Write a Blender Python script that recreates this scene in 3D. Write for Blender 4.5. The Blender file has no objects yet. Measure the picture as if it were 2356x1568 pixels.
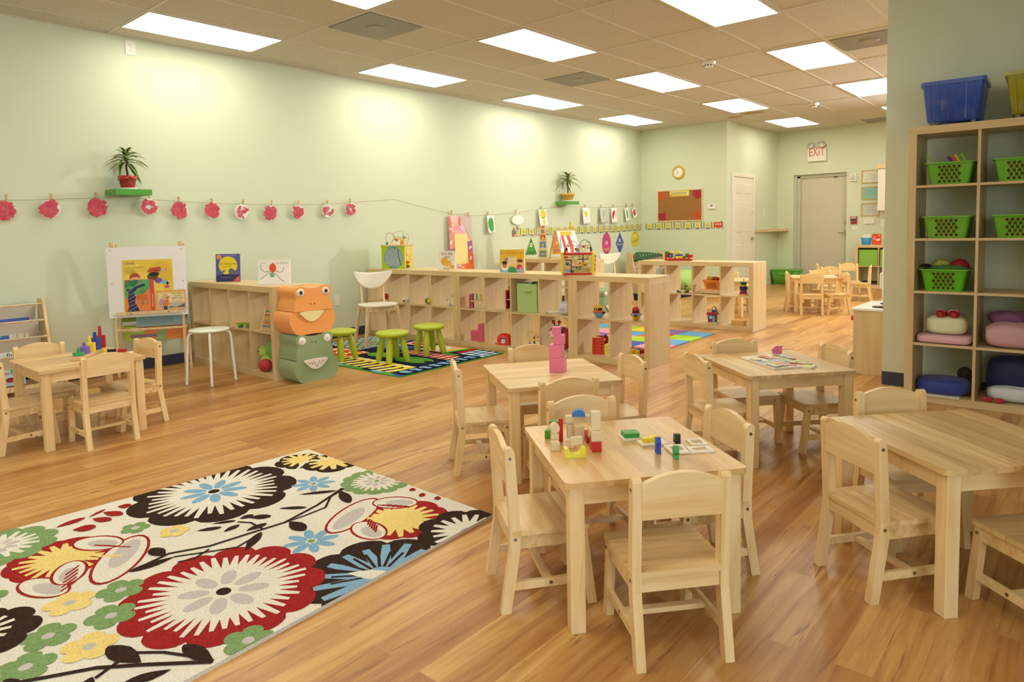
import bpy, bmesh, math, random
from mathutils import Vector, Matrix, Euler
PI = math.pi
SC = bpy.context.scene
COL = SC.collection
RAD = math.radians

# ---------------------------------------------------------------- camera
cd = bpy.data.cameras.new('camera')
cam = bpy.data.objects.new('camera', cd)
COL.objects.link(cam)
cam.location = (6.7006, 0.0, 1.2358)
cam.rotation_euler = (1.5012, 0.0217, 0.7164)
cd.sensor_width = 36.0
cd.sensor_fit = 'HORIZONTAL'
cd.lens = 1568.7152 / 2356 * 36
cd.shift_x = (1178 - 1159.5382) / 2356
cd.shift_y = (634.9529 - 784) / 2356
cd.clip_start = 0.05
SC.camera = cam

# ---------------------------------------------------------------- light and exposure
SC.view_settings.view_transform = 'Standard'
SC.view_settings.look = 'None'
SC.view_settings.exposure = 0.14
SC.view_settings.gamma = 1.0
SC.view_settings.use_curve_mapping = False
PANEL = 7.6          # radiance of the fluorescent ceiling panels
PANEL_RGB = (1.0, 0.93, 0.78)
wd = bpy.data.worlds.new('daylight')
SC.world = wd
wd.use_nodes = True
wd.node_tree.nodes['Background'].inputs[0].default_value = (0.78, 0.89, 1.0, 1)
wd.node_tree.nodes['Background'].inputs[1].default_value = 5.0

def area(name, loc, target, sx, sy, watts, rgb, spread=180):
    l = bpy.data.lights.new(name, 'AREA')
    l.shape = 'RECTANGLE'
    l.size, l.size_y, l.energy, l.color = sx, sy, watts, rgb
    l.spread = RAD(spread)
    o = bpy.data.objects.new(name, l)
    COL.objects.link(o)
    o.location = loc
    o.rotation_euler = (Vector(target) - Vector(loc)).to_track_quat('-Z', 'Y').to_euler()
    return o
# the photographer's flash head on a stand behind the partition, flagged towards the back
flash = area('strobe_light', (6.0, 12.25, 2.72), (6.0, 0.0, 2.72), 0.22, 0.22, 260, (0.92, 0.96, 1.0))
# unseen window opening added in the right wall to brighten the near furniture
portal = area('added_window_portal', (9.15, -1.1, 1.45), (0.0, -1.1, 1.45), 3.4, 2.3, 1, (1, 1, 1))
portal.data.cycles.is_portal = True

# ---------------------------------------------------------------- helpers
def lin(c):
    c = c / 255.0
    return c / 12.92 if c <= 0.04045 else ((c + 0.055) / 1.055) ** 2.4
def rgb(c):
    if isinstance(c, str):
        c = [int(c[i:i + 2], 16) for i in (0, 2, 4)]
    return tuple(lin(v) for v in c) + (1.0,)

MATS = {}
def mat(name, c, rough=0.5, spec=0.4, metal=0.0, emit=0.0, alpha=1.0, trans=0.0, coat=0.0):
    if name in MATS:
        return MATS[name]
    m = bpy.data.materials.new(name)
    m.use_nodes = True
    b = m.node_tree.nodes['Principled BSDF']
    b.inputs['Base Color'].default_value = rgb(c)
    b.inputs['Roughness'].default_value = rough
    b.inputs['Specular IOR Level'].default_value = spec
    b.inputs['Metallic'].default_value = metal
    b.inputs['Coat Weight'].default_value = coat
    b.inputs['Transmission Weight'].default_value = trans
    b.inputs['Alpha'].default_value = alpha
    if emit:
        b.inputs['Emission Color'].default_value = rgb(c)
        b.inputs['Emission Strength'].default_value = emit
    m.diffuse_color = rgb(c)
    MATS[name] = m
    return m
def hexm(h, rough=0.5):
    return mat('paint_' + h, h, rough)

class NT:
    def __init__(s, name, rough=0.5):
        s.m = bpy.data.materials.new(name); s.m.use_nodes = True
        s.t = s.m.node_tree; s.b = s.t.nodes['Principled BSDF']
        s.b.inputs['Roughness'].default_value = rough
        MATS[name] = s.m
    def n(s, kind, **kw):
        x = s.t.nodes.new(kind)
        for k, v in kw.items():
            if k.startswith('_'): setattr(x, k[1:], v)
            else:
                sock = x.inputs[int(k[1:])] if k[0] == 'i' and k[1:].isdigit() else x.inputs[k.replace('__', ' ')]
                if isinstance(v, bpy.types.NodeSocket): s.t.links.new(v, sock)
                else: sock.default_value = v
        return x
    def link(s, a, b): s.t.links.new(a, b)
    def ramp(s, fac, stops, interp='LINEAR'):
        r = s.t.nodes.new('ShaderNodeValToRGB')
        r.color_ramp.interpolation = interp
        e = r.color_ramp.elements
        while len(e) < len(stops): e.new(0.5)
        for k, (p, c) in enumerate(stops):
            e[k].position = p; e[k].color = rgb(c)
        s.link(fac, r.inputs[0])
        return r.outputs[0]
    def mix(s, fac, a, b, mode='MIX'):
        x = s.t.nodes.new('ShaderNodeMix'); x.data_type = 'RGBA'; x.blend_type = mode
        for v, i in ((fac, 0), (a, 6), (b, 7)):
            if isinstance(v, bpy.types.NodeSocket): s.link(v, x.inputs[i])
            else: x.inputs[i].default_value = v
        return x.outputs[2]
    def math(s, op, a, b=0.0):
        x = s.t.nodes.new('ShaderNodeMath'); x.operation = op
        for v, i in ((a, 0), (b, 1)):
            if isinstance(v, bpy.types.NodeSocket): s.link(v, x.inputs[i])
            else: x.inputs[i].default_value = v
        return x.outputs[0]
    def bump(s, h, strength, dist):
        x = s.n('ShaderNodeBump', Strength=strength, Distance=dist, Height=h)
        s.link(x.outputs[0], s.b.inputs['Normal'])
    def color(s, c):
        if isinstance(c, tuple): s.b.inputs['Base Color'].default_value = c
        else: s.link(c, s.b.inputs['Base Color'])

class MB:
    """collects shapes and links them as ONE mesh object"""
    def __init__(s): s.v, s.f, s.mi, s.sm, s.mats = [], [], [], [], []
    def _m(s, m):
        if m not in s.mats: s.mats.append(m)
        return s.mats.index(m)
    def add(s, vs, fs, m, M=None, smooth=False):
        k = len(s.v); i = s._m(m)
        s.v += [tuple(M @ Vector(p)) if M else tuple(p) for p in vs]
        for f in fs:
            s.f.append([k + q for q in f]); s.mi.append(i); s.sm.append(smooth)
        return s
    def box(s, a, b, m, M=None):
        x0, y0, z0 = a; x1, y1, z1 = b
        v = [(x0, y0, z0), (x1, y0, z0), (x1, y1, z0), (x0, y1, z0), (x0, y0, z1), (x1, y0, z1), (x1, y1, z1), (x0, y1, z1)]
        return s.add(v, [(3, 2, 1, 0), (4, 5, 6, 7), (0, 1, 5, 4), (1, 2, 6, 5), (2, 3, 7, 6), (3, 0, 4, 7)], m, M)
    def cbox(s, c, d, m, M=None):
        return s.box([c[i] - d[i] / 2 for i in range(3)], [c[i] + d[i] / 2 for i in range(3)], m, M)
    def hexa(s, q0, q1, m, M=None):
        return s.add(list(q0) + list(q1), [(3, 2, 1, 0), (4, 5, 6, 7), (0, 1, 5, 4), (1, 2, 6, 5), (2, 3, 7, 6), (3, 0, 4, 7)], m, M)
    def prism(s, poly, z0, z1, m, M=None, smooth=False, side=None):
        n = len(poly)
        v = [(p[0], p[1], z0) for p in poly] + [(p[0], p[1], z1) for p in poly]
        s.add(v, [list(range(n))[::-1], list(range(n, 2 * n))], m, M)
        return s.add(v, [(i, (i + 1) % n, n + (i + 1) % n, n + i) for i in range(n)], side or m, M, smooth)
    def poly(s, poly, m, M=None, z=0.0):
        return s.add([(p[0], p[1], z) for p in poly], [list(range(len(poly)))], m, M)
    def lathe(s, prof, m, M=None, n=24, sx=1.0, sy=1.0, cap=True):
        v, f = [], []
        for r, z in prof:
            for k in range(n):
                a = 2 * PI * k / n
                v.append((r * math.cos(a) * sx, r * math.sin(a) * sy, z))
        for j in range(len(prof) - 1):
            for k in range(n):
                f.append((j * n + k, j * n + (k + 1) % n, (j + 1) * n + (k + 1) % n, (j + 1) * n + k))
        s.add(v, f, m, M, True)
        caps = []
        if prof[0][0] > 1e-5: caps.append(list(range(n))[::-1])
        if prof[-1][0] > 1e-5: caps.append([(len(prof) - 1) * n + k for k in range(n)])
        if caps and cap: s.add(v, caps, m, M)
        return s
    def sphere(s, c, r, m, M=None, n=16, sc=(1, 1, 1)):
        h = max(6, n // 2)
        prof = [(r * math.sin(PI * j / h), -r * math.cos(PI * j / h)) for j in range(h + 1)]
        T = Matrix.Translation(c) @ Matrix.Diagonal((sc[0], sc[1], sc[2], 1))
        return s.lathe([(max(a, 1e-6), z) for a, z in prof], m, (M @ T) if M else T, n)
    def tube(s, pts, r, m, M=None, n=8, caps=True):
        pts = [Vector(p) for p in pts]; N = len(pts)
        R = r if isinstance(r, (list, tuple)) else [r] * N
        v, f = [], []
        t0 = (pts[1] - pts[0]).normalized()
        up = Vector((0, 0, 1)) if abs(t0.z) < 0.9 else Vector((1, 0, 0))
        a = t0.cross(up).normalized()
        for i in range(N):
            t = (pts[min(i + 1, N - 1)] - pts[max(i - 1, 0)]).normalized()
            a = (a - t * a.dot(t)).normalized(); b = t.cross(a)
            for k in range(n):
                q = 2 * PI * k / n
                v.append(tuple(pts[i] + (a * math.cos(q) + b * math.sin(q)) * R[i]))
        for i in range(N - 1):
            for k in range(n):
                f.append((i * n + k, i * n + (k + 1) % n, (i + 1) * n + (k + 1) % n, (i + 1) * n + k))
        s.add(v, f, m, M, True)
        if caps: s.add(v, [list(range(n))[::-1], list(range((N - 1) * n, N * n))], m, M)
        return s
    def cyl(s, p, q, r, m, M=None, n=16, r2=None):
        return s.tube([p, q], [r, r if r2 is None else r2], m, M, n)
    def grid(s, fn, nu, nv, m, M=None, smooth=True, closed_u=False):
        v = [fn(i / (nu if closed_u else nu - 1), j / (nv - 1)) for j in range(nv) for i in range(nu)]
        f = []
        for j in range(nv - 1):
            for i in range(nu if closed_u else nu - 1):
                i2 = (i + 1) % nu
                f.append((j * nu + i, j * nu + i2, (j + 1) * nu + i2, (j + 1) * nu + i))
        return s.add(v, f, m, M, smooth)
    def text(s, body, size, m, M=None, align='CENTER', extrude=0.0, sx=1.0):
        c = bpy.data.curves.new('t', 'FONT')
        c.body, c.size, c.align_x, c.align_y, c.extrude = body, size, align, 'CENTER', extrude
        c.resolution_u = 3
        o = bpy.data.objects.new('t', c); COL.objects.link(o)
        dg = bpy.context.evaluated_depsgraph_get()
        me = o.evaluated_get(dg).to_mesh()
        v = [(p.co.x * sx, p.co.y, p.co.z) for p in me.vertices]
        f = [tuple(p.vertices) for p in me.polygons]
        o.evaluated_get(dg).to_mesh_clear()
        bpy.data.objects.remove(o); bpy.data.curves.remove(c)
        return s.add(v, f, m, M)
    def build(s, name, parent=None, loc=None, rot=None, bevel=0.0, seg=2, sub=0, solid=0.0):
        me = bpy.data.meshes.new(name)
        me.from_pydata(s.v, [], s.f)
        for m in s.mats: me.materials.append(m)
        me.polygons.foreach_set('material_index', s.mi)
        me.polygons.foreach_set('use_smooth', s.sm)
        me.update()
        o = bpy.data.objects.new(name, me)
        COL.objects.link(o)
        if parent: o.parent = parent
        if loc: o.location = loc
        if rot: o.rotation_euler = rot
        if solid:
            d = o.modifiers.new('s', 'SOLIDIFY'); d.thickness = solid; d.offset = 0
        if bevel:
            d = o.modifiers.new('b', 'BEVEL'); d.width = bevel; d.segments = seg; d.limit_method = 'ANGLE'; d.angle_limit = RAD(40)
            d.harden_normals = False
        if sub:
            d = o.modifiers.new('u', 'SUBSURF'); d.levels = sub; d.render_levels = sub
        return o

def tag(o, label, cat, group=None, kind=None):
    o['label'] = label; o['category'] = cat
    if group: o['group'] = group
    if kind: o['kind'] = kind
    return o
def thing(name, label, cat, loc=(0, 0, 0), rz=0.0, group=None, rot=None):
    o = bpy.data.objects.new(name, None); COL.objects.link(o)
    o.empty_display_size = 0.05
    o.location = loc
    o.rotation_euler = rot if rot else (0, 0, rz)
    return tag(o, label, cat, group)
def struct(o):
    o['kind'] = 'structure'
    return o
def copy_thing(src, loc, rz=None, label=None, group=None, rot=None):
    kids = {}
    for o in bpy.data.objects:
        if o.parent: kids.setdefault(o.parent, []).append(o)
    def rec(o, par):
        c = o.copy(); COL.objects.link(c)
        if par: c.parent = par
        for k in kids.get(o, []): rec(k, c)
        return c
    c = rec(src, None)
    c.location = loc
    if rot: c.rotation_euler = rot
    elif rz is not None: c.rotation_euler = (0, 0, rz)
    if label: c['label'] = label
    if group: c['group'] = group
    return c

T = Matrix.Translation
def RX(a): return Matrix.Rotation(a, 4, 'X')
def RY(a): return Matrix.Rotation(a, 4, 'Y')
def RZ(a): return Matrix.Rotation(a, 4, 'Z')
FRONT = RX(PI / 2)                       # drawing plane: x right, y up, facing -Y
def wallx(x, y, z): return T((x, y, z)) @ RZ(PI / 2) @ RX(PI / 2)    # on a wall that faces +X
def wally(x, y, z): return T((x, y, z)) @ RX(PI / 2)                 # on a wall that faces -Y

def circ(cx, cy, rx, ry=None, n=24, rot=0.0, a0=0.0, a1=2 * PI):
    ry = rx if ry is None else ry
    full = abs(a1 - a0 - 2 * PI) < 1e-6
    out = []
    for k in range(n):
        a = a0 + (a1 - a0) * k / (n if full else n - 1)
        x, y = rx * math.cos(a), ry * math.sin(a)
        out.append((cx + x * math.cos(rot) - y * math.sin(rot), cy + x * math.sin(rot) + y * math.cos(rot)))
    return out
def rect(x0, y0, x1, y1): return [(x0, y0), (x1, y0), (x1, y1), (x0, y1)]
def rrect(x0, y0, x1, y1, r, n=4):
    out = []
    for cx, cy, a in ((x1 - r, y0 + r, -PI / 2), (x1 - r, y1 - r, 0), (x0 + r, y1 - r, PI / 2), (x0 + r, y0 + r, PI)):
        for k in range(n + 1):
            q = a + PI / 2 * k / n
            out.append((cx + r * math.cos(q), cy + r * math.sin(q)))
    return out
def wob(cx, cy, r, n=26, amp=0.15, seed=0, ry=None):
    rnd = random.Random(seed)
    ry = r if ry is None else ry
    out = []
    for k in range(n):
        a = 2 * PI * k / n; q = 1 + rnd.uniform(-amp, amp)
        out.append((cx + r * q * math.cos(a), cy + ry * q * math.sin(a)))
    return out
def scal(cx, cy, r, lobes, depth, n=8, rot=0.0, ry=None):
    ry = r if ry is None else ry
    out = []
    for k in range(lobes * n):
        a = 2 * PI * k / (lobes * n)
        q = 1 - depth + depth * abs(math.sin(a * lobes / 2)) ** 0.6
        out.append((cx + r * q * math.cos(a + rot), cy + ry * q * math.sin(a + rot)))
    return out

def clip(poly, hull):
    out = list(poly)
    for (ax, ay), (bx, by) in zip(hull, hull[1:] + hull[:1]):
        src, out = out, []
        def side(p): return (bx - ax) * (p[1] - ay) - (by - ay) * (p[0] - ax)
        for p, q in zip(src, src[1:] + src[:1]):
            sp, sq = side(p), side(q)
            if sp >= 0: out.append(p)
            if (sp >= 0) != (sq >= 0):
                k = sp / (sp - sq); out.append((p[0] + (q[0] - p[0]) * k, p[1] + (q[1] - p[1]) * k))
        if len(out) < 3: return []
    return out
class Art:
    """flat print laid on a surface, each shape a hair above the one before"""
    def __init__(s, M, step=0.00012): s.mb, s.M, s.d, s.step, s.hull = MB(), M, 0.0004, step, None
    def poly(s, pts, c):
        s.d += s.step
        if s.hull: pts = clip(pts, s.hull)
        if len(pts) < 3: return s
        s.mb.poly(pts, hexm(c) if isinstance(c, str) else c, s.M, s.d)
        return s
    def rect(s, x0, y0, x1, y1, c): return s.poly(rect(x0, y0, x1, y1), c)
    def ell(s, cx, cy, rx, ry, c, rot=0.0, n=20): return s.poly(circ(cx, cy, rx, ry, n, rot), c)
    def line(s, pts, w, c):
        s.d += s.step
        m = hexm(c) if isinstance(c, str) else c
        for (ax, ay), (bx, by) in zip(pts, pts[1:]):
            l = math.hypot(bx - ax, by - ay) or 1
            nx, ny = -(by - ay) / l * w / 2, (bx - ax) / l * w / 2
            s.mb.poly([(ax - nx, ay - ny), (bx - nx, by - ny), (bx + nx, by + ny), (ax + nx, ay + ny)], m, s.M, s.d)
        return s
    def text(s, t, x, y, size, c, align='CENTER', rot=0.0, sx=1.0):
        s.d += s.step
        s.mb.text(t, size, hexm(c) if isinstance(c, str) else c, s.M @ T((x, y, s.d)) @ RZ(rot), align, 0.0, sx)
        return s
    def build(s, name, parent=None): return s.mb.build(name, parent)

# ---------------------------------------------------------------- materials
def m_wood(name, light, mid, dark, rough=0.38, scale=(3, 26, 26), board=0.0, axis=0, streak=0.5, coat=0.0):
    """pale timber: grain runs along one object axis, boards glued side by side when board > 0"""
    k = NT(name, rough)
    k.b.inputs['Coat Weight'].default_value = coat
    tc = k.n('ShaderNodeTexCoord')
    oi = k.n('ShaderNodeObjectInfo')
    off = k.n('ShaderNodeVectorMath', _operation='SCALE', i0=(7.3, 3.1, 5.7)); k.link(oi.outputs['Random'], off.inputs['Scale'])
    p = k.n('ShaderNodeVectorMath', _operation='ADD', i0=tc.outputs['Object'], i1=off.outputs[0]).outputs[0]
    if board:
        sep = k.n('ShaderNodeSeparateXYZ', i0=tc.outputs['Object'])
        crs = sep.outputs[1 if axis == 0 else 0]
        idx = k.math('FLOOR', k.math('DIVIDE', k.math('ADD', crs, 5.03), board))
        wn = k.n('ShaderNodeTexWhiteNoise', _noise_dimensions='2D')
        cb = k.n('ShaderNodeCombineXYZ'); k.link(idx, cb.inputs[0]); k.link(oi.outputs['Random'], cb.inputs[1])
        k.link(cb.outputs[0], wn.inputs['Vector'])
        bo = k.n('ShaderNodeVectorMath', _operation='SCALE', i0=(9.0, 4.0, 6.0)); k.link(wn.outputs['Value'], bo.inputs['Scale'])
        p = k.n('ShaderNodeVectorMath', _operation='ADD', i0=p, i1=bo.outputs[0]).outputs[0]
    mp = k.n('ShaderNodeMapping', Vector=p, Scale=scale if axis == 0 else (scale[1], scale[0], scale[2]) if axis == 1 else (scale[1], scale[2], scale[0]))
    n1 = k.n('ShaderNodeTexNoise', Vector=mp.outputs[0], Scale=1.0, Detail=5.0, Roughness=0.6, Distortion=0.6).outputs[0]
    c = k.ramp(n1, [(0.30, dark), (0.47, mid), (0.64, light)])
    if board:
        tone = k.ramp(wn.outputs['Value'], [(0.0, 'c9c0ae'), (0.5, 'ece6da'), (1.0, 'ffffff')])
        c = k.mix(0.55, c, k.mix(1.0, c, tone, 'MULTIPLY'))
    mp2 = k.n('ShaderNodeMapping', Vector=p, Scale=(0.9, 6, 6) if axis == 0 else (6, 0.9, 6) if axis == 1 else (6, 6, 0.9))
    n2 = k.n('ShaderNodeTexNoise', Vector=mp2.outputs[0], Scale=1.0, Detail=3.0, Distortion=1.0).outputs[0]
    c = k.mix(k.math('MULTIPLY', k.ramp(n2, [(0.60, '000000'), (0.72, 'ffffff')]), streak), c, rgb(dark))
    k.color(c)
    return k.m
W_TABLE = m_wood('pale_table_wood', 'ecd09c', 'e2c088', 'c89c60', 0.30, (2.2, 30, 30), 0.075, 0, 0.35)
W_TABLEY = m_wood('pale_table_wood_lengthwise', 'ecd09c', 'e2c088', 'c89c60', 0.30, (2.2, 30, 30), 0.10, 1, 0.4)
W_TABLE_B = m_wood('smooth_tan_table_wood', 'e6c388', 'ddb475', 'cfa365', 0.26, (2, 22, 22), 0.12, 1, 0.15)
W_CHAIR = m_wood('pale_chair_wood', 'f0d5a2', 'eaca92', 'dfb87c', 0.36, (2.2, 26, 26), 0.0, 2, 0.2)
W_CHAIRX = m_wood('pale_chair_wood_across', 'f0d5a2', 'eaca92', 'dfb87c', 0.36, (2.2, 26, 26), 0.0, 0, 0.2)
W_SEAT = m_wood('pale_seat_boards', 'eed29e', 'e6c68c', 'd4a768', 0.30, (3, 34, 34), 0.07, 0, 0.4)
W_BIRCH = m_wood('birch_effect_board', 'dcc496', 'd6bc8b', 'cdb07c', 0.42, (1.6, 14, 14), 0.0, 0, 0.12)
W_BIRCHV = m_wood('birch_effect_upright', 'dcc496', 'd6bc8b', 'cdb07c', 0.42, (1.6, 14, 14), 0.0, 2, 0.12)
W_RAW = m_wood('raw_pine', 'ecd3a8', 'e2c594', 'cda873', 0.55, (4, 40, 40), 0.0, 2, 0.2)
WHITE = mat('white_paint', 'f0f0ec', 0.45)
PAPER = mat('white_paper', 'f2f0ea', 0.7, 0.2)
STEEL = mat('brushed_steel', 'b9b4a8', 0.3, 0.5, 1.0)
BLACK = mat('black_plastic', '17161a', 0.4)

def m_wall(name, c):
    k = NT(name, 0.6)
    tc = k.n('ShaderNodeTexCoord')
    n = k.n('ShaderNodeTexNoise', Vector=tc.outputs['Object'], Scale=1.3, Detail=2.0).outputs[0]
    k.color(k.mix(k.math('MULTIPLY', n, 0.10), rgb(c), rgb('bcc6ad')))
    n3 = k.n('ShaderNodeTexNoise', Vector=tc.outputs['Object'], Scale=260.0, Detail=2.0).outputs[0]
    k.bump(n3, 0.08, 0.002)
    k.b.inputs['Specular IOR Level'].default_value = 0.25
    return k.m
WALL = m_wall('pale_green_wall_paint', 'd3dcc3')

def m_floor():
    k = NT('hickory_laminate', 0.30)
    k.b.inputs['Specular IOR Level'].default_value = 0.45
    tc = k.n('ShaderNodeTexCoord')
    mp = k.n('ShaderNodeMapping', Vector=tc.outputs['Object'], Rotation=(0, 0, -PI / 2))
    br = k.n('ShaderNodeTexBrick', _offset=0.37, _offset_frequency=2, _squash=1.0, Vector=mp.outputs[0], Color1=(0, 0, 0, 1), Color2=(1, 1, 1, 1), Mortar=(0.5, 0.5, 0.5, 1), Scale=1.0, Mortar__Size=0.0012, Mortar__Smooth=0.0, Bias=0.0, Brick__Width=1.21, Row__Height=0.098)
    tone = br.outputs[0]
    off = k.n('ShaderNodeVectorMath', _operation='MULTIPLY', i0=tone, i1=(23.0, 17.0, 9.0)).outputs[0]
    p = k.n('ShaderNodeVectorMath', _operation='ADD', i0=tc.outputs['Object'], i1=off).outputs[0]
    g1 = k.n('ShaderNodeMapping', Vector=p, Scale=(22, 1.5, 1))
    n1 = k.n('ShaderNodeTexNoise', Vector=g1.outputs[0], Scale=1.0, Detail=6.0, Roughness=0.62, Distortion=0.8).outputs[0]
    c = k.ramp(n1, [(0.28, 'a67543'), (0.42, 'c0935a'), (0.55, 'cda468'), (0.70, 'dab77e')])
    tn = k.ramp(tone, [(0.0, 'c19c7c'), (0.25, 'e8d2b4'), (0.5, 'fff6e2'), (0.75, 'dcbfa0'), (1.0, 'fffaf0')])
    c = k.mix(0.8, c, k.mix(1.0, c, tn, 'MULTIPLY'))
    g2 = k.n('ShaderNodeMapping', Vector=p, Scale=(15, 1.1, 1))
    n2 = k.n('ShaderNodeTexNoise', Vector=g2.outputs[0], Scale=1.0, Detail=4.0, Roughness=0.55, Distortion=2.2).outputs[0]
    s2 = k.ramp(n2, [(0.57, '000000'), (0.63, '808080'), (0.71, 'ffffff')])
    c = k.mix(k.math('MULTIPLY', s2, 0.75), c, rgb('7d4a26'))
    g3 = k.n('ShaderNodeMapping', Vector=p, Scale=(40, 3.2, 1))
    n3 = k.n('ShaderNodeTexNoise', Vector=g3.outputs[0], Scale=1.0, Detail=3.0, Distortion=1.5).outputs[0]
    c = k.mix(k.math('MULTIPLY', k.ramp(n3, [(0.66, '000000'), (0.74, 'ffffff')]), 0.7), c, rgb('5b331b'))
    c = k.mix(k.math('MULTIPLY', br.outputs['Fac'], 0.25), c, rgb('6e4526'))
    k.color(c)
    return k.m
FLOOR = m_floor()
def m_tile():
    k = NT('mineral_fibre_tile', 0.85)
    tc = k.n('ShaderNodeTexCoord')
    n = k.n('ShaderNodeTexNoise', Vector=tc.outputs['Object'], Scale=70.0, Detail=4.0).outputs[0]
    k.color(k.mix(k.ramp(n, [(0.40, '000000'), (0.62, 'ffffff')]), rgb('c8c4ba'), rgb('d5d2c9')))
    k.bump(n, 0.25, 0.004)
    k.b.inputs['Specular IOR Level'].default_value = 0.1
    return k.m
TILE = m_tile()
NAVY = mat('navy_vinyl_skirting', '3a4058', 0.4)
DOORW = mat('white_door_paint', 'e6e4d8', 0.4)
PANELM = mat('lit_diffuser', 'ffffff', 0.5)
_b = PANELM.node_tree.nodes['Principled BSDF']
_b.inputs['Emission Color'].default_value = PANEL_RGB + (1,)
_b.inputs['Emission Strength'].default_value = PANEL
# ---------------------------------------------------------------- the room
HC = 3.0447
YB, XC, YD = 11.757, 1.713, 14.275        # back wall, closet wall, exit wall
XR, YF = 9.2, -3.0                         # right wall, shop front
YP, XP = 5.713, 5.491                      # partition face and its end
struct(MB().box((-0.1, YF - 0.2, -0.1), (XR + 0.1, YD + 0.3, 0.0), FLOOR).build('floor'))
ceil = struct(MB().box((-0.1, YF - 0.2, HC), (XR + 0.1, YD + 0.3, HC + 0.1), TILE).build('ceiling'))
GRIDM = mat('white_grid_bar', 'd2cdc0', 0.5)
g = MB()
GX = [0.2895 + 0.6143 * k for k in range(-1, 15)]
GY = [2.377 + 1.2365 * k for k in range(-5, 10)]
for x in GX:
    if 0.05 < x < XR: g.box((x - 0.011, YF, HC - 0.004), (x + 0.011, YD, HC + 0.002), GRIDM)
for y in GY: g.box((0, y - 0.011, HC - 0.0045), (XR, y + 0.011, HC + 0.002), GRIDM)
g.box((0, YF, HC - 0.006), (0.022, YB, HC + 0.002), GRIDM)
g.box((XP, YP - 0.022, HC - 0.006), (XR, YP, HC + 0.002), GRIDM)
g.box((0, YB - 0.022, HC - 0.006), (XC, YB, HC + 0.002), GRIDM)
g.box((XC, YD - 0.022, HC - 0.006), (XR, YD, HC + 0.002), GRIDM)
struct(g.build('trim_1'))
struct(MB().box((-0.1, YF - 0.2, 0), (0, YB + 0.1, HC), WALL).build('wall_left'))
struct(MB().box((0, YB, 0), (XC, YB + 0.1, HC), WALL).build('wall_back'))
struct(MB().box((XC - 0.1, YB + 0.1, 0), (XC, YD + 0.2, HC), WALL).build('wall_closet'))
w = MB()
w.box((XC, YD, 0), (2.033, YD + 0.2, HC), WALL).box((3.02, YD, 0), (XR, YD + 0.2, HC), WALL).box((2.033, YD, 2.176), (3.02, YD + 0.2, HC), WALL)
struct(w.build('wall_exit'))
struct(MB().box((XP, YP, 0), (XR, YP + 0.13, HC), WALL).build('wall_partition'))
w = MB()
w.box((XR, YF - 0.2, 0), (XR + 0.12, -2.8, HC), WALL).box((XR, 0.6, 0), (XR + 0.12, YD + 0.2, HC), WALL)
w.box((XR, -2.8, 0), (XR + 0.12, 0.6, 0.3), WALL).box((XR, -2.8, 2.6), (XR + 0.12, 0.6, HC), WALL)  # gap left for the added, unseen window
struct(w.build('wall_right'))
struct(MB().box((0, YF - 0.15, 0), (XR, YF, HC), WALL).build('wall_front'))
w = MB()
for y in (-2.77, -1.65, -0.55, 0.57): w.box((XR + 0.03, y - 0.03, 0.3), (XR + 0.09, y + 0.03, 2.6), STEEL)
for z in (0.33, 2.57): w.box((XR + 0.03, -2.8, z - 0.03), (XR + 0.09, 0.6, z + 0.03), STEEL)
struct(w.build('added_window_1'))  # frame of the window added out of view for its light
def skirt(name, a, b): struct(MB().box(a, b, NAVY).build(name, bevel=0.002))
skirt('baseboard_left', (0, YF, 0), (0.008, YB, 0.1))
skirt('baseboard_back', (0.008, YB - 0.008, 0), (XC, YB, 0.1))
skirt('baseboard_partition', (XP, YP - 0.008, 0), (XR, YP, 0.1))
skirt('baseboard_closet', (XC, YB, 0), (XC + 0.008, 11.94, 0.1))
skirt('baseboard_exit', (3.03, YD - 0.008, 0), (XR, YD, 0.1))
skirt('baseboard_corner', (XC, YD - 0.008, 0), (2.03, YD, 0.1))

# exit door in its recess
dr = struct(MB().box((2.150, YD + 0.09, 0.005), (3.02, YD + 0.135, 2.112), mat('putty_door', 'c9c4b2', 0.4)).build('door_1'))
MB().box((2.033, YD + 0.03, 0), (2.085, YD + 0.15, 2.17), mat('frame_grey_green', 'bfc3b0', 0.4)).box((2.085, YD + 0.06, 0), (2.150, YD + 0.15, 2.15), MATS['frame_grey_green']).box((2.085, YD + 0.06, 2.112), (3.02, YD + 0.15, 2.176), MATS['frame_grey_green']).build('door_frame', dr, bevel=0.003)
MB().box((2.143, YD + 0.085, 0.02), (2.158, YD + 0.092, 2.10), STEEL).build('hinge', dr)
h = MB(); h.cyl((2.975, YD + 0.09, 1.025), (2.975, YD + 0.055, 1.025), 0.036, STEEL).tube([(2.975, YD + 0.05, 1.025), (2.93, YD + 0.045, 1.028), (2.865, YD + 0.05, 1.02)], 0.011, STEEL)
h.build('lever_handle', dr)
MB().cyl((2.975, YD + 0.09, 1.222), (2.975, YD + 0.06, 1.222), 0.034, STEEL).cyl((2.975, YD + 0.061, 1.222), (2.975, YD + 0.055, 1.222), 0.02, STEEL).build('deadbolt', dr)
MB().box((2.77, YD + 0.07, 2.09), (2.83, YD + 0.09, 2.108), BLACK).build('door_stop', dr)

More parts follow.
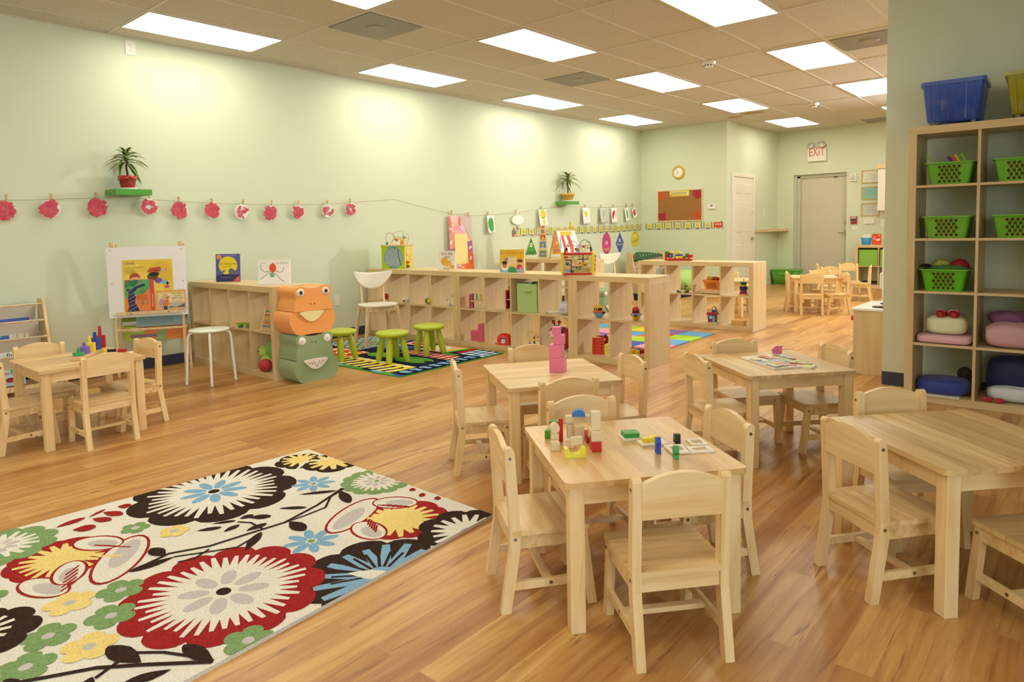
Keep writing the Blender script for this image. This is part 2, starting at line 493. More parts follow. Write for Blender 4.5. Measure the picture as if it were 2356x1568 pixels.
# white six-panel closet door on the wall that faces right
d2 = struct(MB().box((XC, 11.995, 0.01), (XC + 0.018, 12.925, 2.078), DOORW).build('door_2', bevel=0.002))
fr = MB().box((XC, 11.935, 0), (XC + 0.03, 11.993, 2.14), DOORW).box((XC, 12.927, 0), (XC + 0.03, 12.99, 2.14), DOORW).box((XC, 11.993, 2.082), (XC + 0.03, 12.927, 2.14), DOORW)
fr.build('door_frame', d2, bevel=0.004)
pm = MB()
for y0, y1 in ((12.085, 12.415), (12.505, 12.835)):
    for z0, z1 in ((1.772, 1.969), (1.063, 1.640), (0.15, 0.858)):
        a, c = 0.018, 0.026
        o_ = [(XC + a, y0, z0), (XC + a, y1, z0), (XC + a, y1, z1), (XC + a, y0, z1)]
        i_ = [(XC + a + 0.007, y0 + c, z0 + c), (XC + a + 0.007, y1 - c, z0 + c), (XC + a + 0.007, y1 - c, z1 - c), (XC + a + 0.007, y0 + c, z1 - c)]
        pm.add(o_ + i_, [(0, 1, 5, 4), (1, 2, 6, 5), (2, 3, 7, 6), (3, 0, 4, 7), (4, 5, 6, 7)], DOORW)
pm.build('raised_panel', d2)
hm = MB()
for z in (1.85, 1.10, 0.25): hm.box((XC + 0.018, 11.992, z - 0.045), (XC + 0.026, 12.006, z + 0.045), STEEL)
hm.build('hinge', d2)
MB().cyl((XC + 0.018, 12.86, 0.955), (XC + 0.05, 12.86, 0.955), 0.028, STEEL).tube([(XC + 0.05, 12.86, 0.955), (XC + 0.052, 12.80, 0.952), (XC + 0.05, 12.75, 0.945)], 0.009, STEEL).build('lever_handle', d2)
MB().cyl((XC + 0.018, 12.87, 1.446), (XC + 0.024, 12.87, 1.446), 0.012, STEEL).build('latch', d2)

# ---------------------------------------------------------------- ceiling fittings
FRAMEM = mat('fixture_frame', 'd8d4c8', 0.5)
CGRP = 'fluorescent panels in the ceiling'
lights = [('nearest the left wall and the camera', 0.590, 2.985), ('against the left wall, second from the camera', 0.590, 5.475), ('against the left wall, third from the camera', 0.590, 7.96), ('in the row against the left wall, farthest in the corner', 0.590, 10.41),
          ('cut by the top edge beside the large grey vent', 2.432, 2.985), ('beside the grey vent, second of the middle row', 2.432, 5.505), ('third of the middle row, beside the small grey vent', 2.432, 7.97), ('fourth of the middle row, beside the brown stains', 2.432, 10.41), ('smallest of the middle row, beside the exit wall', 2.455, 12.90),
          ('largest one, cut by the top edge at right', 4.275, 5.53), ('under the cut grey vent at right', 4.275, 8.0), ('at the right, half behind the partition', 4.290, 10.45), ('a sliver beside the partition edge', 4.30, 12.90)]
first = None
for lab, x, y in lights:
    lb = 'lit rectangular fluorescent ceiling panel ' + lab
    if first is None:
        first = thing('ceiling_light', lb, 'ceiling light', (x, y, HC - 0.006), 0, CGRP)
        f = MB()
        a, b, t = 0.2945, 0.603, 0.012
        f.box((-a, -b, -0.003), (-a + t, b, 0.005), FRAMEM).box((a - t, -b, -0.003), (a, b, 0.005), FRAMEM)
        f.box((-a + t, -b, -0.003), (a - t, -b + t, 0.005), FRAMEM).box((-a + t, b - t, -0.003), (a - t, b, 0.005), FRAMEM)
        f.build('frame', first)
        MB().box((-a + t, -b + t, -0.0005), (a - t, b - t, 0.004), PANELM).build('diffuser', first)
    else:
        copy_thing(first, (x, y, HC - 0.006), 0, lb)
# the same panels go on over the part of the room behind the camera and behind the partition (they light the scene)
for x, y in ((2.432, 0.51), (4.275, 0.51), (4.275, 3.0), (2.432, -1.96), (4.275, -1.96), (6.12, 0.51), (6.12, 8.0), (6.12, 10.45), (7.96, 10.45)):
    copy_thing(first, (x, y, HC - 0.006), 0, 'lit rectangular fluorescent ceiling panel outside the picture', 'fluorescent panels outside the picture')

VENTM = mat('grey_vent_metal', '8f8c82', 0.5)
def vent(lab, x, y, sx=0.59, sy=0.59):
    t = thing('ceiling_vent', lab, 'air vent', (x, y, HC - 0.004), 0, 'square ceiling vents')
    f = MB().box((-sx / 2, -sy / 2, -0.004), (sx / 2, sy / 2, 0.003), VENTM)
    f.build('panel', t, bevel=0.002)
    MB().lathe([(0.07, -0.012), (0.082, -0.010), (0.09, -0.004)], mat('vent_disc_grey', '98958b', 0.5), None, 28).build('damper_disc', t)
vent('large square grey vent panel beside the first middle light', 1.810, 3.945)
vent('square grey vent panel beside the third middle light', 1.812, 7.05)
vent('square grey vent panel cut off by the partition', 4.905, 7.71)
vent('faint square vent panel by the exit wall', 3.69, 13.85, 0.55, 0.5)
def smoke(lab, x, y):
    t = thing('smoke_detector', lab, 'smoke detector', (x, y, HC), 0, 'smoke detectors')
    MB().lathe([(0.075, -0.002), (0.075, -0.018), (0.066, -0.03)], WHITE, None, 28).build('base', t)
    MB().lathe([(0.055, -0.03), (0.05, -0.048), (0.04, -0.058)], WHITE, None, 28).build('sensor_head', t)
    m = MB()
    for k in range(10):
        a = 2 * PI * k / 10
        m.box((-0.008, -0.003, -0.005), (0.008, 0.003, 0.005), BLACK, T((0.053 * math.cos(a), 0.053 * math.sin(a), -0.041)) @ RZ(a + PI / 2))
    m.build('vent_slot', t)
smoke('white smoke detector on ceiling between the middle lights', 3.35, 7.398)
smoke('white smoke detector on ceiling nearest the exit', 3.354, 11.132)
STAIN = mat('brown_water_stain', 'b39f80', 0.85, 0.1)
for n, x, y, a, b in (('larger brown water stain on a tile, with one straight edge', 2.33, 11.30, 0.21, 0.12), ('smaller oval brown water stain on a ceiling tile', 1.97, 11.49, 0.13, 0.09)):
    tag(MB().prism(wob(0, 0, a, 22, 0.06, 3, b), -0.0008, 0, STAIN, T((x, y, HC - 0.0002))).build('water_stain'), n, 'stain')
# ---------------------------------------------------------------- cube shelving
FT, DT, CELL = 0.05, 0.016, 0.336
def shelving(label, cols, rows, loc, rz, depth=0.39, upright=False, group='birch-effect cube shelving units'):
    W = 2 * FT + cols * CELL + (cols - 1) * DT
    H = 2 * FT + rows * CELL + (rows - 1) * DT
    W = {4: 1.49, 2: 0.79, 5: 1.85}[cols]; H = {2: 0.79, 5: 1.85}[rows]
    cw = (W - 2 * FT - (cols - 1) * DT) / cols; ch = (H - 2 * FT - (rows - 1) * DT) / rows
    t = thing('cube_shelving_unit', label, 'shelving unit', loc, rz, group)
    if upright:
        MB().box((0, 0, 0), (FT, depth, H - FT), W_BIRCHV).build('side_panel', t, bevel=0.0012)
        MB().box((W - FT, 0, 0), (W, depth, H - FT), W_BIRCHV).build('side_panel', t, bevel=0.0012)
        MB().box((0, 0, H - FT), (W, depth, H), W_BIRCH).build('top_panel', t, bevel=0.0012)
    else:
        MB().box((0, 0, 0), (FT, depth, H - FT), W_BIRCHV).build('side_panel', t, bevel=0.0012)
        MB().box((W - FT, 0, 0), (W, depth, H - FT), W_BIRCHV).build('side_panel', t, bevel=0.0012)
        MB().box((0, 0, H - FT), (W, depth, H), W_BIRCH).build('top_panel', t, bevel=0.0012)
    MB().box((FT, 0, 0), (W - FT, depth, FT), W_BIRCH).build('bottom_panel', t, bevel=0.0012)
    d = depth - 0.004
    if upright:
        for c in range(1, cols):
            x = FT + c * cw + (c - 1) * DT
            MB().box((x, 0.003, FT), (x + DT, d, H - FT), W_BIRCHV).build('divider', t)
        for r in range(1, rows):
            z = FT + r * ch + (r - 1) * DT
            for c in range(cols):
                x = FT + c * (cw + DT)
                MB().box((x, 0.004, z), (x + cw, d, z + DT), W_BIRCH).build('shelf_board', t)
    else:
        for r in range(1, rows):
            z = FT + r * ch + (r - 1) * DT
            MB().box((FT, 0.003, z), (W - FT, d, z + DT), W_BIRCH).build('shelf_board', t)
        for c in range(1, cols):
            x = FT + c * cw + (c - 1) * DT
            for r in range(rows):
                z = FT + r * (ch + DT)
                MB().box((x, 0.004, z), (x + DT, d, z + ch), W_BIRCHV).build('divider', t)
    t['w'] = W
    return t
U1 = ((0.0106 + 0.012, 2.9745, 0), 0.0141)
U2X, U2Y, U2A = 0.0413, 5.1001, 0.0235
def u2(lx, ly, z): return (U2X + lx * math.cos(U2A) - ly * math.sin(U2A), U2Y + lx * math.sin(U2A) + ly * math.cos(U2A), z)
shelving('low cube shelving unit jutting from the left wall behind the white stool', 4, 2, *U1)
shelving('low cube shelving unit beside the left wall, behind the white chair and green stools', 4, 2, u2(0, 0, 0), U2A)
shelving('low cube shelving unit in the middle, holding the light green fabric box', 4, 2, u2(1.4915, 0, 0), U2A)
shelving('short low cube shelving unit holding the two toy boats', 2, 2, u2(2.983, 0, 0), U2A)
shelving('low cube shelving unit with the wooden train on top', 4, 2, (2.276, 7.6566, 0), -0.0069)
shelving('low cube shelving unit by the wall under the stacked nesting blocks', 4, 2, (0.03, 7.66, 0), 0.0)
TALL = (5.717, 5.284)
shelving('tall cube shelving unit on the right, with green baskets and nap bedding', 5, 5, (TALL[0], TALL[1], 0), 0.01, upright=True)
shelving('far low cube shelving unit on the exit wall with green fabric drawers', 4, 2, (3.279, YD - 0.405, 0), 0.0)

# ---------------------------------------------------------------- little tables
def rpoly(w, d, r, n=5): return rrect(0, 0, w, d, r, n)
def make_table(label, top_mat, loc, rz, group='little square wooden tables'):
    w, d, h, tt = 0.590, 0.602, 0.477, 0.018
    t = thing('play_table', label, 'table', loc, rz, group)
    MB().prism(rpoly(w, d, 0.022), h - tt, h, top_mat).build('tabletop', t, bevel=0.004)
    lg, ins = 0.047, 0.016
    for x in (ins, w - ins - lg):
        for y in (ins, d - ins - lg):
            MB().box((x, y, 0), (x + lg, y + lg, h - tt), W_CHAIR).build('leg', t, bevel=0.003)
    z0, z1 = h - tt - 0.060, h - tt
    a = ins + 0.010
    for y in (a, d - a - 0.018): MB().box((ins + lg, y, z0), (w - ins - lg, y + 0.018, z1), W_CHAIRX).build('apron', t, bevel=0.001)
    for x in (a, w - a - 0.018): MB().box((x, ins + lg, z0), (x + 0.018, d - ins - lg, z1), W_CHAIRX).build('apron', t, bevel=0.001)
    return t
tA = make_table('little wooden table at left holding the colourful peg stacker', W_TABLE, (2.158, 1.145, 0), 1.584)
make_table('little wooden table with the pink cube tower', W_TABLE, (4.606, 2.41, 0), 0.953)
make_table('little tan table in front with building blocks and small puzzle trays', W_TABLE_B, (5.531, 1.596, 0), 0.896)
make_table('little wooden table with the pink pig and animal puzzle', W_TABLEY, (5.412, 3.312, 0), 0.868)
make_table('little wooden table at the right edge, empty top with dark streaks', W_TABLEY, (6.376, 2.386, 0), 0.838)
make_table('little wooden table far back near the exit, nearer of the two there', W_TABLE, (3.570, 9.600, 0), 0.426)
make_table('little wooden table behind the shelving unit with the train on top', W_TABLE, (3.185, 8.78, 0), 1.50)

# ---------------------------------------------------------------- little chairs
def post_poly():
    # side outline (y forward, z up) of the bent rear leg
    return [(-0.163, 0), (-0.130, 0), (-0.096, 0.205), (-0.094, 0.27), (-0.1085, 0.525), (-0.112, 0.534), (-0.118, 0.540), (-0.128, 0.542), (-0.136, 0.539), (-0.140, 0.531), (-0.1285, 0.27), (-0.130, 0.21)]
BOLT = mat('bolt_metal', 'b0a48c', 0.25, 0.5, 0.9)
SLOT = mat('bolt_hole', '2c241c', 0.6)
def make_chair(label):
    W, hs = 0.288, 0.270
    pw = 0.027
    t = thing('little_chair', label, 'chair', (0, 0, 0), 0, 'little wooden chairs')
    t.name = 'little_chair'
    MB().prism(rrect(-0.1475, -0.128, 0.1475, 0.142, 0.016), hs - 0.016, hs, W_SEAT).build('seat', t, bevel=0.004)
    YZ = Matrix(((0, 0, 1, 0), (1, 0, 0, 0), (0, 1, 0, 0), (0, 0, 0, 1)))   # (y,z,x) prism onto x axis
    for x0 in (-W / 2, W / 2 - pw):
        MB().prism(post_poly(), x0, x0 + pw, W_CHAIR, YZ).build('rear_leg', t, bevel=0.003)
        MB().prism([(0.128, 0), (0.160, 0), (0.128, hs - 0.016), (0.098, hs - 0.016)], x0 + 0.002, x0 + pw, W_CHAIR, YZ).build('front_leg', t, bevel=0.003)
    # curved-top backrest panel between the posts
    xs = [-(W / 2 - pw) + (W - 2 * pw) * k / 14 for k in range(15)]
    prof = [(x, 0.524 + 0.030 * (1 - (x / (W / 2 - pw)) ** 2)) for x in xs]
    poly = [(xs[0], 0.424)] + [(xs[-1], 0.424)] + prof[::-1]
    B = T((0, -0.124, 0)) @ Matrix.Rotation(RAD(3.2), 4, 'X') @ RX(PI / 2)
    Bm = Matrix.Translation((0, -0.1305, 0.48)) @ Matrix.Rotation(RAD(2.2), 4, 'X') @ Matrix.Translation((0, 0, -0.48)) @ RX(PI / 2)
    MB().prism(poly, -0.009, 0.009, W_CHAIRX, Bm).build('backrest', t, bevel=0.003)
    z0, z1 = hs - 0.016 - 0.045, hs - 0.016
    MB().box((-W / 2 + pw, -0.122, z0), (W / 2 - pw, -0.106, z1), W_CHAIRX).build('seat_rail', t, bevel=0.001)
    MB().box((-W / 2 + pw, 0.100, z0), (W / 2 - pw, 0.116, z1), W_CHAIRX).build('seat_rail', t, bevel=0.001)
    for s in (-1, 1):
        x = s * (W / 2 - 0.012)
        MB().box((x - 0.008, -0.100, z0), (x + 0.008, 0.104, z1), W_SEAT).build('seat_rail', t, bevel=0.001)
        MB().hexa([(x - 0.007, -0.118, 0.072), (x + 0.007, -0.118, 0.072), (x + 0.007, 0.138, 0.072), (x - 0.007, 0.138, 0.072)],
                  [(x - 0.007, -0.114, 0.100), (x + 0.007, -0.114, 0.100), (x + 0.007, 0.134, 0.100), (x - 0.007, 0.134, 0.100)], W_CHAIRX).build('stretcher', t, bevel=0.001)
        for y, z in ((-0.124, 0.508), (-0.112, 0.243), (0.116, 0.232), (0.005, 0.086)):
            inner = abs(z - 0.086) < 1e-6
            xx = s * (W / 2 - (0.005 if inner else 0.0))
            b = MB().cyl((xx - s * 0.003, y, z), (xx + s * 0.0012, y, z), 0.0062, BOLT, None, 14).cyl((xx, y, z), (xx + s * 0.0015, y, z), 0.0026, SLOT, None, 6)
            b.build('bolt', t)
    MB().box((-W / 2 + 0.019, -0.012, 0.078), (W / 2 - 0.019, 0.014, 0.094), W_CHAIRX).build('stretcher', t, bevel=0.001)
    return t
CH = [
 ('little chair at left table, back turned to the camera', 2.158, 1.46, 1.594),
 ('little chair at left table, right side, beside the easel leg', 1.899, 1.724, 3.286),
 ('little chair at left table, behind it, in front of the canvas book rack', 1.573, 1.335, -1.575),
 ('little chair at left table, cut off by the left picture edge', 1.862, 1.105, 0.10),
 ('little chair at the pink tower table, left side beside the open floor', 4.284, 2.556, -0.68),
 ('little chair at the pink tower table, its back right behind the block-table chair', 4.787, 2.576, 0.994),
 ('little chair at the pink tower table, right side towards the short shelving unit', 4.79, 3.029, 2.567),
 ('little chair behind the pink tower table, facing the camera', 4.311, 3.01, -2.208),
 ('little chair behind the building blocks, facing the camera', 5.238, 2.18, -2.182),
 ('little chair at the building block table, right side', 5.622, 2.283, 2.52),
 ('little chair at the building block table, left side beside the floral rug', 5.275, 1.782, -0.648),
 ('nearest little chair, in front of the building block table, back to camera', 5.744, 1.797, 0.868),
 ('little chair at the pig puzzle table, left side', 5.203, 3.437, -0.72),
 ('little chair behind the pig puzzle table, facing the camera', 5.179, 3.836, -2.261),
 ('little chair at the pig puzzle table, right side by the play kitchen', 5.538, 3.926, 2.40),
 ('little chair at the right-edge table, left side, seen from behind', 6.166, 2.57, -0.663),
 ('little chair behind the right-edge table, in front of the blue pillow shelf', 6.161, 3.014, -2.373),
 ('little chair under the right-edge table, only its legs in the picture', 6.615, 2.615, 0.86),
 ('far little chair, back to camera, at the nearer exit-side table', 3.789, 9.598, 0.452),
 ('far little chair, left side of the nearer exit-side table', 3.535, 9.841, -1.15),
 ('far little chair, right side of the nearer exit-side table', 4.048, 9.803, 2.22),
 ('far little chair behind the nearer exit-side table, lower of the backs showing above it', 3.757, 10.257, -2.547),
 ('far little chair with its back rising above the middle of the exit-side table', 3.682, 11.035, -2.619),
 ('farthest little chair, facing the camera before the exit door', 3.669, 11.988, -2.745),
 ('far little chair facing left, nearest the play fridge', 3.93, 11.62, 1.75),
 ('far little chair seen edge-on at the left of the far backs', 3.36, 11.81, -1.20),
 ('little chair at the table behind the train shelving unit, right of the orange basket', 2.83, 9.38, -2.16),
 ('little chair at the table behind the train shelving unit, over the orange basket', 2.80, 8.71, 0.42),
]
c0 = make_chair(CH[0][0])
c0.location = (CH[0][1], CH[0][2], 0); c0.rotation_euler = (0, 0, CH[0][3])
for lab, x, y, a in CH[1:]:
    copy_thing(c0, (x, y, 0), a, lab)
# ---------------------------------------------------------------- rugs
def m_pile(name, c, c2, sc=160.0):
    k = NT(name, 0.95)
    k.b.inputs['Specular IOR Level'].default_value = 0.05
    tc = k.n('ShaderNodeTexCoord')
    n = k.n('ShaderNodeTexNoise', Vector=tc.outputs['Object'], Scale=sc, Detail=3.0, Roughness=0.7).outputs[0]
    k.color(k.mix(k.ramp(n, [(0.35, '000000'), (0.65, 'ffffff')]), rgb(c2), rgb(c)))
    k.bump(n, 0.55, 0.006)
    return k.m
P = {n: m_pile('rug_pile_' + n, a, b) for n, a, b in (('cream', 'eae6da', 'd2cdbe'), ('dark', '43322a', '2c201b'), ('red', 'a9312f', '86211f'), ('blue', '8db7d3', '739cb8'), ('yellow', 'f0da8f', 'd9c070'), ('green', '8aa873', '6d8b57'), ('gray', 'cac4c0', 'b4aeaa'))}
RUG_Z = 0.013
HULL = [(3.20, -0.36), (4.85, -0.36), (4.848, 0.5), (4.772, 2.10), (3.355, 2.112), (3.262, 0.65)]
rug = thing('floral_rug', 'cream rug with big red, dark, blue and yellow flowers, bottom left of the picture', 'rug')
rm = MB().prism(HULL, 0.0, RUG_Z, P['cream'])
RZZ = [RUG_Z]
def rp(pts, c):
    RZZ[0] += 0.000012
    q = clip(pts, HULL)
    if q: rm.poly(q, P[c], None, RZZ[0])
def jag(cx, cy, r0, r1, n, seed, a0=0.0, a1=2 * PI, rot=0.0):
    rnd = random.Random(seed); out = []
    N = 2 * n
    for k in range(N):
        a = a0 + (a1 - a0) * k / N
        base = r1 * rnd.uniform(0.90, 1.04) if k % 2 else r0 * rnd.uniform(0.92, 1.06)
        if k % 2 == 0:
            for da in (-0.22, 0.22): out.append((cx + base * math.cos(a + da * (a1 - a0) / N * 1.6), cy + base * math.sin(a + da * (a1 - a0) / N * 1.6)))
        else:
            out.append((cx + base * math.cos(a), cy + base * math.sin(a)))
    return out
def petals(cx, cy, n, r0, r1, w, c, rot=0.0):
    for k in range(n):
        a = rot + 2 * PI * k / n
        m = (r0 + r1) / 2
        rp(circ(cx + m * math.cos(a), cy + m * math.sin(a), (r1 - r0) / 2, w, 14, a), c)
def oval(x0, y0, x1, y1, w, c, n=18):
    rp(circ((x0 + x1) / 2, (y0 + y1) / 2, math.hypot(x1 - x0, y1 - y0) / 2, w, n, math.atan2(y1 - y0, x1 - x0)), c)
def leaf(x0, y0, x1, y1, w, c):
    L = math.hypot(x1 - x0, y1 - y0); a = math.atan2(y1 - y0, x1 - x0); pts = []
    for t, s in ((0, 0), (0.15, .45), (0.4, .95), (0.62, 1), (0.82, .75), (0.95, .35), (1, 0), (0.95, -.35), (0.82, -.7), (0.62, -.95), (0.4, -.8), (0.15, -.35)):
        pts.append((x0 + L * t * math.cos(a) - s * w * math.sin(a), y0 + L * t * math.sin(a) + s * w * math.cos(a)))
    rp(pts, c)
def stem(pts, w, c='dark'):
    for (ax, ay), (bx, by) in zip(pts, pts[1:]):
        l = math.hypot(bx - ax, by - ay); nx, ny = -(by - ay) / l * w / 2, (bx - ax) / l * w / 2
        ex, ey = (bx - ax) / l * w * .3, (by - ay) / l * w * .3
        rp([(ax - nx - ex, ay - ny - ey), (bx - nx + ex, by - ny + ey), (bx + nx + ex, by + ny + ey), (ax + nx - ex, ay + ny - ey)], c)
# dark flower with blue petals
rp(scal(3.555, 1.47, 0.375, 9, 0.13), 'dark'); rp(jag(3.55, 1.47, 0.29, 0.19, 36, 4), 'cream')
petals(3.543, 1.472, 9, 0.035, 0.15, 0.024, 'blue', 0.3); rp(circ(3.543, 1.472, 0.026), 'dark')
# yellow and dark blossom in the far corner
rp(scal(3.49, 1.965, 0.125, 5, 0.16), 'dark'); rp(jag(3.475, 1.985, 0.105, 0.055, 12, 5), 'yellow')
rp(scal(3.655, 2.06, 0.15, 5, 0.16), 'dark'); rp(jag(3.635, 2.075, 0.125, 0.07, 12, 6), 'yellow'); stem([(3.60, 2.12), (3.53, 1.98), (3.60, 1.88)], 0.016, 'cream')
# small blue flowers
petals(3.841, 1.825, 8, 0.02, 0.105, 0.019, 'blue', 0.2); rp(circ(3.841, 1.825, 0.014), 'green')
petals(4.372, 1.466, 8, 0.02, 0.110, 0.020, 'blue', 0.35); rp(circ(4.372, 1.466, 0.015), 'green')
# green scalloped flower
rp(scal(4.06, 2.04, 0.175, 13, 0.10), 'green'); rp(jag(4.06, 2.04, 0.125, 0.085, 22, 7), 'cream'); petals(4.06, 2.04, 8, 0.02, 0.07, 0.012, 'gray'); rp(circ(4.06, 2.04, 0.013), 'green')
# red flower with pale petals, far right
rp(scal(4.495, 1.83, 0.20, 9, 0.08), 'red'); rp(jag(4.485, 1.815, 0.165, 0.11, 20, 8), 'yellow')
for x0, y0, x1, y1, w in ((4.225, 1.90, 4.375, 1.55, 0.082), (4.255, 1.86, 4.425, 1.985, 0.070), (4.375, 1.685, 4.575, 1.655, 0.068)):
    oval(x0, y0, x1, y1, w, 'red', 22); oval(x0 + (x1 - x0) * .035, y0 + (y1 - y0) * .035, x1 - (x1 - x0) * .035, y1 - (y1 - y0) * .035, w - 0.011, 'cream', 22)
    oval(x0 + (x1 - x0) * .3, y0 + (y1 - y0) * .3, x1 - (x1 - x0) * .1, y1 - (y1 - y0) * .1, w * .5, 'gray')
for k in range(5): stem([(4.385 + .02 * k, 1.745 - .006 * k), (4.43 + .02 * k, 1.70 - .006 * k)], 0.009, 'red'); stem([(4.30 + .022 * k, 1.855 + .010 * k), (4.345 + .022 * k, 1.895 + .012 * k)], 0.009, 'red')
stem([(4.36, 1.74), (4.44, 1.755), (4.52, 1.80)], 0.014, 'yellow')
# dark half flower at the right edge
rp(scal(4.79, 1.92, 0.205, 8, 0.14), 'dark'); rp(jag(4.80, 1.92, 0.155, 0.09, 18, 9), 'cream'); rp(circ(4.80, 1.92, 0.03), 'gray')
# dark and blue fan
rp(scal(4.80, 1.47, 0.285, 8, 0.14), 'dark'); rp(jag(4.82, 1.475, 0.235, 0.13, 18, 10), 'blue')
for k in range(9):
    a = PI * (0.62 + 0.09 * k); stem([(4.80 + .06 * math.cos(a), 1.47 + .06 * math.sin(a)), (4.80 + .17 * math.cos(a), 1.47 + .17 * math.sin(a))], 0.012)
leaf(4.70, 1.40, 4.86, 1.50, 0.035, 'cream')
# large red flower
rp(scal(4.466, 1.062, 0.335, 12, 0.12, rot=.2), 'red'); rp(jag(4.466, 1.062, 0.262, 0.185, 40, 11), 'cream')
petals(4.466, 1.058, 8, 0.045, 0.150, 0.027, 'gray', 0.15); rp(circ(4.468, 1.056, 0.027, 0.024), 'dark')
# red and yellow flower at left
rp(scal(3.735, 0.775, 0.185, 9, 0.06), 'red'); rp(jag(3.745, 0.785, 0.155, 0.095, 20, 12), 'yellow')
for x0, y0, x1, y1, w in ((4.08, 0.80, 3.76, 1.05, 0.085), (3.62, 0.86, 3.80, 0.97, 0.068), (3.83, 0.63, 4.05, 0.70, 0.062), (3.80, 0.80, 3.98, 0.72, 0.06)):
    oval(x0, y0, x1, y1, w, 'red', 22); oval(x0 + (x1 - x0) * .035, y0 + (y1 - y0) * .035, x1 - (x1 - x0) * .035, y1 - (y1 - y0) * .035, w - 0.011, 'cream', 22)
    oval(x0 + (x1 - x0) * .3, y0 + (y1 - y0) * .3, x1 - (x1 - x0) * .1, y1 - (y1 - y0) * .1, w * .5, 'gray')
for k in range(5): stem([(3.86 + .03 * k, .80 - .012 * k), (3.90 + .03 * k, .745 - .012 * k)], 0.009, 'red'); stem([(3.72 + .02 * k, .90 + .012 * k), (3.77 + .02 * k, .935 + .012 * k)], 0.009, 'red')
stem([(3.75, .84), (3.84, .88), (3.90, .93)], 0.016, 'yellow')
# small green and yellow flowers
for x, y in ((3.678, 1.067), (4.175, 0.833), (4.324, 0.751), (4.293, 0.583), (4.419, 0.493), (4.80, 0.967), (3.87, 0.50), (4.10, 0.25), (4.5, 0.1)):
    rp(scal(x, y, 0.078 if x != 3.678 else .058, 5, 0.30, rot=x * 9), 'green'); rp(circ(x, y, 0.018), 'gray')
for x, y in ((3.842, 1.158), (4.128, 0.690), (4.454, 0.645), (3.95, .32)):
    rp(scal(x, y, 0.080 if x != 3.842 else .06, 5, 0.30, rot=y * 7), 'yellow'); rp(circ(x, y, 0.018), 'gray')
# dark flower and green flower at the left picture edge
rp(scal(4.12, 0.44, 0.17, 8, 0.14), 'dark'); rp(jag(4.10, 0.42, 0.12, 0.06, 16, 13), 'cream')
rp(scal(3.44, 0.66, 0.19, 10, 0.14), 'green'); rp(jag(3.43, 0.65, 0.135, 0.08, 18, 14), 'cream'); petals(3.43, .65, 8, .02, .07, .013, 'gray')
rp(scal(4.35, -0.05, 0.24, 9, .14), 'red'); rp(jag(4.35, -.05, .19, .12, 24, 15), 'cream')
# branches
stem([(4.062, 0.914), (4.031, 1.057), (4.094, 1.187), (4.116, 1.374), (4.133, 1.492), (4.085, 1.682), (4.006, 1.876)], 0.014)
stem([(4.075, 1.06), (4.15, 1.18), (4.19, 1.25), (4.149, 1.375)], 0.010); stem([(4.133, 1.492), (4.14, 1.58), (4.136, 1.692), (4.051, 1.779), (4.02, 1.87)], 0.010)
stem([(4.116, 1.40), (4.02, 1.40), (3.97, 1.37)], 0.010); stem([(4.12, 1.17), (4.15, 1.10), (4.13, 1.05)], 0.010)
for a in ((4.075, 1.06, 4.062, 0.90, .024), (4.04, 1.04, 3.93, 1.03, .030), (3.917, 1.217, 3.966, 1.30, .017), (4.016, 1.283, 4.0, 1.36, .017), (4.081, 1.346, 4.08, 1.44, .020), (3.965, 1.42, 4.03, 1.49, .024), (3.945, 1.39, 3.955, 1.45, .020), (3.98, 1.555, 4.07, 1.64, .016), (4.14, 1.51, 4.27, 1.50, .034), (4.245, 1.255, 4.14, 1.38, .022), (3.91, 1.70, 4.01, 1.84, .016), (4.02, 1.85, 4.18, 1.79, .028), (3.90, 1.29, 3.95, 1.37, .013)):
    leaf(*a, 'dark')
stem([(4.46, 0.42), (4.584, 0.622), (4.679, 0.718), (4.815, 0.845)], 0.016); stem([(4.60, .725), (4.66, .776), (4.761, .829), (4.81, .85)], .012)
stem([(4.631, .607), (4.60, .679), (4.65, .71)], .012)
for a in ((4.66, .715, 4.50, .68, .034), (4.82, .85, 4.67, .83, .028), (4.60, .45, 4.44, .44, .03), (4.76, .757, 4.72, .64, .022), (4.62, .6, 4.66, .56, .02)): leaf(*a, 'dark')
for a in ((3.406, 0.852, 3.39, 0.97, .022), (3.49, .89, 3.535, .965, .035), (3.43, .985, 3.515, 1.03, .026), (3.39, 1.04, 3.49, 1.085, .026), (3.375, 1.105, 3.41, 1.15, .026), (3.40, .98, 3.36, 1.06, .010), (4.27, 2.085, 4.30, 2.06, .016), (4.355, 2.075, 4.385, 2.04, .016), (4.44, 2.09, 4.47, 2.06, .016)): leaf(*a, 'red')
rm.build('pile', rug)

# learning rug under the green stools
LC = {n: m_pile('short_pile_' + n, a, a, 220) for n, a in (('navy', '1c2136'), ('green', '5d9a3c'), ('edge', '4f9a44'), ('yellow', 'edd03e'), ('cream', 'efe8cf'), ('blue', '3a55a8'), ('sky', '7fb0d8'), ('red', 'b8323c'), ('pink', 'e9b7a4'), ('orange', 'd9663a'), ('black', '1d1712'))}
LX0, LX1, LY0, LY1, LZ = 0.262, 2.290, 3.688, 5.038, 0.008
rug2 = thing('learning_rug', 'bright patterned rug with navy ground and green edge under the green stools', 'rug')
lm_ = MB().prism(rrect(LX0, LY0, LX1, LY1, 0.02), 0, LZ, LC['edge'])
lz = [LZ]
LH = rect(LX0 + .012, LY0 + .012, LX1 - .012, LY1 - .012)
def lp(pts, c, hull=None):
    lz[0] += 0.000012
    q = clip(pts, hull or LH)
    if q: lm_.poly(q, LC[c], None, lz[0])
lp(LH, 'navy')
for k, x in enumerate([LX0 + .012 + 0.145 * i for i in range(14)]): lp(rect(x, 3.70, x + .145, 3.748), ('green', 'blue', 'black', 'sky')[k % 4 if k % 3 else 0])
tg = rect(1.12, 3.755, 2.09, 4.05)
lp(tg, 'yellow', tg)
rnd = random.Random(3)
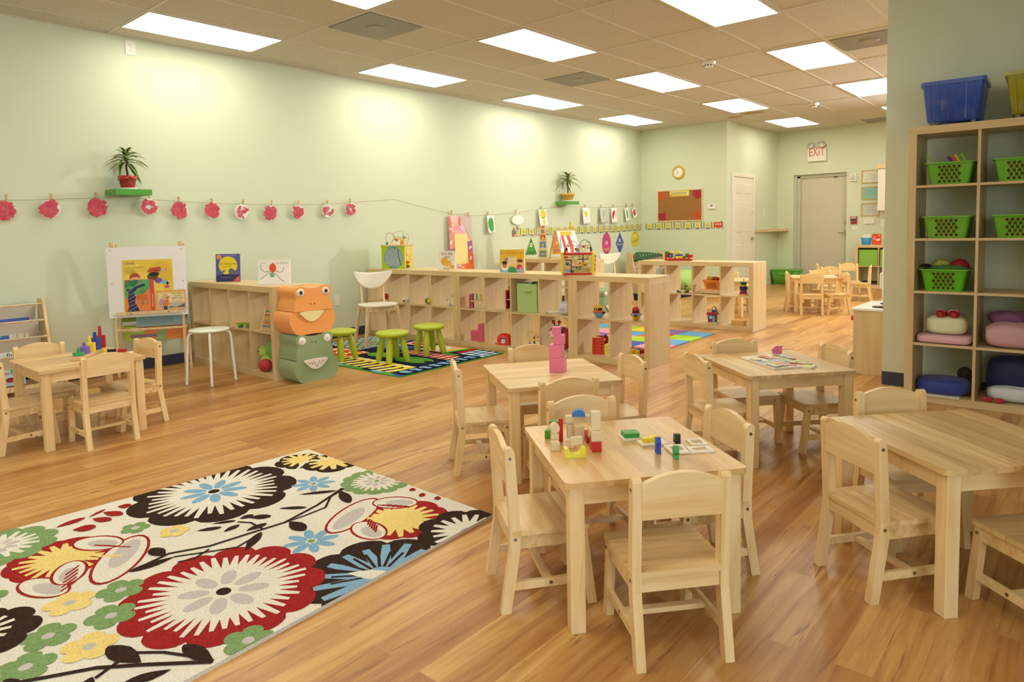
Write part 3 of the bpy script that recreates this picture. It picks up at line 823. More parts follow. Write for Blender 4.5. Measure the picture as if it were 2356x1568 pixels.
for k in range(10):
    x = 1.02 + .115 * k
    lp([(x, 3.74), (x + .05, 3.74), (x + .10, 3.90), (x + .07, 4.07), (x + .03, 4.07), (x + .06, 3.90)], 'black', tg)
    lp([(x + .06, 3.74), (x + .085, 3.74), (x + .125, 3.88), (x + .10, 3.93)], 'cream', tg)
    lp(circ(x + .06, 4.02, .035, .05, 10), 'cream', tg)
lp(rect(.30, 3.755, 1.10, 3.93), 'orange'); lp(circ(.7, 3.85, .3, .07), 'cream')
dg = rect(.60, 3.95, 1.14, 4.27)
lp(dg, 'orange', dg)
for i in range(6):
    for j in range(4): lp([(.62 + .1 * i, 3.99 + .09 * j), (.67 + .1 * i, 3.95 + .09 * j), (.72 + .1 * i, 3.99 + .09 * j), (.67 + .1 * i, 4.03 + .09 * j)], ('red', 'cream', 'yellow')[(i + 2 * j) % 3], dg)
yg = rect(.29, 4.30, .93, 5.02)
lp(yg, 'sky', yg)
for i in range(7):
    for j in range(8): lp([(.30 + .1 * i, 4.345 + .1 * j), (.345 + .1 * i, 4.31 + .1 * j), (.39 + .1 * i, 4.345 + .1 * j), (.345 + .1 * i, 4.38 + .1 * j)], 'yellow', yg)
    lp([(.25 + .1 * i, 4.3), (.26 + .1 * i, 4.3), (.96 + .1 * i, 5.02), (.95 + .1 * i, 5.02)], 'navy', yg); lp([(.95 + .1 * i - .6, 4.3), (.96 + .1 * i - .6, 4.3), (.26 + .1 * i - .6, 5.02), (.25 + .1 * i - .6, 5.02)], 'navy', yg)
# green curls
lp(circ(1.36, 4.26, .19, .11, 26, .15), 'green'); lp(circ(1.82, 4.26, .225, .125, 26, .1), 'green'); lp(circ(2.01, 4.27, .055, .035, 16), 'navy'); lp(circ(1.55, 4.30, .05, .03, 16), 'navy')
pg = rect(1.40, 4.44, 2.09, 4.63)
lp(pg, 'pink', pg)
for i in range(8): lp(rect(1.42 + .095 * i, 4.44, 1.455 + .095 * i, 4.63), 'red', pg)
for j in range(3): lp(rect(1.40, 4.46 + .07 * j, 2.09, 4.478 + .07 * j), 'red', pg)
for i in range(8):
    for j in range(3): lp(rect(1.42 + .095 * i, 4.46 + .07 * j, 1.455 + .095 * i, 4.478 + .07 * j), 'black', pg)
lp([(1.0, 4.42), (1.28, 4.52), (1.36, 4.82), (1.1, 4.7)], 'blue'); lp([(.95, 4.50), (1.12, 4.62), (1.1, 4.8), (.95, 4.8)], 'sky'); lp(rect(1.0, 4.82, 1.34, 4.99), 'pink'); lp(circ(1.17, 4.9, .10, .05), 'red')
for k in range(5): lp(rect(.98 + .09 * k, 5.0, 1.02 + .09 * k, 5.03), 'sky')
lp(rect(1.40, 4.68, 1.78, 5.01), 'pink'); lp(circ(1.57, 4.84, .12, .12), 'cream'); lp([(1.70, 4.70), (1.75, 4.68), (1.83, 5.01), (1.77, 5.01)], 'yellow'); lp([(1.76, 4.68), (1.81, 4.68), (1.89, 5.01), (1.83, 5.01)], 'green'); lp(rect(1.885, 4.76, 1.945, 5.01), 'red')
lp(rect(1.82, 4.64, 2.0, 4.70), 'green')
ck = rect(1.965, 4.735, 2.265, 5.015)
lp(ck, 'sky', ck)
for i in range(7):
    for j in range(6):
        if (i + j) % 2 == 0: lp(rect(1.965 + .045 * i, 4.735 + .047 * j, 2.01 + .045 * i, 4.782 + .047 * j), 'navy' if i % 2 else 'cream', ck)
for k in range(9): lp(circ(2.178, 3.852 + .1145 * k, .062, .05, 18, .35), 'sky')
for k in range(9): lp(circ(2.195, 3.80 + .1145 * k, .05, .03, 14, .35), 'navy') if k else None
lm_.build('pile', rug2)

# interlocking foam tiles behind the short shelving unit
FC = [mat('foam_' + c, c, 0.85, 0.2) for c in ('a8cf3c', '6ba3cf', '8a68a8', 'ead233', 'de9cb4', '4f5fb0', 'd2543c')]
S_, fx, fy = 0.31, 3.470, 7.270
pat = [[1, 0, 1, 4, 3], [2, 6, 0, 5, 4], [3, 1, 4, 0, 2], [0, 4, 2, 1, 3], [1, 0, 6, 2, 0]]
first_tile = True
names = ('sky blue', 'lime green', 'pale', 'pink', 'yellow')
CN = ['lime green', 'sky blue', 'purple', 'yellow', 'pink', 'indigo', 'red']
for i in range(5):
    for j in range(4):
        c = pat[i][j]
        x1, y1 = fx - S_ * i, fy - S_ * j
        pts = []
        def edge(ax, ay, bx, by, sgn):
            L = 9
            for k in range(L):
                for q, o in ((0.02, 0), (0.20, 1), (0.58, 1), (0.76, 0)):
                    u = (k + q) / L; nx, ny = (by - ay), -(bx - ax)
                    d = 0.010 / S_ * o * sgn
                    pts.append((ax + (bx - ax) * u + nx * d, ay + (by - ay) * u + ny * d))
        edge(x1 - S_, y1 - S_, x1, y1 - S_, -1 if j < 3 else 1); edge(x1, y1 - S_, x1, y1, 1 if i == 0 else -1)
        if j == 0: edge(x1, y1, x1 - S_, y1, 1)
        else: pts.append((x1, y1)); pts.append((x1 - S_, y1))
        o = tag(MB().prism(pts, 0.0005, 0.0105, FC[c]).build('foam_tile'), '%s interlocking foam floor tile, row %s back, %s' % (CN[c], ('nearest', 'second', 'third', 'fourth')[3 - j], ('at the right end', 'second from right', 'third from right', 'fourth from right', 'fifth from right')[i]), 'foam tile', 'interlocking foam floor tiles')
mt = tag(MB().prism(rrect(0.36, 9.93, 1.40, 11.12, 0.02), 0, 0.012, m_pile('navy_mat_pile', '1f2640', '161b30')).build('floor_mat'), 'navy blue floor mat far back by the wall seen through the shelving', 'mat')
# ---------------------------------------------------------------- on the left wall
GREENSH = mat('green_lacquer', '56a34a', 0.35)
for lb, y in (('green floating wall shelf under the red-potted plant', 2.283), ('green floating wall shelf under the yellow-potted plant', 8.988)):
    t = tag(MB().box((0.001, y, 1.605), (0.258, y + 0.302, 1.655), GREENSH).build('wall_shelf', bevel=0.0015), lb, 'shelf', 'green floating wall shelves')
LEAFM = NT('variegated_leaf', 0.4)
_uv = LEAFM.n('ShaderNodeTexCoord')
_at = LEAFM.n('ShaderNodeAttribute', _attribute_name='edge')
LEAFM.color(LEAFM.ramp(_at.outputs['Fac'], [(0.0, '2c4a22'), (0.45, '44672e'), (0.70, 'a9b760'), (1.0, 'cfd488')]))
STEMM = mat('woody_stem', '5e4e38', 0.8)
SOIL = mat('potting_soil', '3a2a1e', 0.95)
def dracaena(label, potc, loc, pot_r, pot_h, stem_h, leaf_len, seed, lean):
    t = thing('potted_plant', label, 'plant', loc)
    potm = mat('glazed_pot_' + potc, potc, 0.2, 0.5, coat=0.5)
    k = pot_r / 0.076
    MB().lathe([(0.062 * k, 0.0), (0.072 * k, 0.004), (0.074 * k, 0.016), (0.068 * k, 0.016), (0.06 * k, 0.006)], WHITE, None, 28).build('saucer', t)
    b = 0.008
    MB().lathe([(pot_r * .68, b), (pot_r * .70, b + .002), (pot_r * .90, b + pot_h * .66), (pot_r, b + pot_h * .66), (pot_r, b + pot_h), (pot_r * .90, b + pot_h), (pot_r * .88, b + pot_h * .88), (0.001, b + pot_h * .88)], potm, None, 32).build('pot', t)
    MB().lathe([(pot_r * .86, b + pot_h * .87), (0.001, b + pot_h * .90)], SOIL, None, 20).build('soil', t)
    z0 = b + pot_h * .88
    rnd = random.Random(seed)
    pts = [(lean * (u ** 1.3), 0.004 * math.sin(9 * u), z0 + stem_h * u) for u in [i / 10 for i in range(11)]]
    st = MB().tube(pts, [0.010 - 0.003 * i / 10 + (0.0015 if i % 2 else 0) for i in range(11)], STEMM, None, 8)
    for i in range(26):
        u = rnd.uniform(0.05, 0.95); a = rnd.uniform(0, 2 * PI); p = Vector((lean * u ** 1.3, 0, z0 + stem_h * u))
        st.tube([p, p + Vector((math.cos(a) * .016, math.sin(a) * .016, .012))], [0.003, 0.0006], STEMM, None, 4)
    st.build('stem', t)
    top = Vector((lean, 0, z0 + stem_h))
    n = 24
    for i in range(n):
        a = i * 2.399 + rnd.uniform(-.2, .2); u = i / n
        L = leaf_len * rnd.uniform(.75, 1.08) * (0.75 + 0.3 * (1 - u)); el = RAD(4 + 62 * u + rnd.uniform(-8, 8)); w = 0.021
        base = top + Vector((0, 0, -0.05 + 0.09 * u))
        m = MB(); vs, edge = [], []
        N = 9
        for j in range(N):
            s = j / (N - 1)
            r = L * (s * math.cos(el) + 0.16 * s * s); z = L * (s * math.sin(el) - (0.62 + .2 * (1 - u)) * s * s * (1.05 - .3 * math.sin(el)))
            ww = w * (math.sin(PI * min(1, 0.12 + 0.88 * s) ** .8) ** .6 if s < 1 else 0.03) * (1.0 if s > .05 else .6)
            d = Vector((math.cos(a), math.sin(a), 0)); nrm = Vector((-math.sin(a), math.cos(a), 0))
            c = base + d * r + Vector((0, 0, z))
            c.x = max(c.x, -loc[0] + 0.022)
            for q, e in ((-1, 1.0), (-.45, .45), (0, 0.0), (.45, .45), (1, 1.0)):
                w_ = c + nrm * ww * q + Vector((0, 0, abs(q) * ww * .35)); w_.x = max(w_.x, -loc[0] + 0.004); vs.append(tuple(w_)); edge.append(e)
        fs = [(j * 5 + k, j * 5 + k + 1, j * 5 + k + 6, j * 5 + k + 5) for j in range(N - 1) for k in range(4)]
        o = m.add(vs, fs, LEAFM.m, None, True).build('leaf', t)
        o.data.attributes.new('edge', 'FLOAT', 'POINT').data.foreach_set('value', edge)
    return t
dracaena('small dracaena in a glossy red pot on the nearer green wall shelf', 'b5262c', (0.13, 2.43, 1.655), 0.077, 0.115, 0.17, 0.20, 5, 0.0)
dracaena('small dracaena in a yellow pot on the farther green wall shelf', 'dfa62c', (0.12, 9.17, 1.655), 0.108, 0.125, 0.25, 0.27, 8, 0.0)

STRING = [(0.5, 1.545), (1.504, 1.55), (1.857, 1.563), (2.444, 1.600), (2.62, 1.582), (2.901, 1.563), (3.217, 1.551), (3.871, 1.541), (4.593, 1.560), (5.581, 1.630), (6.284, 1.498), (6.58, 1.455), (6.973, 1.426), (7.305, 1.438), (7.944, 1.470), (8.56, 1.532), (9.228, 1.588), (9.80, 1.572), (10.282, 1.572), (10.9, 1.592), (11.745, 1.642)]
tag(MB().tube([(0.030, y, z) for y, z in STRING], 0.0022, mat('twine', 'a38f63', 0.9), None, 6).build('string'), 'long thin string strung along the left wall with pegs on it', 'string')
def on_string(y):
    for (a, za), (b, zb) in zip(STRING, STRING[1:]):
        if a <= y <= b: return za + (zb - za) * (y - a) / (b - a)
    return 1.5
PEGW = m_wood('peg_wood', 'dcc093', 'cfb080', 'b8935f', 0.6, (8, 60, 60), 0, 2, .1)
def peg(y, label, tilt=0.0):
    z = on_string(y)
    t = thing('clothespin', label, 'clothespin', (0.030, y, z), 0, 'wooden clothespins on the string', rot=(tilt, 0, 0))
    for s in (-1, 1):
        R = RY(s * RAD(11))
        MB().prism([(-.005, -.036), (.005, -.036), (.006, -.004), (.006, .034), (.004, .042), (-.004, .042), (-.006, .034), (-.006, -.004)], 0, 0.006 * s, PEGW, T((s * 0.001, 0, 0.008)) @ R @ RZ(PI / 2) @ RX(PI / 2)).build('prong', t)
    MB().tube([(0.005 * math.cos(a), -0.009 + 0.0014 * a, 0.012 + 0.005 * math.sin(a)) for a in [k * .6 for k in range(22)]], 0.0009, STEEL, None, 5).build('spring', t)
ordi = ['first', 'second', 'third', 'fourth', 'fifth', 'sixth', 'seventh', 'eighth', 'ninth', 'tenth', 'eleventh']
PL = [(1.52, 1.463, 90), (1.839, 1.483, 46), (2.20, 1.501, 70), (2.633, 1.509, 30), (2.913, 1.478, 74), (3.235, 1.477, 66), (3.542, 1.465, 13), (3.866, 1.456, 52), (4.203, 1.465, 28), (4.582, 1.482, 11), (4.905, 1.501, 26)]
look = ['pale pinkish red scraps, cut by the left edge', 'red scraps, its white rim showing at the lower right', 'dense red scraps with a white right edge', 'a ring of loose red scraps, under the green shelf', 'solid red scraps and a white rim', 'dense dark red scraps', 'few scattered red scraps on white', 'red scraps and white dots at the right', 'ragged red scraps sticking out sideways', 'a handful of red scraps on mostly white', 'red scraps in a curled shape, last plate on the right']
for i, (y, z, n) in enumerate(PL):
    rnd = random.Random(20 + i)
    t = thing('paper_plate', 'white paper plate with ' + look[i], 'paper plate', (0.037, y, z), 0, 'paper plates with red collage')
    r = 0.077
    MB().lathe([(0.001, 0.0), (r * .70, 0.0), (r * .80, 0.004), (r * 1.0, 0.009), (r * 1.0, 0.0075), (r * .8, 0.0025), (r * .68, -0.0015), (0.001, -0.0015)], PAPER, RY(PI / 2), 32).build('plate', t)
    c = 'c0282f' if i else 'c9525c'
    cm = MB(); cms = [mat('tissue_red_%d' % k, q, 0.7) for k, q in enumerate(('be2a30', 'c8343a', 'b4242b') if i else ('c9525c', 'd0606a', 'c4485a'))]
    for k in range(int(n * 1.5)):
        a = rnd.uniform(0, 2 * PI); q = math.sqrt(rnd.random()) * r * (0.82 if n < 40 else 0.90)
        if i in (3, 10): q = r * rnd.uniform(.45, .85)
        cx, cy = q * math.cos(a), q * math.sin(a) + (0.006 if i == 1 else 0)
        if i == 1: cx -= 0.012
        s = rnd.uniform(.015, .027)
        pts = [(cx + s * rnd.uniform(.6, 1.15) * math.cos(w), cy + s * rnd.uniform(.6, 1.15) * math.sin(w)) for w in [rnd.uniform(0, .7) + v for v in (0, 1.5, 3.0, 4.6)]]
        cm.poly(pts, cms[k % 3], wallx(0.0, 0, 0), 0.0095 + 0.00006 * k)
    cm.build('collage', t)
    peg(y + (0.02, .018, -.007, .013, .005, .007, .024, .023, .012, .01, 0)[i], 'wooden clothespin holding the %s paper plate from the left' % ordi[i], RAD((-4, 2, -8, 0, 2, 3, -3, -5, -3, 4, -6)[i]))

# paintings and poster hung by pegs
def sheet(name, label, cat, y, z, w, h, tilt, draw, curl=0.02, col=PAPER, peg_label=None, pegs=(0.0,), group='paintings hung on the string'):
    t = thing(name, label, cat, (0.036, y, z), 0, group, rot=(tilt, 0, 0))
    fn = lambda u, v: (curl * (1 - v) ** 2 + 0.35 * curl * math.cos(PI * u), (u - .5) * w, -h * (1 - v))
    MB().grid(fn, 7, 9, col, None, True).build('paper_sheet', t, solid=0.0006)
    m = MB()
    d = [0.0009]
    def dab(pts, c):
        d[0] += 0.00015
        m.add([tuple(Vector(fn(px / w + .5, 1 + py / h)) + Vector((d[0], 0, 0))) for px, py in pts], [list(range(len(pts)))], hexm(c))
    draw(dab)
    m.build('paint', t)
    for k, p in enumerate(pegs): peg(y + p, peg_label if len(pegs) == 1 else peg_label[k], 0.0)
def d_green(D):
    D(wob(0, -.13, .068, 22, .12, 3, .105), '3f9a38'); D(wob(.005, -.11, .045, 16, .2, 5, .06), '4fae42'); D(rect(-.06, -.136, .03, -.132), '1d2b1a')
sheet('painting', 'painting with one big green blob on thin clear paper, right of the leaf poster', 'painting', 7.36, 1.43, .17, .26, .02, d_green, .025, PAPER, 'clothespin holding the green blob painting', (-.05,))
def d_lemon(D):
    D(wob(-.005, -.08, .085, 24, .12, 8, .078), 'd9d04e'); D(wob(.01, -.19, .04, 18, .15, 9, .05), 'c9d85a'); D(rect(-.05, -.135, .05, -.129), '2a2a1a'); D(wob(.0, -.07, .05, 16, .2, 4, .04), 'e2d867')
sheet('painting', 'painting with a yellow lemon-like shape, left of the farther green wall shelf', 'painting', 8.60, 1.525, .24, .27, .03, d_lemon, .03, PAPER, 'clothespin holding the lemon painting', (-.03,))
def d_yel(D): D(wob(-.01, -.10, .052, 18, .1, 8, .05), 'ecd52f'); D(rect(-.05, -.155, .04, -.15), '2a2a1a'); D(wob(0, -.19, .02, 10, .2, 2), 'e8e29a'); D([(.07, -.03), (.085, -.02), (.10, -.005), (.09, -.03)], 'c0392f')
sheet('painting', 'white sheet with a small yellow disc, right of the farther green wall shelf', 'painting', 9.815, 1.562, .25, .275, .02, d_yel, .02, PAPER, 'clothespin holding the yellow disc painting', (-.02,))
def d_grey(D): D(wob(0, -.10, .022, 12, .3, 3, .07), '8fb08c')
sheet('painting', 'sheet with a faint pale green mark, second right of the farther green shelf', 'painting', 10.345, 1.56, .24, .265, .02, d_grey, .03, mat('grey_paper', 'c9ccbd', .8), 'clothespin holding the faint green painting', (-.06,))
def d_red(D):
    D([(-.07, -.08), (.0, -.04), (.045, -.05), (-.01, -.14), (-.05, -.20), (-.085, -.19)], 'c5202b')
    for k in range(7): D([(-.0 + .012 * k, -.12 - .012 * k), (.07, -.09 - .022 * k), (.072, -.096 - .022 * k)], 'd0485a')
sheet('painting', 'white sheet with bold red brush strokes', 'painting', 10.71, 1.565, .22, .27, .02, d_red, .02, PAPER, 'clothespin holding the red brush painting', (-.02,))
def d_grn2(D): D(wob(0, -.11, .032, 14, .15, 3, .085), '3aa03a'); D(rect(-.025, -.115, .03, -.11), '1d2b1a')
sheet('painting', 'narrow white sheet with an upright bright green oval', 'painting', 11.15, 1.57, .17, .25, .12, d_grn2, .02, PAPER, 'clothespin holding the green oval painting', (.0,))
def d_red2(D): D(wob(.0, -.075, .055, 16, .2, 3, .06), 'cc2a3f')
sheet('painting', 'small tilted sheet with a red blot nearest the room corner', 'painting', 11.40, 1.56, .15, .17, .35, d_red2, .02, PAPER, 'clothespin nearest the room corner holding the red blot', (-.02,))
# cloud cutout
t = tag(MB().prism(scal(0, 0, .142, 9, .12, ry=.072), -.001, .001, PAPER, wallx(0.036, 7.98, 1.362)).build('cloud_cutout'), 'white cloud-shaped paper cutout hanging on the string', 'paper cutout')
peg(7.94, 'clothespin holding the white paper cloud')
# leaf poster with the poem sheet
def d_leaf(D):
    bw, bh = .48, .77
    D([(-.235, -.005), (.0, -.005), (.02, -.20), (-.23, -.25)], 'd9664a'); D([(.0, -.005), (.235, -.005), (.235, -.36), (.10, -.2)], 'c9b7ae'); D([(-.23, -.25), (-.13, -.22), (-.13, -.46), (-.23, -.47)], 'e08a78'); D([(-.235, -.40), (-.12, -.40), (-.12, -.55), (-.235, -.55)], 'a8577e')
    D([(.13, -.36), (.235, -.34), (.235, -.50), (.13, -.50)], 'a54f86'); D([(.10, -.50), (.237, -.50), (.237, -.68), (.0, -.70)], 'dd6a46'); D([(-.10, -.66), (.237, -.66), (.237, -.765), (-.05, -.765)], 'e8743f')
    D(wob(-.08, -.16, .075, 14, .2, 2, .05), 'e59aa2'); D(wob(.06, -.16, .06, 14, .2, 4, .05), 'd3cbe0'); D(wob(-.0, -.21, .05, 12, .2, 6, .02), 'e8a0b0')
    for k, (x, y, a, c) in enumerate(((-.10, -.05, .6, 'e9c9b6'), (-.2, -.18, -.4, 'e6b3bb'), (.05, -.05, .2, 'dca7c0'), (.15, -.12, 1.2, 'd9cfcf'), (.17, -.21, .1, 'efe3d9'), (.19, -.33, 1.0, 'ddb46a'), (-.205, -.36, 1.2, 'eed9c6'), (.185, -.44, .3, 'e5d0dc'), (.18, -.59, 1.1, 'ecdad2'), (.02, -.70, .4, 'efd9cf'), (.13, -.69, .6, 'f1d5c8'), (-.15, -.13, .3, 'e8d77a'), (-.07, -.68, .2, 'cfc6c4'))):
        D(circ(x, y, .036, .018, 10, a), c)
    D(rect(-.145, -.66, .125, -.25), 'ead98a')
    for k in range(11):
        x0 = -.13 + (.0, .03, .04, .08, -.0, .05, .035, .09, .12, .09, .1)[k]; L = (.17, .13, .18, .14, .24, .15, .03, .05, .06, .02, .07)[k]
        D(rect(x0, -.285 - .035 * k, min(x0 + L, .115), -.281 - .035 * k), '8a90a0')
sheet('leaf_poster', 'orange and pink autumn leaf poster with a yellow poem sheet on the string', 'poster', 6.735, 1.424, .475, .755, .0, d_leaf, .035, mat('poster_pink', 'e7b3ad', .45), ('left clothespin of the leaf poster', 'right clothespin of the leaf poster'), (-.155, .17), None)

# ---------------------------------------------------------------- alphabet train border
tr = thing('alphabet_train_border', 'paper alphabet train border, yellow letter wagons running into the corner', 'wall border')
def tz(y): return 1.122 + (0.010 * (y - 7.9) / 2.9 if y < 10.8 else 0.010 + 0.028 * (y - 10.8) / 0.95)
def frame_at(s):
    if s < YB: return wallx(0.002, s, tz(s))
    return wally(s - YB, YB - 0.002, 1.160)
def wagon(s, w, lab, green):
    A = Art(frame_at(s))
    h = .115
    A.rect(0, -.012, w + .018, .004, '9fa3a0'); A.rect(0.0, .004, w, h - .006, 'e3d36a' if not green else 'dcd468')
    c = '6f9f3f' if green else '4f86b8'
    A.rect(.002, .002, .022, h, c); A.rect(w - .020, .002, w - .002, h, c); A.rect(.040, .0, w - .040, .012, '2a2a28')
    A.ell(.03, .002, .014, .012, 'd9d6c8'); A.ell(w - .03, .002, .014, .012, 'd9d6c8'); A.rect(w - .002, .012, w + .022, .02, '6b6f74'); A.ell(w + .01, .016, .008, .008, 'cfc9a0')
    A.text(lab, w / 2, .058, .062, '8a8352')
    A.build('train_wagon', tr)
A = Art(frame_at(7.867))
A.rect(0, -.012, .195, .006, '9fa3a0'); A.rect(.01, .01, .11, .075, '5f6570'); A.ell(.05, .055, .042, .042, '6a7079'); A.ell(.055, .11, .022, .020, 'c98a2e'); A.rect(.03, .09, .078, .102, 'd4642a'); A.rect(.105, .05, .165, .145, 'b9c07a'); A.rect(.115, .09, .155, .135, '6f88a8'); A.ell(.14, .045, .028, .03, 'e0c23e'); A.ell(.035, .01, .026, .022, 'c4512f'); A.ell(.085, .008, .02, .02, 'd9a93a'); A.ell(.15, .008, .022, .02, 'd9c65a')
A.build('train_engine', tr)
for k in range(26):
    s = 8.068 + .1968 * k
    if k > 18: s = YB + .092 + .1968 * (k - 19)
    wagon(s, .168 if k != 18 else .140, 'ABCDEFGHIJKLMNOPQRSTUVWXYZ'[k] + 'abcdefghijklmnopqrstuvwxyz'[k], k in (0, 4, 8, 14, 20))
A = Art(frame_at(YB + 1.466))
A.rect(0, -.012, .19, .004, '9fa3a0'); A.rect(.005, .008, .175, .11, 'cf3d22'); A.rect(.03, .055, .055, .085, 'e9d9b0'); A.rect(.075, .055, .10, .085, 'e9d9b0'); A.rect(.118, .055, .143, .085, 'e9d9b0'); A.rect(.155, .02, .172, .09, '3f6f9f'); A.rect(.05, .0, .12, .012, 'e0b83a'); A.ell(.15, .122, .012, .01, '2a2a2a'); A.ell(.04, .0, .02, .014, 'd9d6c8'); A.ell(.14, .0, .02, .014, 'd9d6c8')
A.build('train_caboose', tr)

# ---------------------------------------------------------------- shape posters
def shape_poster(label, pts, col, y, z, fig, word, wpos, wcol, wsize=.075, wrot=0.0):
    t = thing('shape_poster', label, 'poster', (0, y, z), 0, 'coloured shape posters on the left wall')
    M = wallx(0.001, 0, 0)
    MB().prism(pts, 0, .002, hexm(col), M).build('card', t)
    A = Art(wallx(0.0028, 0, 0))
    fx, fy = fig
    A.ell(fx, fy + .045, .017, .022, '2b1a16'); A.ell(fx, fy + .036, .011, .014, 'c9946a'); A.poly([(fx - .032, fy - .035), (fx + .032, fy - .035), (fx + .026, fy + .022), (fx - .026, fy + .022)], 'efe9dc'); A.rect(fx - .011, fy - .022, fx + .011, fy + .012, col); A.rect(fx - .018, fy - .05, fx - .006, fy - .040, '4a2a2a'); A.rect(fx + .006, fy - .05, fx + .018, fy - .040, '4a2a2a')
    A.build('figure', t)
    B = Art(wallx(0.0030, 0, 0))
    B.text(word, wpos[0], wpos[1], wsize, wcol, rot=wrot); B.build('lettering', t)
shape_poster('green triangle poster with the word triangle', [(-.145, -.135), (.145, -.135), (.0, .14)], '4a9a35', 8.33, .955, (-.0, .02), 'triangle', (0.0, -.10), '1f3a1a', .078)
shape_poster('orange square poster with the word square, seen through the tabletop easel', [(-.14, -.15), (.14, -.15), (.14, .15), (-.14, .15)], 'd98a35', 9.02, .955, (0, .04), 'square', (0.0, -.09), '8a3a7a', .085)
shape_poster('pink oval poster with the word oval', circ(0, 0, .146, .195, 30), 'c7477f', 10.504, .928, (0, .02), 'oval', (0, -.10), 'ecc24a', .10)
shape_poster('blue diamond poster with the word diamond', [(0, -.205), (.145, 0), (0, .205), (-.145, 0)], '4663b0', 10.958, .918, (0, .06), 'diamond', (0, -.015), 'd8d27a', .066)
shape_poster('yellow hexagon poster with the word hexagon', [(-.10, -.16), (.09, -.12), (.165, .03), (.08, .16), (-.11, .12), (-.165, -.03)], 'd9cc35', 11.515, .985, (-.02, .06), 'hexagon', (0, -.03), '6f6a1f', .072, .25)

# ---------------------------------------------------------------- fittings on the walls
PLASTIC = mat('white_plastic_plate', 'e9e8e0', 0.4)
def outlet(label, M, w=.074, h=.122, socket=True, cat='wall outlet'):
    t = thing('wall_outlet', label, cat, M.to_translation(), 0, None)
    R = M.to_3x3().to_4x4()
    MB().prism(rrect(-w / 2, -h / 2, w / 2, h / 2, .006), 0, .006, PLASTIC, R).build('cover_plate', t, bevel=0.0015)
    if socket:
        for s in (-1, 1):
            m = MB().prism(circ(0, s * .024, .017, .014, 18), .006, .008, PLASTIC, R)
            for dx in (-.006, .006): m.box((dx - .0012, s * .024 + .001, .0079), (dx + .0012, s * .024 + .008, .0083), BLACK, R)
            m.prism(circ(0, s * .024 - .007, .0025, None, 8), .0079, .0083, BLACK, R)
            m.build('socket', t)
    return t
outlet('white electrical outlet high up under the ceiling', wallx(0, 2.568, 2.95), .085, .128)
outlet('blank white wall plate beside the orange foam block', wallx(0, 4.692, .443), .078, .125, False, 'wall plate')
outlet('white outlet low on the left wall near the far book rack', wallx(0, 11.15, .44))
outlet('white outlet at the right of the framed certificates, by the wall cabinet', wally(3.656, YD, 1.19), .085, .128)
outlet('small white switch plate under the red fire alarm pull', wally(3.17, YD, 1.107), .112, .074, False, 'wall plate')
outlet('tall pale switch plate above the narrow corner shelf', wallx(XC, 13.55, 1.44), .10, .15, False, 'wall plate')

# cork board, clock, thermostat
cb = thing('cork_board', 'framed cork board on the back wall under the clock', 'notice board')
k = NT('cork', .9); _n = k.n('ShaderNodeTexNoise', Vector=k.n('ShaderNodeTexCoord').outputs['Object'], Scale=120.0, Detail=4.0).outputs[0]
k.color(k.ramp(_n, [(.35, '8d6230'), (.65, 'a5763f')]))
MB().box((.352, YB - .010, 1.300), (1.258, YB, 1.884), k.m).build('cork_panel', cb)
fm = MB(); 
for a, b in (((.349, 1.298), (1.262, 1.318)), ((.349, 1.866), (1.262, 1.886)), ((.349, 1.318), (.369, 1.866)), ((1.242, 1.318), (1.262, 1.866))): fm.box((a[0], YB - .018, a[1]), (b[0], YB - .001, b[1]), W_RAW)
fm.build('frame', cb, bevel=.002)
def pinned(label, name, pts, c, x, z):
    tag(MB().prism(pts, 0, .002, hexm(c), wally(x, YB - .0105, z)).build(name), label, 'paper cutout')
pinned('orange rounded paper leaf in the top left of the cork board', 'paper_leaf', scal(0, 0, .082, 5, .06, rot=.3), 'c1541f', .452, 1.785)
pinned('orange round paper leaf in the lower right of the cork board', 'paper_leaf', scal(0, 0, .085, 7, .06), 'c1541f', 1.145, 1.400)
ml = [(0, -.09), (.03, -.085), (.05, -.06), (.085, -.05), (.07, -.01), (.09, .02), (.06, .04), (.065, .095), (.03, .075), (.005, .055), (-.03, .08), (-.05, .06), (-.085, .06), (-.075, .02), (-.09, -.01), (-.055, -.04), (-.03, -.07)]
pinned('dark red maple leaf cutout in the top right of the cork board', 'paper_leaf', ml, 'a01f33', 1.158, 1.79)
pinned('dark red maple leaf cutout in the lower left of the cork board', 'paper_leaf', ml, 'a01f33', .452, 1.395)
t = thing('month_card', 'small yellow September card pinned at the top of the cork board', 'sign', (.807, YB - .0105, 1.816))
MB().prism(rect(-.193, -.053, .193, .053), 0, .0015, hexm('e3d873'), FRONT).build('card', t)
A = Art(FRONT @ T((0, 0, .0015))); A.rect(-.19, -.05, .19, -.02, 'e2b950'); A.rect(-.19, .03, .19, .05, 'd9dd7a'); A.ell(-.165, -.03, .016, .018, 'c9822a'); A.rect(.145, -.03, .175, .0, 'e9e6da'); A.text('September', -.01, .008, .072, '3f76a8'); A.build('lettering', t)
t = thing('wall_clock', 'round wall clock with yellow rim on the back wall', 'clock', (.788, YB, 2.206))
MB().lathe([(.092, .028), (.100, .034), (.118, .030), (.124, .016), (.122, 0)], hexm('dcae35', .35), FRONT, 40, cap=False).build('rim', t)
MB().prism(circ(0, 0, .098, None, 36), 0, .018, PAPER, FRONT).build('dial', t)
A = Art(FRONT @ T((0, 0, .0185)))
for kk in range(12):
    a = kk * PI / 6; A.text(str(12 if kk == 0 else kk), .078 * math.sin(a), .078 * math.cos(a), .020, '5a5a50')
A.build('numerals', t)
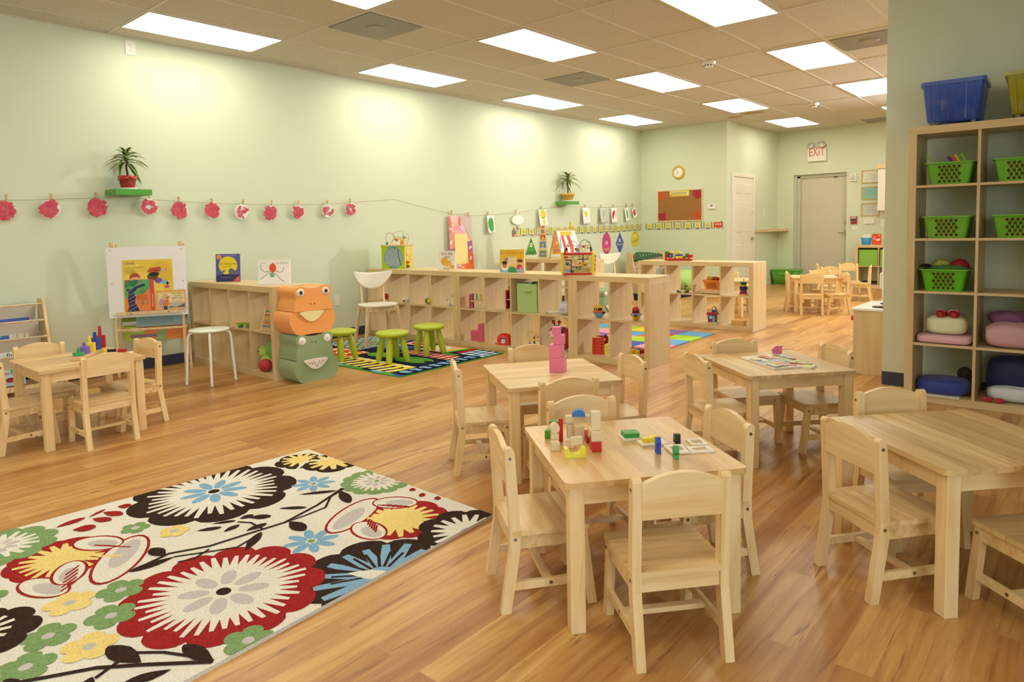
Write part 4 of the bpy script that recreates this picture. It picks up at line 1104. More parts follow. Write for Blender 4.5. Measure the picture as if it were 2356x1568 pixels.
for nm, a, L, w in (('hour_hand', RAD(207), .05, .007), ('minute_hand', RAD(-32), .078, .005)):
    Art(FRONT @ T((0, 0, .020))).line([(0, 0), (L * math.sin(a), L * math.cos(a))], w, '22221e').build(nm, t)
t = thing('thermostat', 'white rectangular thermostat right of the cork board', 'thermostat', (1.437, YB, 1.553))
MB().prism(rrect(-.068, -.042, .068, .042, .008), 0, .026, PLASTIC, FRONT).build('case', t, bevel=.003)
A = Art(FRONT @ T((0, 0, .026))); A.rect(-.028, .0, .022, .026, '8f958a'); A.rect(-.014, .004, -.002, .022, '25282a'); A.rect(.002, .004, .014, .022, '25282a'); A.build('display', t)

# exit wall
t = thing('exit_sign', 'white EXIT sign with two emergency lamps above the exit door', 'exit sign', (2.482, YD, 2.548))
MB().box((-.172, -.05, -.128), (.172, -.001, .128), PLASTIC).build('housing', t, bevel=.004)
A = Art(FRONT @ T((0, 0, .0502))); A.text('EXIT', 0, .045, .235, hexm('e0421f'), sx=.62); A.build('lettering', t)
LAMP = mat('clear_lamp_head', 'd9d9d0', 0.12, 0.6)
for s in (-1, 1):
    MB().lathe([(.03, 0), (.055, .03), (.065, .06), (.001, .062)], LAMP, T((s * .085, -.035, .165)) @ RX(RAD(65)) @ RY(s * RAD(20)), 20).cyl((s * .085, -.03, .125), (s * .085, -.03, .165), .014, PLASTIC).build('emergency_lamp', t)
t = thing('alarm_strobe', 'square white fire alarm strobe right of the exit door', 'alarm', (3.14, YD, 2.063))
MB().prism(rrect(-.056, -.068, .056, .068, .006), 0, .035, PLASTIC, FRONT).build('housing', t, bevel=.003)
m = MB()
for kk in range(5): m.box((-.04, -.037, -.045 + .011 * kk), (.04, -.035, -.040 + .011 * kk), mat('grey_grille', '9b9a90', .5))
m.prism(rrect(-.02, .01, .02, .05, .004), .035, .048, LAMP, FRONT); m.build('lens_and_grille', t)
t = thing('fire_alarm_pull', 'red fire alarm pull box beside the exit door handle', 'alarm', (3.158, YD, 1.255))
MB().prism(rrect(-.054, -.071, .054, .071, .005), 0, .035, hexm('a8262a', .35), FRONT).build('housing', t, bevel=.003)
A = Art(FRONT @ T((0, 0, .035))); A.rect(-.04, .035, .04, .062, 'd8cfc6'); A.text('FIRE', 0, .048, .028, 'a8262a'); A.rect(-.04, -.012, .04, .016, '2d2a2c'); A.rect(-.042, .018, .042, .028, '8a8a88'); A.rect(-.042, -.030, .042, -.018, '8a8a88'); A.ell(.035, -.052, .009, .009, '1c1c1c'); A.build('pull_handle', t)
t = thing('intercom_panel', 'white horizontal control panel under the lowest certificate', 'control panel', (3.424, YD, 1.223))
MB().prism(rrect(-.086, -.043, .086, .043, .006), 0, .025, PLASTIC, FRONT).build('case', t, bevel=.003)
A = Art(FRONT @ T((0, 0, .025))); A.rect(-.06, .008, .045, .022, 'dcdcd4'); A.rect(-.06, -.02, .045, -.006, 'dcdcd4'); A.build('display', t)
for i, (z0, z1, c, lb) in enumerate(((1.938, 2.182, 'dcdccf', 'uppermost wood-framed certificate, grey paper, beside the wall cabinet'), (1.631, 1.876, '8cc0b4', 'middle wood-framed certificate with turquoise paper'), (1.325, 1.568, 'c9ccc2', 'lowest wood-framed certificate, pale grey paper'))):
    t = thing('framed_certificate', lb, 'picture frame', (3.436, YD, (z0 + z1) / 2), 0, 'framed certificates by the exit')
    h = (z1 - z0) / 2; w = .156
    m = MB()
    for a in ((-w, -h, w, -h + .018), (-w, h - .018, w, h), (-w, -h + .018, -w + .018, h - .018), (w - .018, -h + .018, w, h - .018)): m.prism(rect(*a), 0, .016, hexm('c9ab6a', .4), FRONT)
    m.build('frame', t)
    MB().prism(rect(-w + .018, -h + .018, w - .018, h - .018), 0, .006, hexm(c, .3), FRONT).build('certificate', t)
    A = Art(FRONT @ T((0, 0, .006)))
    for kk in range(6): A.rect(-.09 + .01 * (kk % 3), .065 - .022 * kk, .09 - .012 * (kk % 2), .068 - .022 * kk, '8d948c')
    A.build('print', t)
# kitchen wall cabinet
t = thing('wall_cabinet', 'white kitchen wall cabinet, only its left end showing beside the partition', 'cabinet', (3.622, YD - .32, 1.41))
MB().box((0, .02, 0), (.80, .318, .78), DOORW).build('body', t, bevel=.002)
MB().box((-.012, -.01, .76), (.81, .31, .852), W_BIRCH).build('cornice', t, bevel=.006)
for x in (.005, .405):
    d = MB().box((x, 0, .008), (x + .39, .02, .752), DOORW)
    d.box((x + .06, -.006, .07), (x + .33, 0, .69), DOORW); d.build('door', t, bevel=.004)
# narrow corner shelf
tag(MB().prism([(XC, 13.03), (XC + .02, 13.03), (XC + .07, 13.6), (1.95, 14.10), (1.95, YD), (XC, YD)], 1.062, 1.112, W_BIRCH).build('corner_shelf', bevel=.002), 'pale wooden corner shelf between the closet door and the exit door', 'shelf')
# ---------------------------------------------------------------- things by the left wall
def rail(m, p, q, w, d, mt):
    """square bar from p to q"""
    p, q = Vector(p), Vector(q); L = (q - p).length
    R = (q - p).to_track_quat('Z', 'X').to_matrix().to_4x4()
    m.box((-w / 2, -d / 2, 0), (w / 2, d / 2, L), mt, T(p) @ R)
    return m
# easel
EA = RAD(-28.8)
ez = thing('easel', 'two-sided wooden art easel with white board and books by the left wall', 'easel', (.35, 2.4705, 0), EA)
EM = T((.35, 2.4705, 0)) @ RZ(EA)                                # local x faces the room, y runs along the board
for y in (-.270, .270):
    rail(MB(), (.0, y, 0), (-.020, y, 1.172), .03, .022, W_RAW).build('front_leg', ez, bevel=.002)
    rail(MB(), (-.200, y + .026, 0), (-.047, y + .026, 1.172), .03, .022, W_RAW).build('rear_leg', ez, bevel=.002)
BL = T((.018, 0, 1.145)) @ RY(RAD(-.5)) @ RZ(PI / 2) @ RX(PI / 2)   # drawing plane: x along the board, y up
BD = EM @ BL
MB().prism(rrect(-.313, -.616, .313, 0.0, .008), -.005, .005, mat('whiteboard', 'f1f2f4', .25), BL).build('white_board', ez)
for y, z in ((-.28, -.025), (.28, -.025), (-.28, -.315), (.285, -.31), (-.28, -.592), (.285, -.592)): MB().lathe([(.0055, 0), (.005, .0025), (.001, .003)], STEEL, BL @ T((y, z, .005)), 10).build('screw', ez)
MB().prism(rect(-.258, -.590, .268, -.565), .005, .034, W_RAW, BL).build('tray_ledge', ez, bevel=.003)
for y in (-.14, .155): MB().lathe([(.008, 0), (.008, .004), (.001, .006)], STEEL, BL @ T((y, -.578, .034)), 12).build('tray_screw', ez)
m = MB(); rail(m, (.0, -.27, .415), (.0, .27, .415), .018, .018, W_RAW); rail(m, (-.14, -.27, .425), (-.14, .296, .425), .018, .018, W_RAW)
for y in (-.27, .27): rail(m, (-.15, y + .013, .425), (.0, y + .013, .415), .02, .02, W_RAW)
m.build('lower_shelf', ez, bevel=.002)
for y in (-.27, .27): MB().box((-.06, y - .018, 1.15), (.012, y + .018, 1.188), W_RAW).build('top_block', ez, bevel=.003)
def flat_book(name, label, M, w, h, t, cover, draw, group=None, pages='efe9da', cat='book'):
    """a book or big book whose front lies in the drawing plane of M; origin at its lower left corner"""
    tt = thing(name, label, cat, M.to_translation(), 0, group, rot=M.to_euler())
    c = hexm(cover, .35)
    MB().box((0, 0, -.002), (w, h, 0), c).box((0, 0, -t), (w, h, -t + .002), c).box((0, 0, -t + .002), (.003, h, -.002), c).build('cover', tt)
    if t > .006: MB().box((.004, .004, -t + .0021), (w - .004, h - .004, -.0021), hexm(pages, .8)).build('pages', tt)
    A = Art(Matrix.Identity(4)); B = Art(Matrix.Identity(4)); B.d = .0022; A.hull = rect(0, 0, w, h)
    draw(A, B)
    if A.mb.f: A.build('cover_print', tt)
    if B.mb.f: B.build('lettering', tt)
    return tt
def on_board(y, s, off): return BD @ T((y, s, off))
def c_owl(A, B):
    A.rect(0, 0, .365, .445, 'e9cc3e'); A.ell(.30, .33, .10, .10, 'e3bf3a'); A.ell(.13, .18, .19, .16, 'f0d860'); A.rect(.015, .385, .13, .415, 'f4e05a')
    A.ell(.095, .295, .042, .042, 'b9532c'); A.ell(.10, .27, .045, .03, 'eab78a')
    A.poly([(.19, .34), (.215, .375), (.30, .385), (.31, .35), (.27, .325)], 'c2562a'); A.poly([(.225, .355), (.28, .362), (.275, .345)], '6f3a22')
    A.ell(.235, .298, .043, .036, '6b4a2c'); A.ell(.248, .320, .04, .018, '1f1c22'); A.poly([(.255, .28), (.30, .285), (.32, .25), (.28, .235), (.25, .25)], '7d4f9e'); A.poly([(.285, .24), (.32, .27), (.38 - .02, .25), (.345, .225)], '86b6e0'); A.ell(.35, .235, .010, .014, '252525'); A.ell(.345, .205, .02, .012, 'd04a8a'); A.rect(.30, .345, .325, .36, '8fc0dc'); A.rect(.335, .352, .35, .364, 'd95a3a')
    B.text('OWL', .017, .417, .038, '7a2f86', 'LEFT'); B.text('Use this OWL Big Book for', .017, .385, .014, '4a4a3a', 'LEFT'); B.text('• letter naming', .017, .366, .012, '4a4a3a', 'LEFT'); B.text('• story vocabulary', .017, .352, .012, '4a4a3a', 'LEFT'); B.text('• shared reading', .017, .338, .012, '4a4a3a', 'LEFT')
flat_book('big_book', 'large yellow big book standing at the back of the easel tray', on_board(-.193, -.563, .012), .395, .450, .006, 'e9cc3e', c_owl)
def c_123(A, B):
    A.rect(0, 0, .20, .275, 'e8873a'); A.poly([(0, .12), (0, .275), (.20, .275), (.20, .20), (.12, .15), (.06, .12)], '5fb26a')
    A.poly([(.015, 0), (.03, .05), (.02, .10), (.03, .16), (.01, .20), (.05, .195), (.06, .20), (.10, .225), (.17, .245), (.175, .225), (.10, .20), (.07, .16), (.085, .12), (.075, .08), (.10, .03), (.11, 0)], '2d2f5c')
    for k in range(34):
        A.ell(.03 + (k * .37 % .06), .006 + (k * .0057), .003, .003, 'd9dcec', n=6)
    for x, y, c in ((.03, .26, '2f7a54'), (.06, .255, '38855c'), (.09, .26, '2f7a54'), (.02, .23, '3a8a60'), (.07, .235, '2f7a54'), (.15, .19, '4fa85e'), (.17, .21, '58b066'), (.14, .17, '3f9a54'), (.18, .24, '58b066')): A.ell(x, y, .022, .017, c)
    for x, y in ((.025, .26), (.13, .255), (.13, .185)): A.ell(x, y, .009, .009, 'd8485a')
    A.rect(.205, 0, .235, .275, 'd8463a'); A.rect(.21, .03, .222, .15, 'e98a82')
    for k, s in enumerate(('Chicka', 'Chicka')): B.text(s, .092, .135 - .024 * k, .030, 'b8302a', 'LEFT')
    for s, x, c in (('1', .105, '5f9ad8'), ('2', .135, '5b4aa8'), ('3', .170, '6fae5a')): B.text(s, x, .075, .048, c)
flat_book('picture_book', 'orange and green picture book with red spine and a dotted tree on the easel tray', on_board(-.182, -.563, .0225), .228, .277, .010, 'd8463a', c_123)
def c_zeb(A, B):
    A.rect(0, 0, .245, .165, 'e9b46a'); A.rect(.018, .015, .232, .150, 'ecdba0'); A.rect(.018, .015, .232, .065, 'c9b6a8'); A.poly([(.09, .015), (.12, .03), (.16, .018), (.2, .035), (.232, .05), (.232, .015)], '5d6684'); A.ell(.17, .085, .045, .022, 'e6c79a')
    A.poly([(.05, .03), (.045, .08), (.075, .10), (.105, .09), (.10, .05), (.09, .02)], 'e2803a'); A.ell(.075, .115, .026, .028, 'd9b88a'); A.ell(.095, .108, .016, .012, 'b98a5a'); A.rect(.06, .0, .09, .03, '3a3f5a'); A.ell(.045, .07, .018, .03, 'b89ac0'); A.rect(.155, .085, .19, .105, 'efe2c0')
    for k, s in enumerate(('The Zebra', 'on the', 'Zyder Zee')): B.text(s, .175, .140 - .019 * k, .020, '5a6a5a')
flat_book('picture_book', 'small orange landscape book on the right end of the easel tray', on_board(.058, -.563, .0225), .240, .172, .010, 'e2a858', c_zeb)
def c_teal(A, B):
    A.rect(0, 0, .45, .15, '86a0a4'); A.rect(.02, .02, .3, .10, '7d99a2'); A.poly([(0, .15), (.45, .15), (.45, .135), (0, .14)], '4b5a78'); A.rect(.405, .06, .412, .14, '27304a'); A.ell(.395, .06, .012, .010, 'a03a3a')
flat_book('big_book', 'teal grey big book standing sideways under the easel board', EM @ T((-.045, -.12, .432)) @ RZ(PI / 2) @ RX(PI / 2) @ RX(RAD(-8)), .43, .16, .012, '86a0a4', c_teal)
def c_mix(A, B):
    A.rect(0, 0, .16, .13, 'a9c24a'); A.rect(.16, 0, .33, .13, 'd9924a'); A.rect(.33, 0, .52, .13, 'dd8a3f'); A.rect(.05, .03, .26, .055, '8a7098'); A.poly([(.25, 0), (.33, .0), (.34, .10), (.28, .12)], '93b27a'); A.ell(.10, .10, .07, .02, 'd9d6c4')
flat_book('painted_sheet', 'colourful green and orange painted sheet hanging below the easel shelf', EM @ T((-.075, -.225, .302)) @ RZ(PI / 2) @ RX(PI / 2), .53, .14, .002, 'a9c24a', c_mix, cat='painting')
flat_book('painted_sheet', 'lime green painted sheet between the easel shelf and the board', EM @ T((-.07, -.235, .45)) @ RZ(PI / 2) @ RX(PI / 2), .14, .10, .002, 'a3bd4d', lambda A, B: A.rect(.0, 0, .14, .03, 'cfcfc2'), cat='painting')

# canvas book racks
CANVAS = mat('cream_canvas', 'd9d2c4', .9, .1)
def book_rack(label, loc, rz, W, H=.735):
    t = thing('book_rack', label, 'book rack', loc, rz)
    for y in (0, W - .02):
        MB().prism([(.0, 0), (.345, 0), (.345, .05), (.165, H), (.155, H + .008), (.045, H + .008), (.03, H)], 0, .02, W_RAW, T((0, y + .02, 0)) @ RX(PI / 2)).build('side_panel', t, bevel=.004)
    for k in range(4):
        zt = H - .03 - .13 * k; xf = .150 + .046 * k
        MB().cyl((xf, .018, zt), (xf, W - .018, zt), .008, W_RAW, None, 12).build('dowel', t)
        f = lambda u, v, zt=zt, xf=xf: (xf + .009 - .075 * (v ** 1.2) - .012 * math.sin(PI * v), .06 + (W - .12) * u, zt + .009 - .165 * v)
        MB().grid(f, 10, 7, CANVAS, None, True).build('canvas_pocket', t, solid=.002)
    m = MB()
    for z, x in ((.06, .30), (.06, .05), (.45, .05)): m.box((x, .018, z - .02), (x + .018, W - .018, z + .02), W_RAW)
    m.build('cross_rail', t)
    return t
RK = (0.012, 0.92, 0.0)
book_rack('canvas sling book rack cut off at the left picture edge', RK, 0, .80)
def rack_book(label, k, y, w, h, up, cover, draw, W0=RK, rz=0.0):
    zt = .735 - .03 - .13 * k; xf = .150 + .046 * k
    M = T(W0) @ RZ(rz) @ T((xf - .030, y, zt - h + up)) @ RY(RAD(-9)) @ RZ(PI / 2) @ RX(PI / 2)
    flat_book('picture_book', label, M, w, h, .008, cover, draw, 'books in the canvas racks')
rack_book('wide blue book in the top pocket of the left canvas rack', 0, .36, .34, .20, -.025, '4d63b0', lambda A, B: (A.rect(0, 0, .34, .19, '4a5fb0'), A.line([(.20, .16), (.21, .14), (.24, .13)], .003, '2a2f55')), )
rack_book('blue book with pale panel in the second pocket of the left canvas rack', 1, .30, .24, .20, -.012, '3f6db8', lambda A, B: (A.rect(.03, .10, .19, .15, 'b9c9a0'), A.ell(.14, .125, .02, .018, '2a3a2a'), A.ell(.16, .115, .018, .014, '3a4a30')))
rack_book('cream book with two stripes in the second pocket of the left canvas rack', 1, .545, .13, .19, .0, 'd9d3c3', lambda A, B: (A.rect(.045, .0, .06, .185, 'c7ae86'), A.rect(.095, .0, .11, .185, 'c7ae86'), A.rect(.045, .17, .055, .18, '8a3a3a')))
def c_first(A, B):
    w = .42
    A.rect(0, 0, w, .19, 'e9e7e2')
    for k, (c, a) in enumerate((('b22a2a', '5a5350'), ('b22a2a', '6b6460'), ('6f9a2f', 'b98a3a'), ('dda52f', '6f5638'))):
        A.rect(.06 + .078 * k, .105, .135 + .078 * k, .185, c); A.ell(.0975 + .078 * k, .14, .026, .030, a); A.ell(.11 + .078 * k, .12, .022, .014, a)
    A.rect(.372, .105, w, .185, 'b5262a'); A.ell(.398, .145, .026, .03, '2f2c30'); A.ell(.40, .15, .010, .010, 'b9b9b9'); A.rect(.372, .08, w, .115, '6fa04a'); A.rect(.06, .03, .13, .10, 'e0a83a'); A.ell(.1, .05, .03, .02, '3a3226')
    B.text('first', .26, .075, .055, '24242c')
rack_book('wide book titled first with animal squares in the third pocket of the left rack', 2, .29, .43, .20, -.004, 'e9e7e2', c_first)
def c_word(A, B):
    A.rect(0, 0, .34, .18, '9fd0dc'); A.ell(.17, .11, .16, .06, 'b9dde6'); A.ell(.30, .12, .035, .03, '4fae84'); A.ell(.12, .04, .03, .02, 'c0303a'); A.ell(.26, .045, .03, .02, '9a2a34')
    B.text('word!', .24, .10, .05, 'b8303a')
rack_book('pale blue book with red lettering in the lowest pocket of the left rack', 3, .25, .36, .20, -.03, '9fd0dc', c_word)
RK2 = (.165, 10.87, 0.0); RA2 = RAD(-16)
book_rack('far canvas sling book rack in the back corner of the room', RK2, RA2, .80)
rack_book('green book in the far canvas rack below the curved green board', 0, .08, .26, .19, .02, '4c8a3f', lambda A, B: (A.ell(.1, .12, .05, .03, '6fae4f'),), RK2, RA2)
rack_book('violet and white book in the far canvas rack', 1, .10, .22, .18, -.02, 'e2dfe6', lambda A, B: (A.rect(0, .06, .22, .09, '4b3a9a'), A.rect(.02, .12, .15, .14, '7a6ab0')), RK2, RA2)
rack_book('white and yellow book at the right of the far canvas rack', 1, .50, .22, .18, -.03, 'dcdcd2', lambda A, B: (A.rect(0, .05, .22, .08, 'd9b44a'), A.rect(0, .03, .22, .05, 'c78ab0')), RK2, RA2)
t = thing('chalk_slate', 'dark green curved slate with coloured chalk marks on the far book rack', 'chalkboard', RK2, RA2)
MS = T((.245, .06, .62)) @ RY(RAD(-14)) @ RZ(PI / 2) @ RX(PI / 2)
MB().prism([(.0, .0), (.64, .035), (.66, .055), (.645, .085), (.35, .125), (.10, .14), (-.02, .135), (-.02, .02)], 0, .006, hexm('2f5a34', .6), MS).build('slate', t)
A = Art(MS @ T((0, 0, .006)))
for k, c in enumerate(('c9b8a0', 'd9d9e0', 'd9b03a', '8fa0c0', 'e0d24a', 'b9a0a0', 'c9d0d0')): A.line([(.09 + .07 * k, .055 + .003 * k), (.10 + .07 * k, .085), (.085 + .07 * k, .105)], .008, c)
A.build('chalk_marks', t)

# white four-legged stool
WMET = mat('white_powder_coat', 'f2f2ee', .35)
st = thing('round_stool', 'white metal stool with four legs and pale round seat', 'stool', (1.115, 2.635, 0), RAD(20))
sm = MB().lathe([(.001, .438), (.150, .438), (.158, .442), (.161, .448), (.156, .455), (.001, .455)], mat('white_seat_plastic', 'e9efdf', .35), None, 40)
sm.build('seat', st)
m = MB()
for k in range(8): m.lathe([(.012, 0), (.012, .0012)], mat('seat_dimple', 'f6f8f0', .3), T((.09 * math.cos(k * PI / 4), .09 * math.sin(k * PI / 4), .455)), 14)
m.build('seat_dimples', st)
for k in range(4):
    a = k * PI / 2 + PI / 4; c_, s_ = math.cos(a), math.sin(a)
    pts = [(.06, .432), (.125, .432), (.148, .424), (.160, .405), (.166, .37), (.178, .18), (.190, .004)]
    MB().tube([(r * c_, r * s_, z) for r, z in pts], .0105, WMET, None, 12).build('leg', st)

# big soft foam faces
def m_soft(name, c):
    k = NT(name, .62); tc = k.n('ShaderNodeTexCoord')
    n = k.n('ShaderNodeTexNoise', Vector=tc.outputs['Object'], Scale=9.0, Detail=3.0).outputs[0]
    k.color(rgb(c)); k.bump(n, .12, .02); k.b.inputs['Sheen Weight'].default_value = .15
    return k.m
ORF, GRF = m_soft('orange_foam_cover', 'f2a456'), m_soft('green_foam_cover', '8ea578')
EYE = mat('white_felt', 'efe9e2', .8); TOOTH = mat('cream_felt', 'ece1a4', .8)
def smooth_closed(pts, n=6):
    out = []; N = len(pts)
    for i in range(N):
        p0, p1, p2, p3 = pts[i - 1], pts[i], pts[(i + 1) % N], pts[(i + 2) % N]
        for k in range(n):
            u = k / n
            out.append(tuple(.5 * (2 * p1[j] + (p2[j] - p0[j]) * u + (2 * p0[j] - 5 * p1[j] + 4 * p2[j] - p3[j]) * u * u + (3 * p1[j] - p0[j] - 3 * p2[j] + p3[j]) * u ** 3) for j in (0, 1)))
    return out
HEAD = [(-.165, .0), (0, .0), (.165, .0), (.178, .012), (.172, .06), (.155, .105), (.165, .135), (.172, .165), (.155, .197), (.11, .205), (.06, .192), (0, .186), (-.06, .192), (-.11, .205), (-.155, .197), (-.172, .165), (-.165, .135), (-.155, .105), (-.172, .06), (-.178, .012)]
JAW = [(-.13, .0), (0, .0), (.13, .0), (.175, .03), (.205, .085), (.212, .13), (.20, .175), (.165, .192), (.08, .192), (0, .192), (-.08, .192), (-.165, .192), (-.20, .175), (-.212, .13), (-.205, .085), (-.175, .03)]
FD = .265
def foam(label, prof, mt, loc, rz, kind, star=False, teeth=False):
    t = thing('foam_block', label, 'foam block', loc, rz)
    M = RZ(PI / 2) @ RX(PI / 2)            # drawing x -> +Y, y -> up, front faces +X
    MB().prism(smooth_closed(prof, 4), -FD / 2, FD / 2, mt, M, False).build('body', t, bevel=.022, seg=4)
    f = FD / 2
    if kind == 'head':
        for s in (-1, 1):
            MB().lathe([(.033, 0), (.033, .004), (.028, .009), (.001, .011)], EYE, M @ T((s * .118, .155, f - .001)), 24).build('eye', t)
            A = Art(M @ T((s * .118, .155, f + .0102)))
            if star: A.poly([((.024 if k % 2 == 0 else .011) * math.cos(PI / 2 + k * PI / 5 + .2), (.024 if k % 2 == 0 else .011) * math.sin(PI / 2 + k * PI / 5 + .2)) for k in range(10)], '1c1a20')
            else: A.ell(0, 0, .0035, .0035, '1c1a20')
            A.build('pupil', t)
        m = MB()
        for y in (-.028, .008): m.lathe([(.0055, 0), (.005, .003), (.001, .004)], mat('brown_nostril', '8a4a22' if star else '5a4020', .7), M @ T((y, .055 if star else .135, f - .0005)), 10)
        m.build('nostril', t)
    else:
        pts = [(-.115, .188), (.085, .188), (.070, .150), (.03, .118), (-.015, .105), (-.06, .118), (-.095, .150)]
        MB().prism(smooth_closed(pts, 4), f - .002, f + .016, TOOTH if star else EYE, M).build('mouth', t, bevel=.006, seg=3)
        if teeth:
            A = Art(M @ T((0, 0, f + .0165))); A.line([(-.095, .172), (-.075, .152), (-.062, .168), (-.05, .145), (-.038, .168), (-.01, .118), (.012, .17), (.03, .138), (.042, .17), (.055, .155), (.075, .178)], .003, '2a2826'); A.build('teeth_line', t)
FX, FY, FA = 1.663, 3.205, RAD(-2)
foam('green foam jaw block with zigzag white teeth at the bottom of the frog stack', JAW, GRF, (FX + .005, FY + .01, 0), FA, 'jaw', False, True)
foam('green foam head block with round eyes, second from bottom of the frog stack', HEAD, GRF, (FX, FY, .194), FA, 'head')
foam('orange foam jaw block with cream mouth, third from bottom of the frog stack', JAW, ORF, (FX - .005, FY - .005, .400), FA, 'jaw', True)
foam('orange foam head block with star eyes on top of the frog stack', HEAD, ORF, (FX + .005, FY, .594), FA, 'head', True)
foam('green foam jaw block standing behind the short shelving unit', JAW, GRF, (1.675, 7.76, 0), 0, 'jaw', False, True)
foam('green foam head block with white eye seen through the short shelving unit', HEAD, GRF, (1.675, 7.76, .194), 0, 'head')

# lime stools
LIME = mat('lime_plastic', 'b7c733', .38, .4)
ms = thing('lime_stool', 'lime green plastic stool nearest the frog blocks, half hidden by them', 'stool', (1.19, 3.88, LZ), RAD(10), 'lime green children stools')
MB().lathe([(.001, .240), (.12, .240), (.148, .249), (.158, .264), (.153, .279), (.135, .288), (.09, .291), (.001, .291)], LIME, None, 40).build('seat', ms)
for k in range(4):
    a = k * PI / 2 + PI / 4
    p, q = Vector((.088 * math.cos(a), .088 * math.sin(a), .245)), Vector((.142 * math.cos(a), .142 * math.sin(a), 0))
    N = 10
    MB().tube([p.lerp(q, i / N) for i in range(N + 1)], [.021, .024, .027, .0295, .031, .032, .0322, .0318, .031, .028, .022], LIME, None, 16).build('leg', ms)
copy_thing(ms, (1.705, 4.10, LZ), RAD(-9), 'lime green plastic stool in the middle of the three, on the rug')
copy_thing(ms, (1.675, 4.60, LZ), RAD(-12), 'lime green plastic stool standing farthest right, near the shelving')

# white bentwood chairs
CREAMW = mat('white_lacquer', 'f1eddd', .32)
wc = thing('adult_chair', 'white-seated wooden chair with crescent back beside the left wall', 'chair', (.775, 4.675, LZ), RAD(-110.6), 'white wooden chairs with crescent backs')
MB().prism([(x * .205, y * .20 + .01) for x, y in [(math.copysign(abs(math.cos(q)) ** .8, math.cos(q)), math.copysign(abs(math.sin(q)) ** .75, math.sin(q))) for q in [2 * PI * k / 40 for k in range(40)]]], .425, .440, CREAMW).build('seat', wc, bevel=.005)
for s in (-1, 1):
    rail(MB(), (s * .205, .205, 0), (s * .165, .165, .42), .036, .030, W_RAW).build('front_leg', wc, bevel=.004)
    rail(MB(), (s * .20, -.235, 0), (s * .155, -.165, .42), .036, .030, W_RAW).build('rear_leg', wc, bevel=.004)
    rail(MB(), (s * .125, -.155, .435), (s * .130, -.205, .70), .026, .022, W_RAW).build('back_post', wc, bevel=.003)
m = MB()
m.box((-.16, .15, .375), (.16, .17, .423), W_RAW).box((-.16, -.175, .375), (.16, -.155, .423), W_RAW).box((-.165, -.16, .375), (-.145, .16, .423), W_RAW).box((.145, -.16, .375), (.165, .16, .423), W_RAW)
m.build('seat_rail', wc)
def cres(u, v):
    x = (u - .5) * .44; q = abs(x) / .22
    top = .775 + .022 * q ** 2 ; bot = .598 + .165 * q ** 2.6
    return (x, -.178 + .050 * q ** 2, bot + (top - bot) * v)
MB().grid(cres, 25, 8, CREAMW, None, True).build('backrest', wc, solid=.012)
copy_thing(wc, (.66, 9.72, 0), RAD(-110), 'second white chair with crescent back far along the left wall, behind the shelving')
# green bean bag
def blob(m, c, s, mt, e=1.0, n=22, seed=0, amp=0.03, M=None):
    h = n // 2; v = []; rnd = random.Random(seed); ph = [rnd.uniform(0, 6) for _ in range(6)]
    sg = lambda q, p: math.copysign(abs(q) ** p, q)
    for j in range(h + 1):
        b = -PI / 2 + PI * j / h
        for i in range(n):
            a = 2 * PI * i / n
            w = 1 + amp * (math.sin(3 * a + ph[0]) * math.cos(2 * b + ph[1]) + .7 * math.sin(5 * a + ph[2] + 3 * b) + .5 * math.sin(9 * a + ph[3]) * math.cos(5 * b + ph[4]))
            v.append((c[0] + s[0] * w * sg(math.cos(b), e) * sg(math.cos(a), e), c[1] + s[1] * w * sg(math.cos(b), e) * sg(math.sin(a), e), c[2] + s[2] * (1 if b < 0 else w) * sg(math.sin(b), e)))
    f = [(j * n + i, j * n + (i + 1) % n, (j + 1) * n + (i + 1) % n, (j + 1) * n + i) for j in range(h) for i in range(n)]
    return m.add(v, f, mt, M, True)
tag(blob(MB(), (1.10, 11.30, .215), (.34, .32, .215), m_soft('lime_fabric', 'a9d070'), .8, 26, 3, .03).build('bean_bag'), 'lime green bean bag far back seen through the shelving with the train', 'bean bag')
# ---------------------------------------------------------------- on the low shelving
TOP, MID, LOW = .7904, .4034, .0504
def art_book(name, label, x, y, z, rz, w, h, t, cover, draw, lean=0.0):
    return flat_book(name, label, T((x, y, z)) @ RZ(rz) @ RX(lean) @ RX(PI / 2), w, h, t, cover, draw)
def c_moon(A, B):
    A.rect(0, 0, .243, .263, '5a5fae'); A.ell(.125, .155, .095, .085, 'ecd83a', n=30); A.ell(.035, .235, .027, .024, 'dfa03a'); A.poly([(0, 0), (.243, 0), (.243, .065), (.17, .07), (.08, .075), (0, .055)], '34356e')
    A.poly([(.05, .075), (.07, .105), (.095, .11), (.10, .085), (.09, .07)], '7d7a86'); A.poly([(.125, .07), (.13, .115), (.16, .13), (.20, .10), (.215, .065)], '6e6b78'); A.ell(.105, .082, .03, .012, 'ecd83a'); A.poly([(.165, 0), (.243, 0), (.243, .062)], 'd2452f')
    B.text('The Kissing Hand', .125, .170, .026, 'a87a2a'); B.text('by Audrey Penn', .12, .145, .013, 'b08a2a'); B.text('New York Times #1 Bestseller', .14, .248, .012, 'd9d9ea'); B.text('Illustrated by Ruth E. Harper', .10, .04, .010, 'b9b9d6'); B.text('New\nEdition\nInside', .222, .026, .011, 'f0dcd6')
art_book('picture_book', 'blue picture book with a big yellow moon standing on the low shelving', .364, 3.081, TOP, RAD(33), .243, .263, .012, '5257a6', c_moon, RAD(-3))
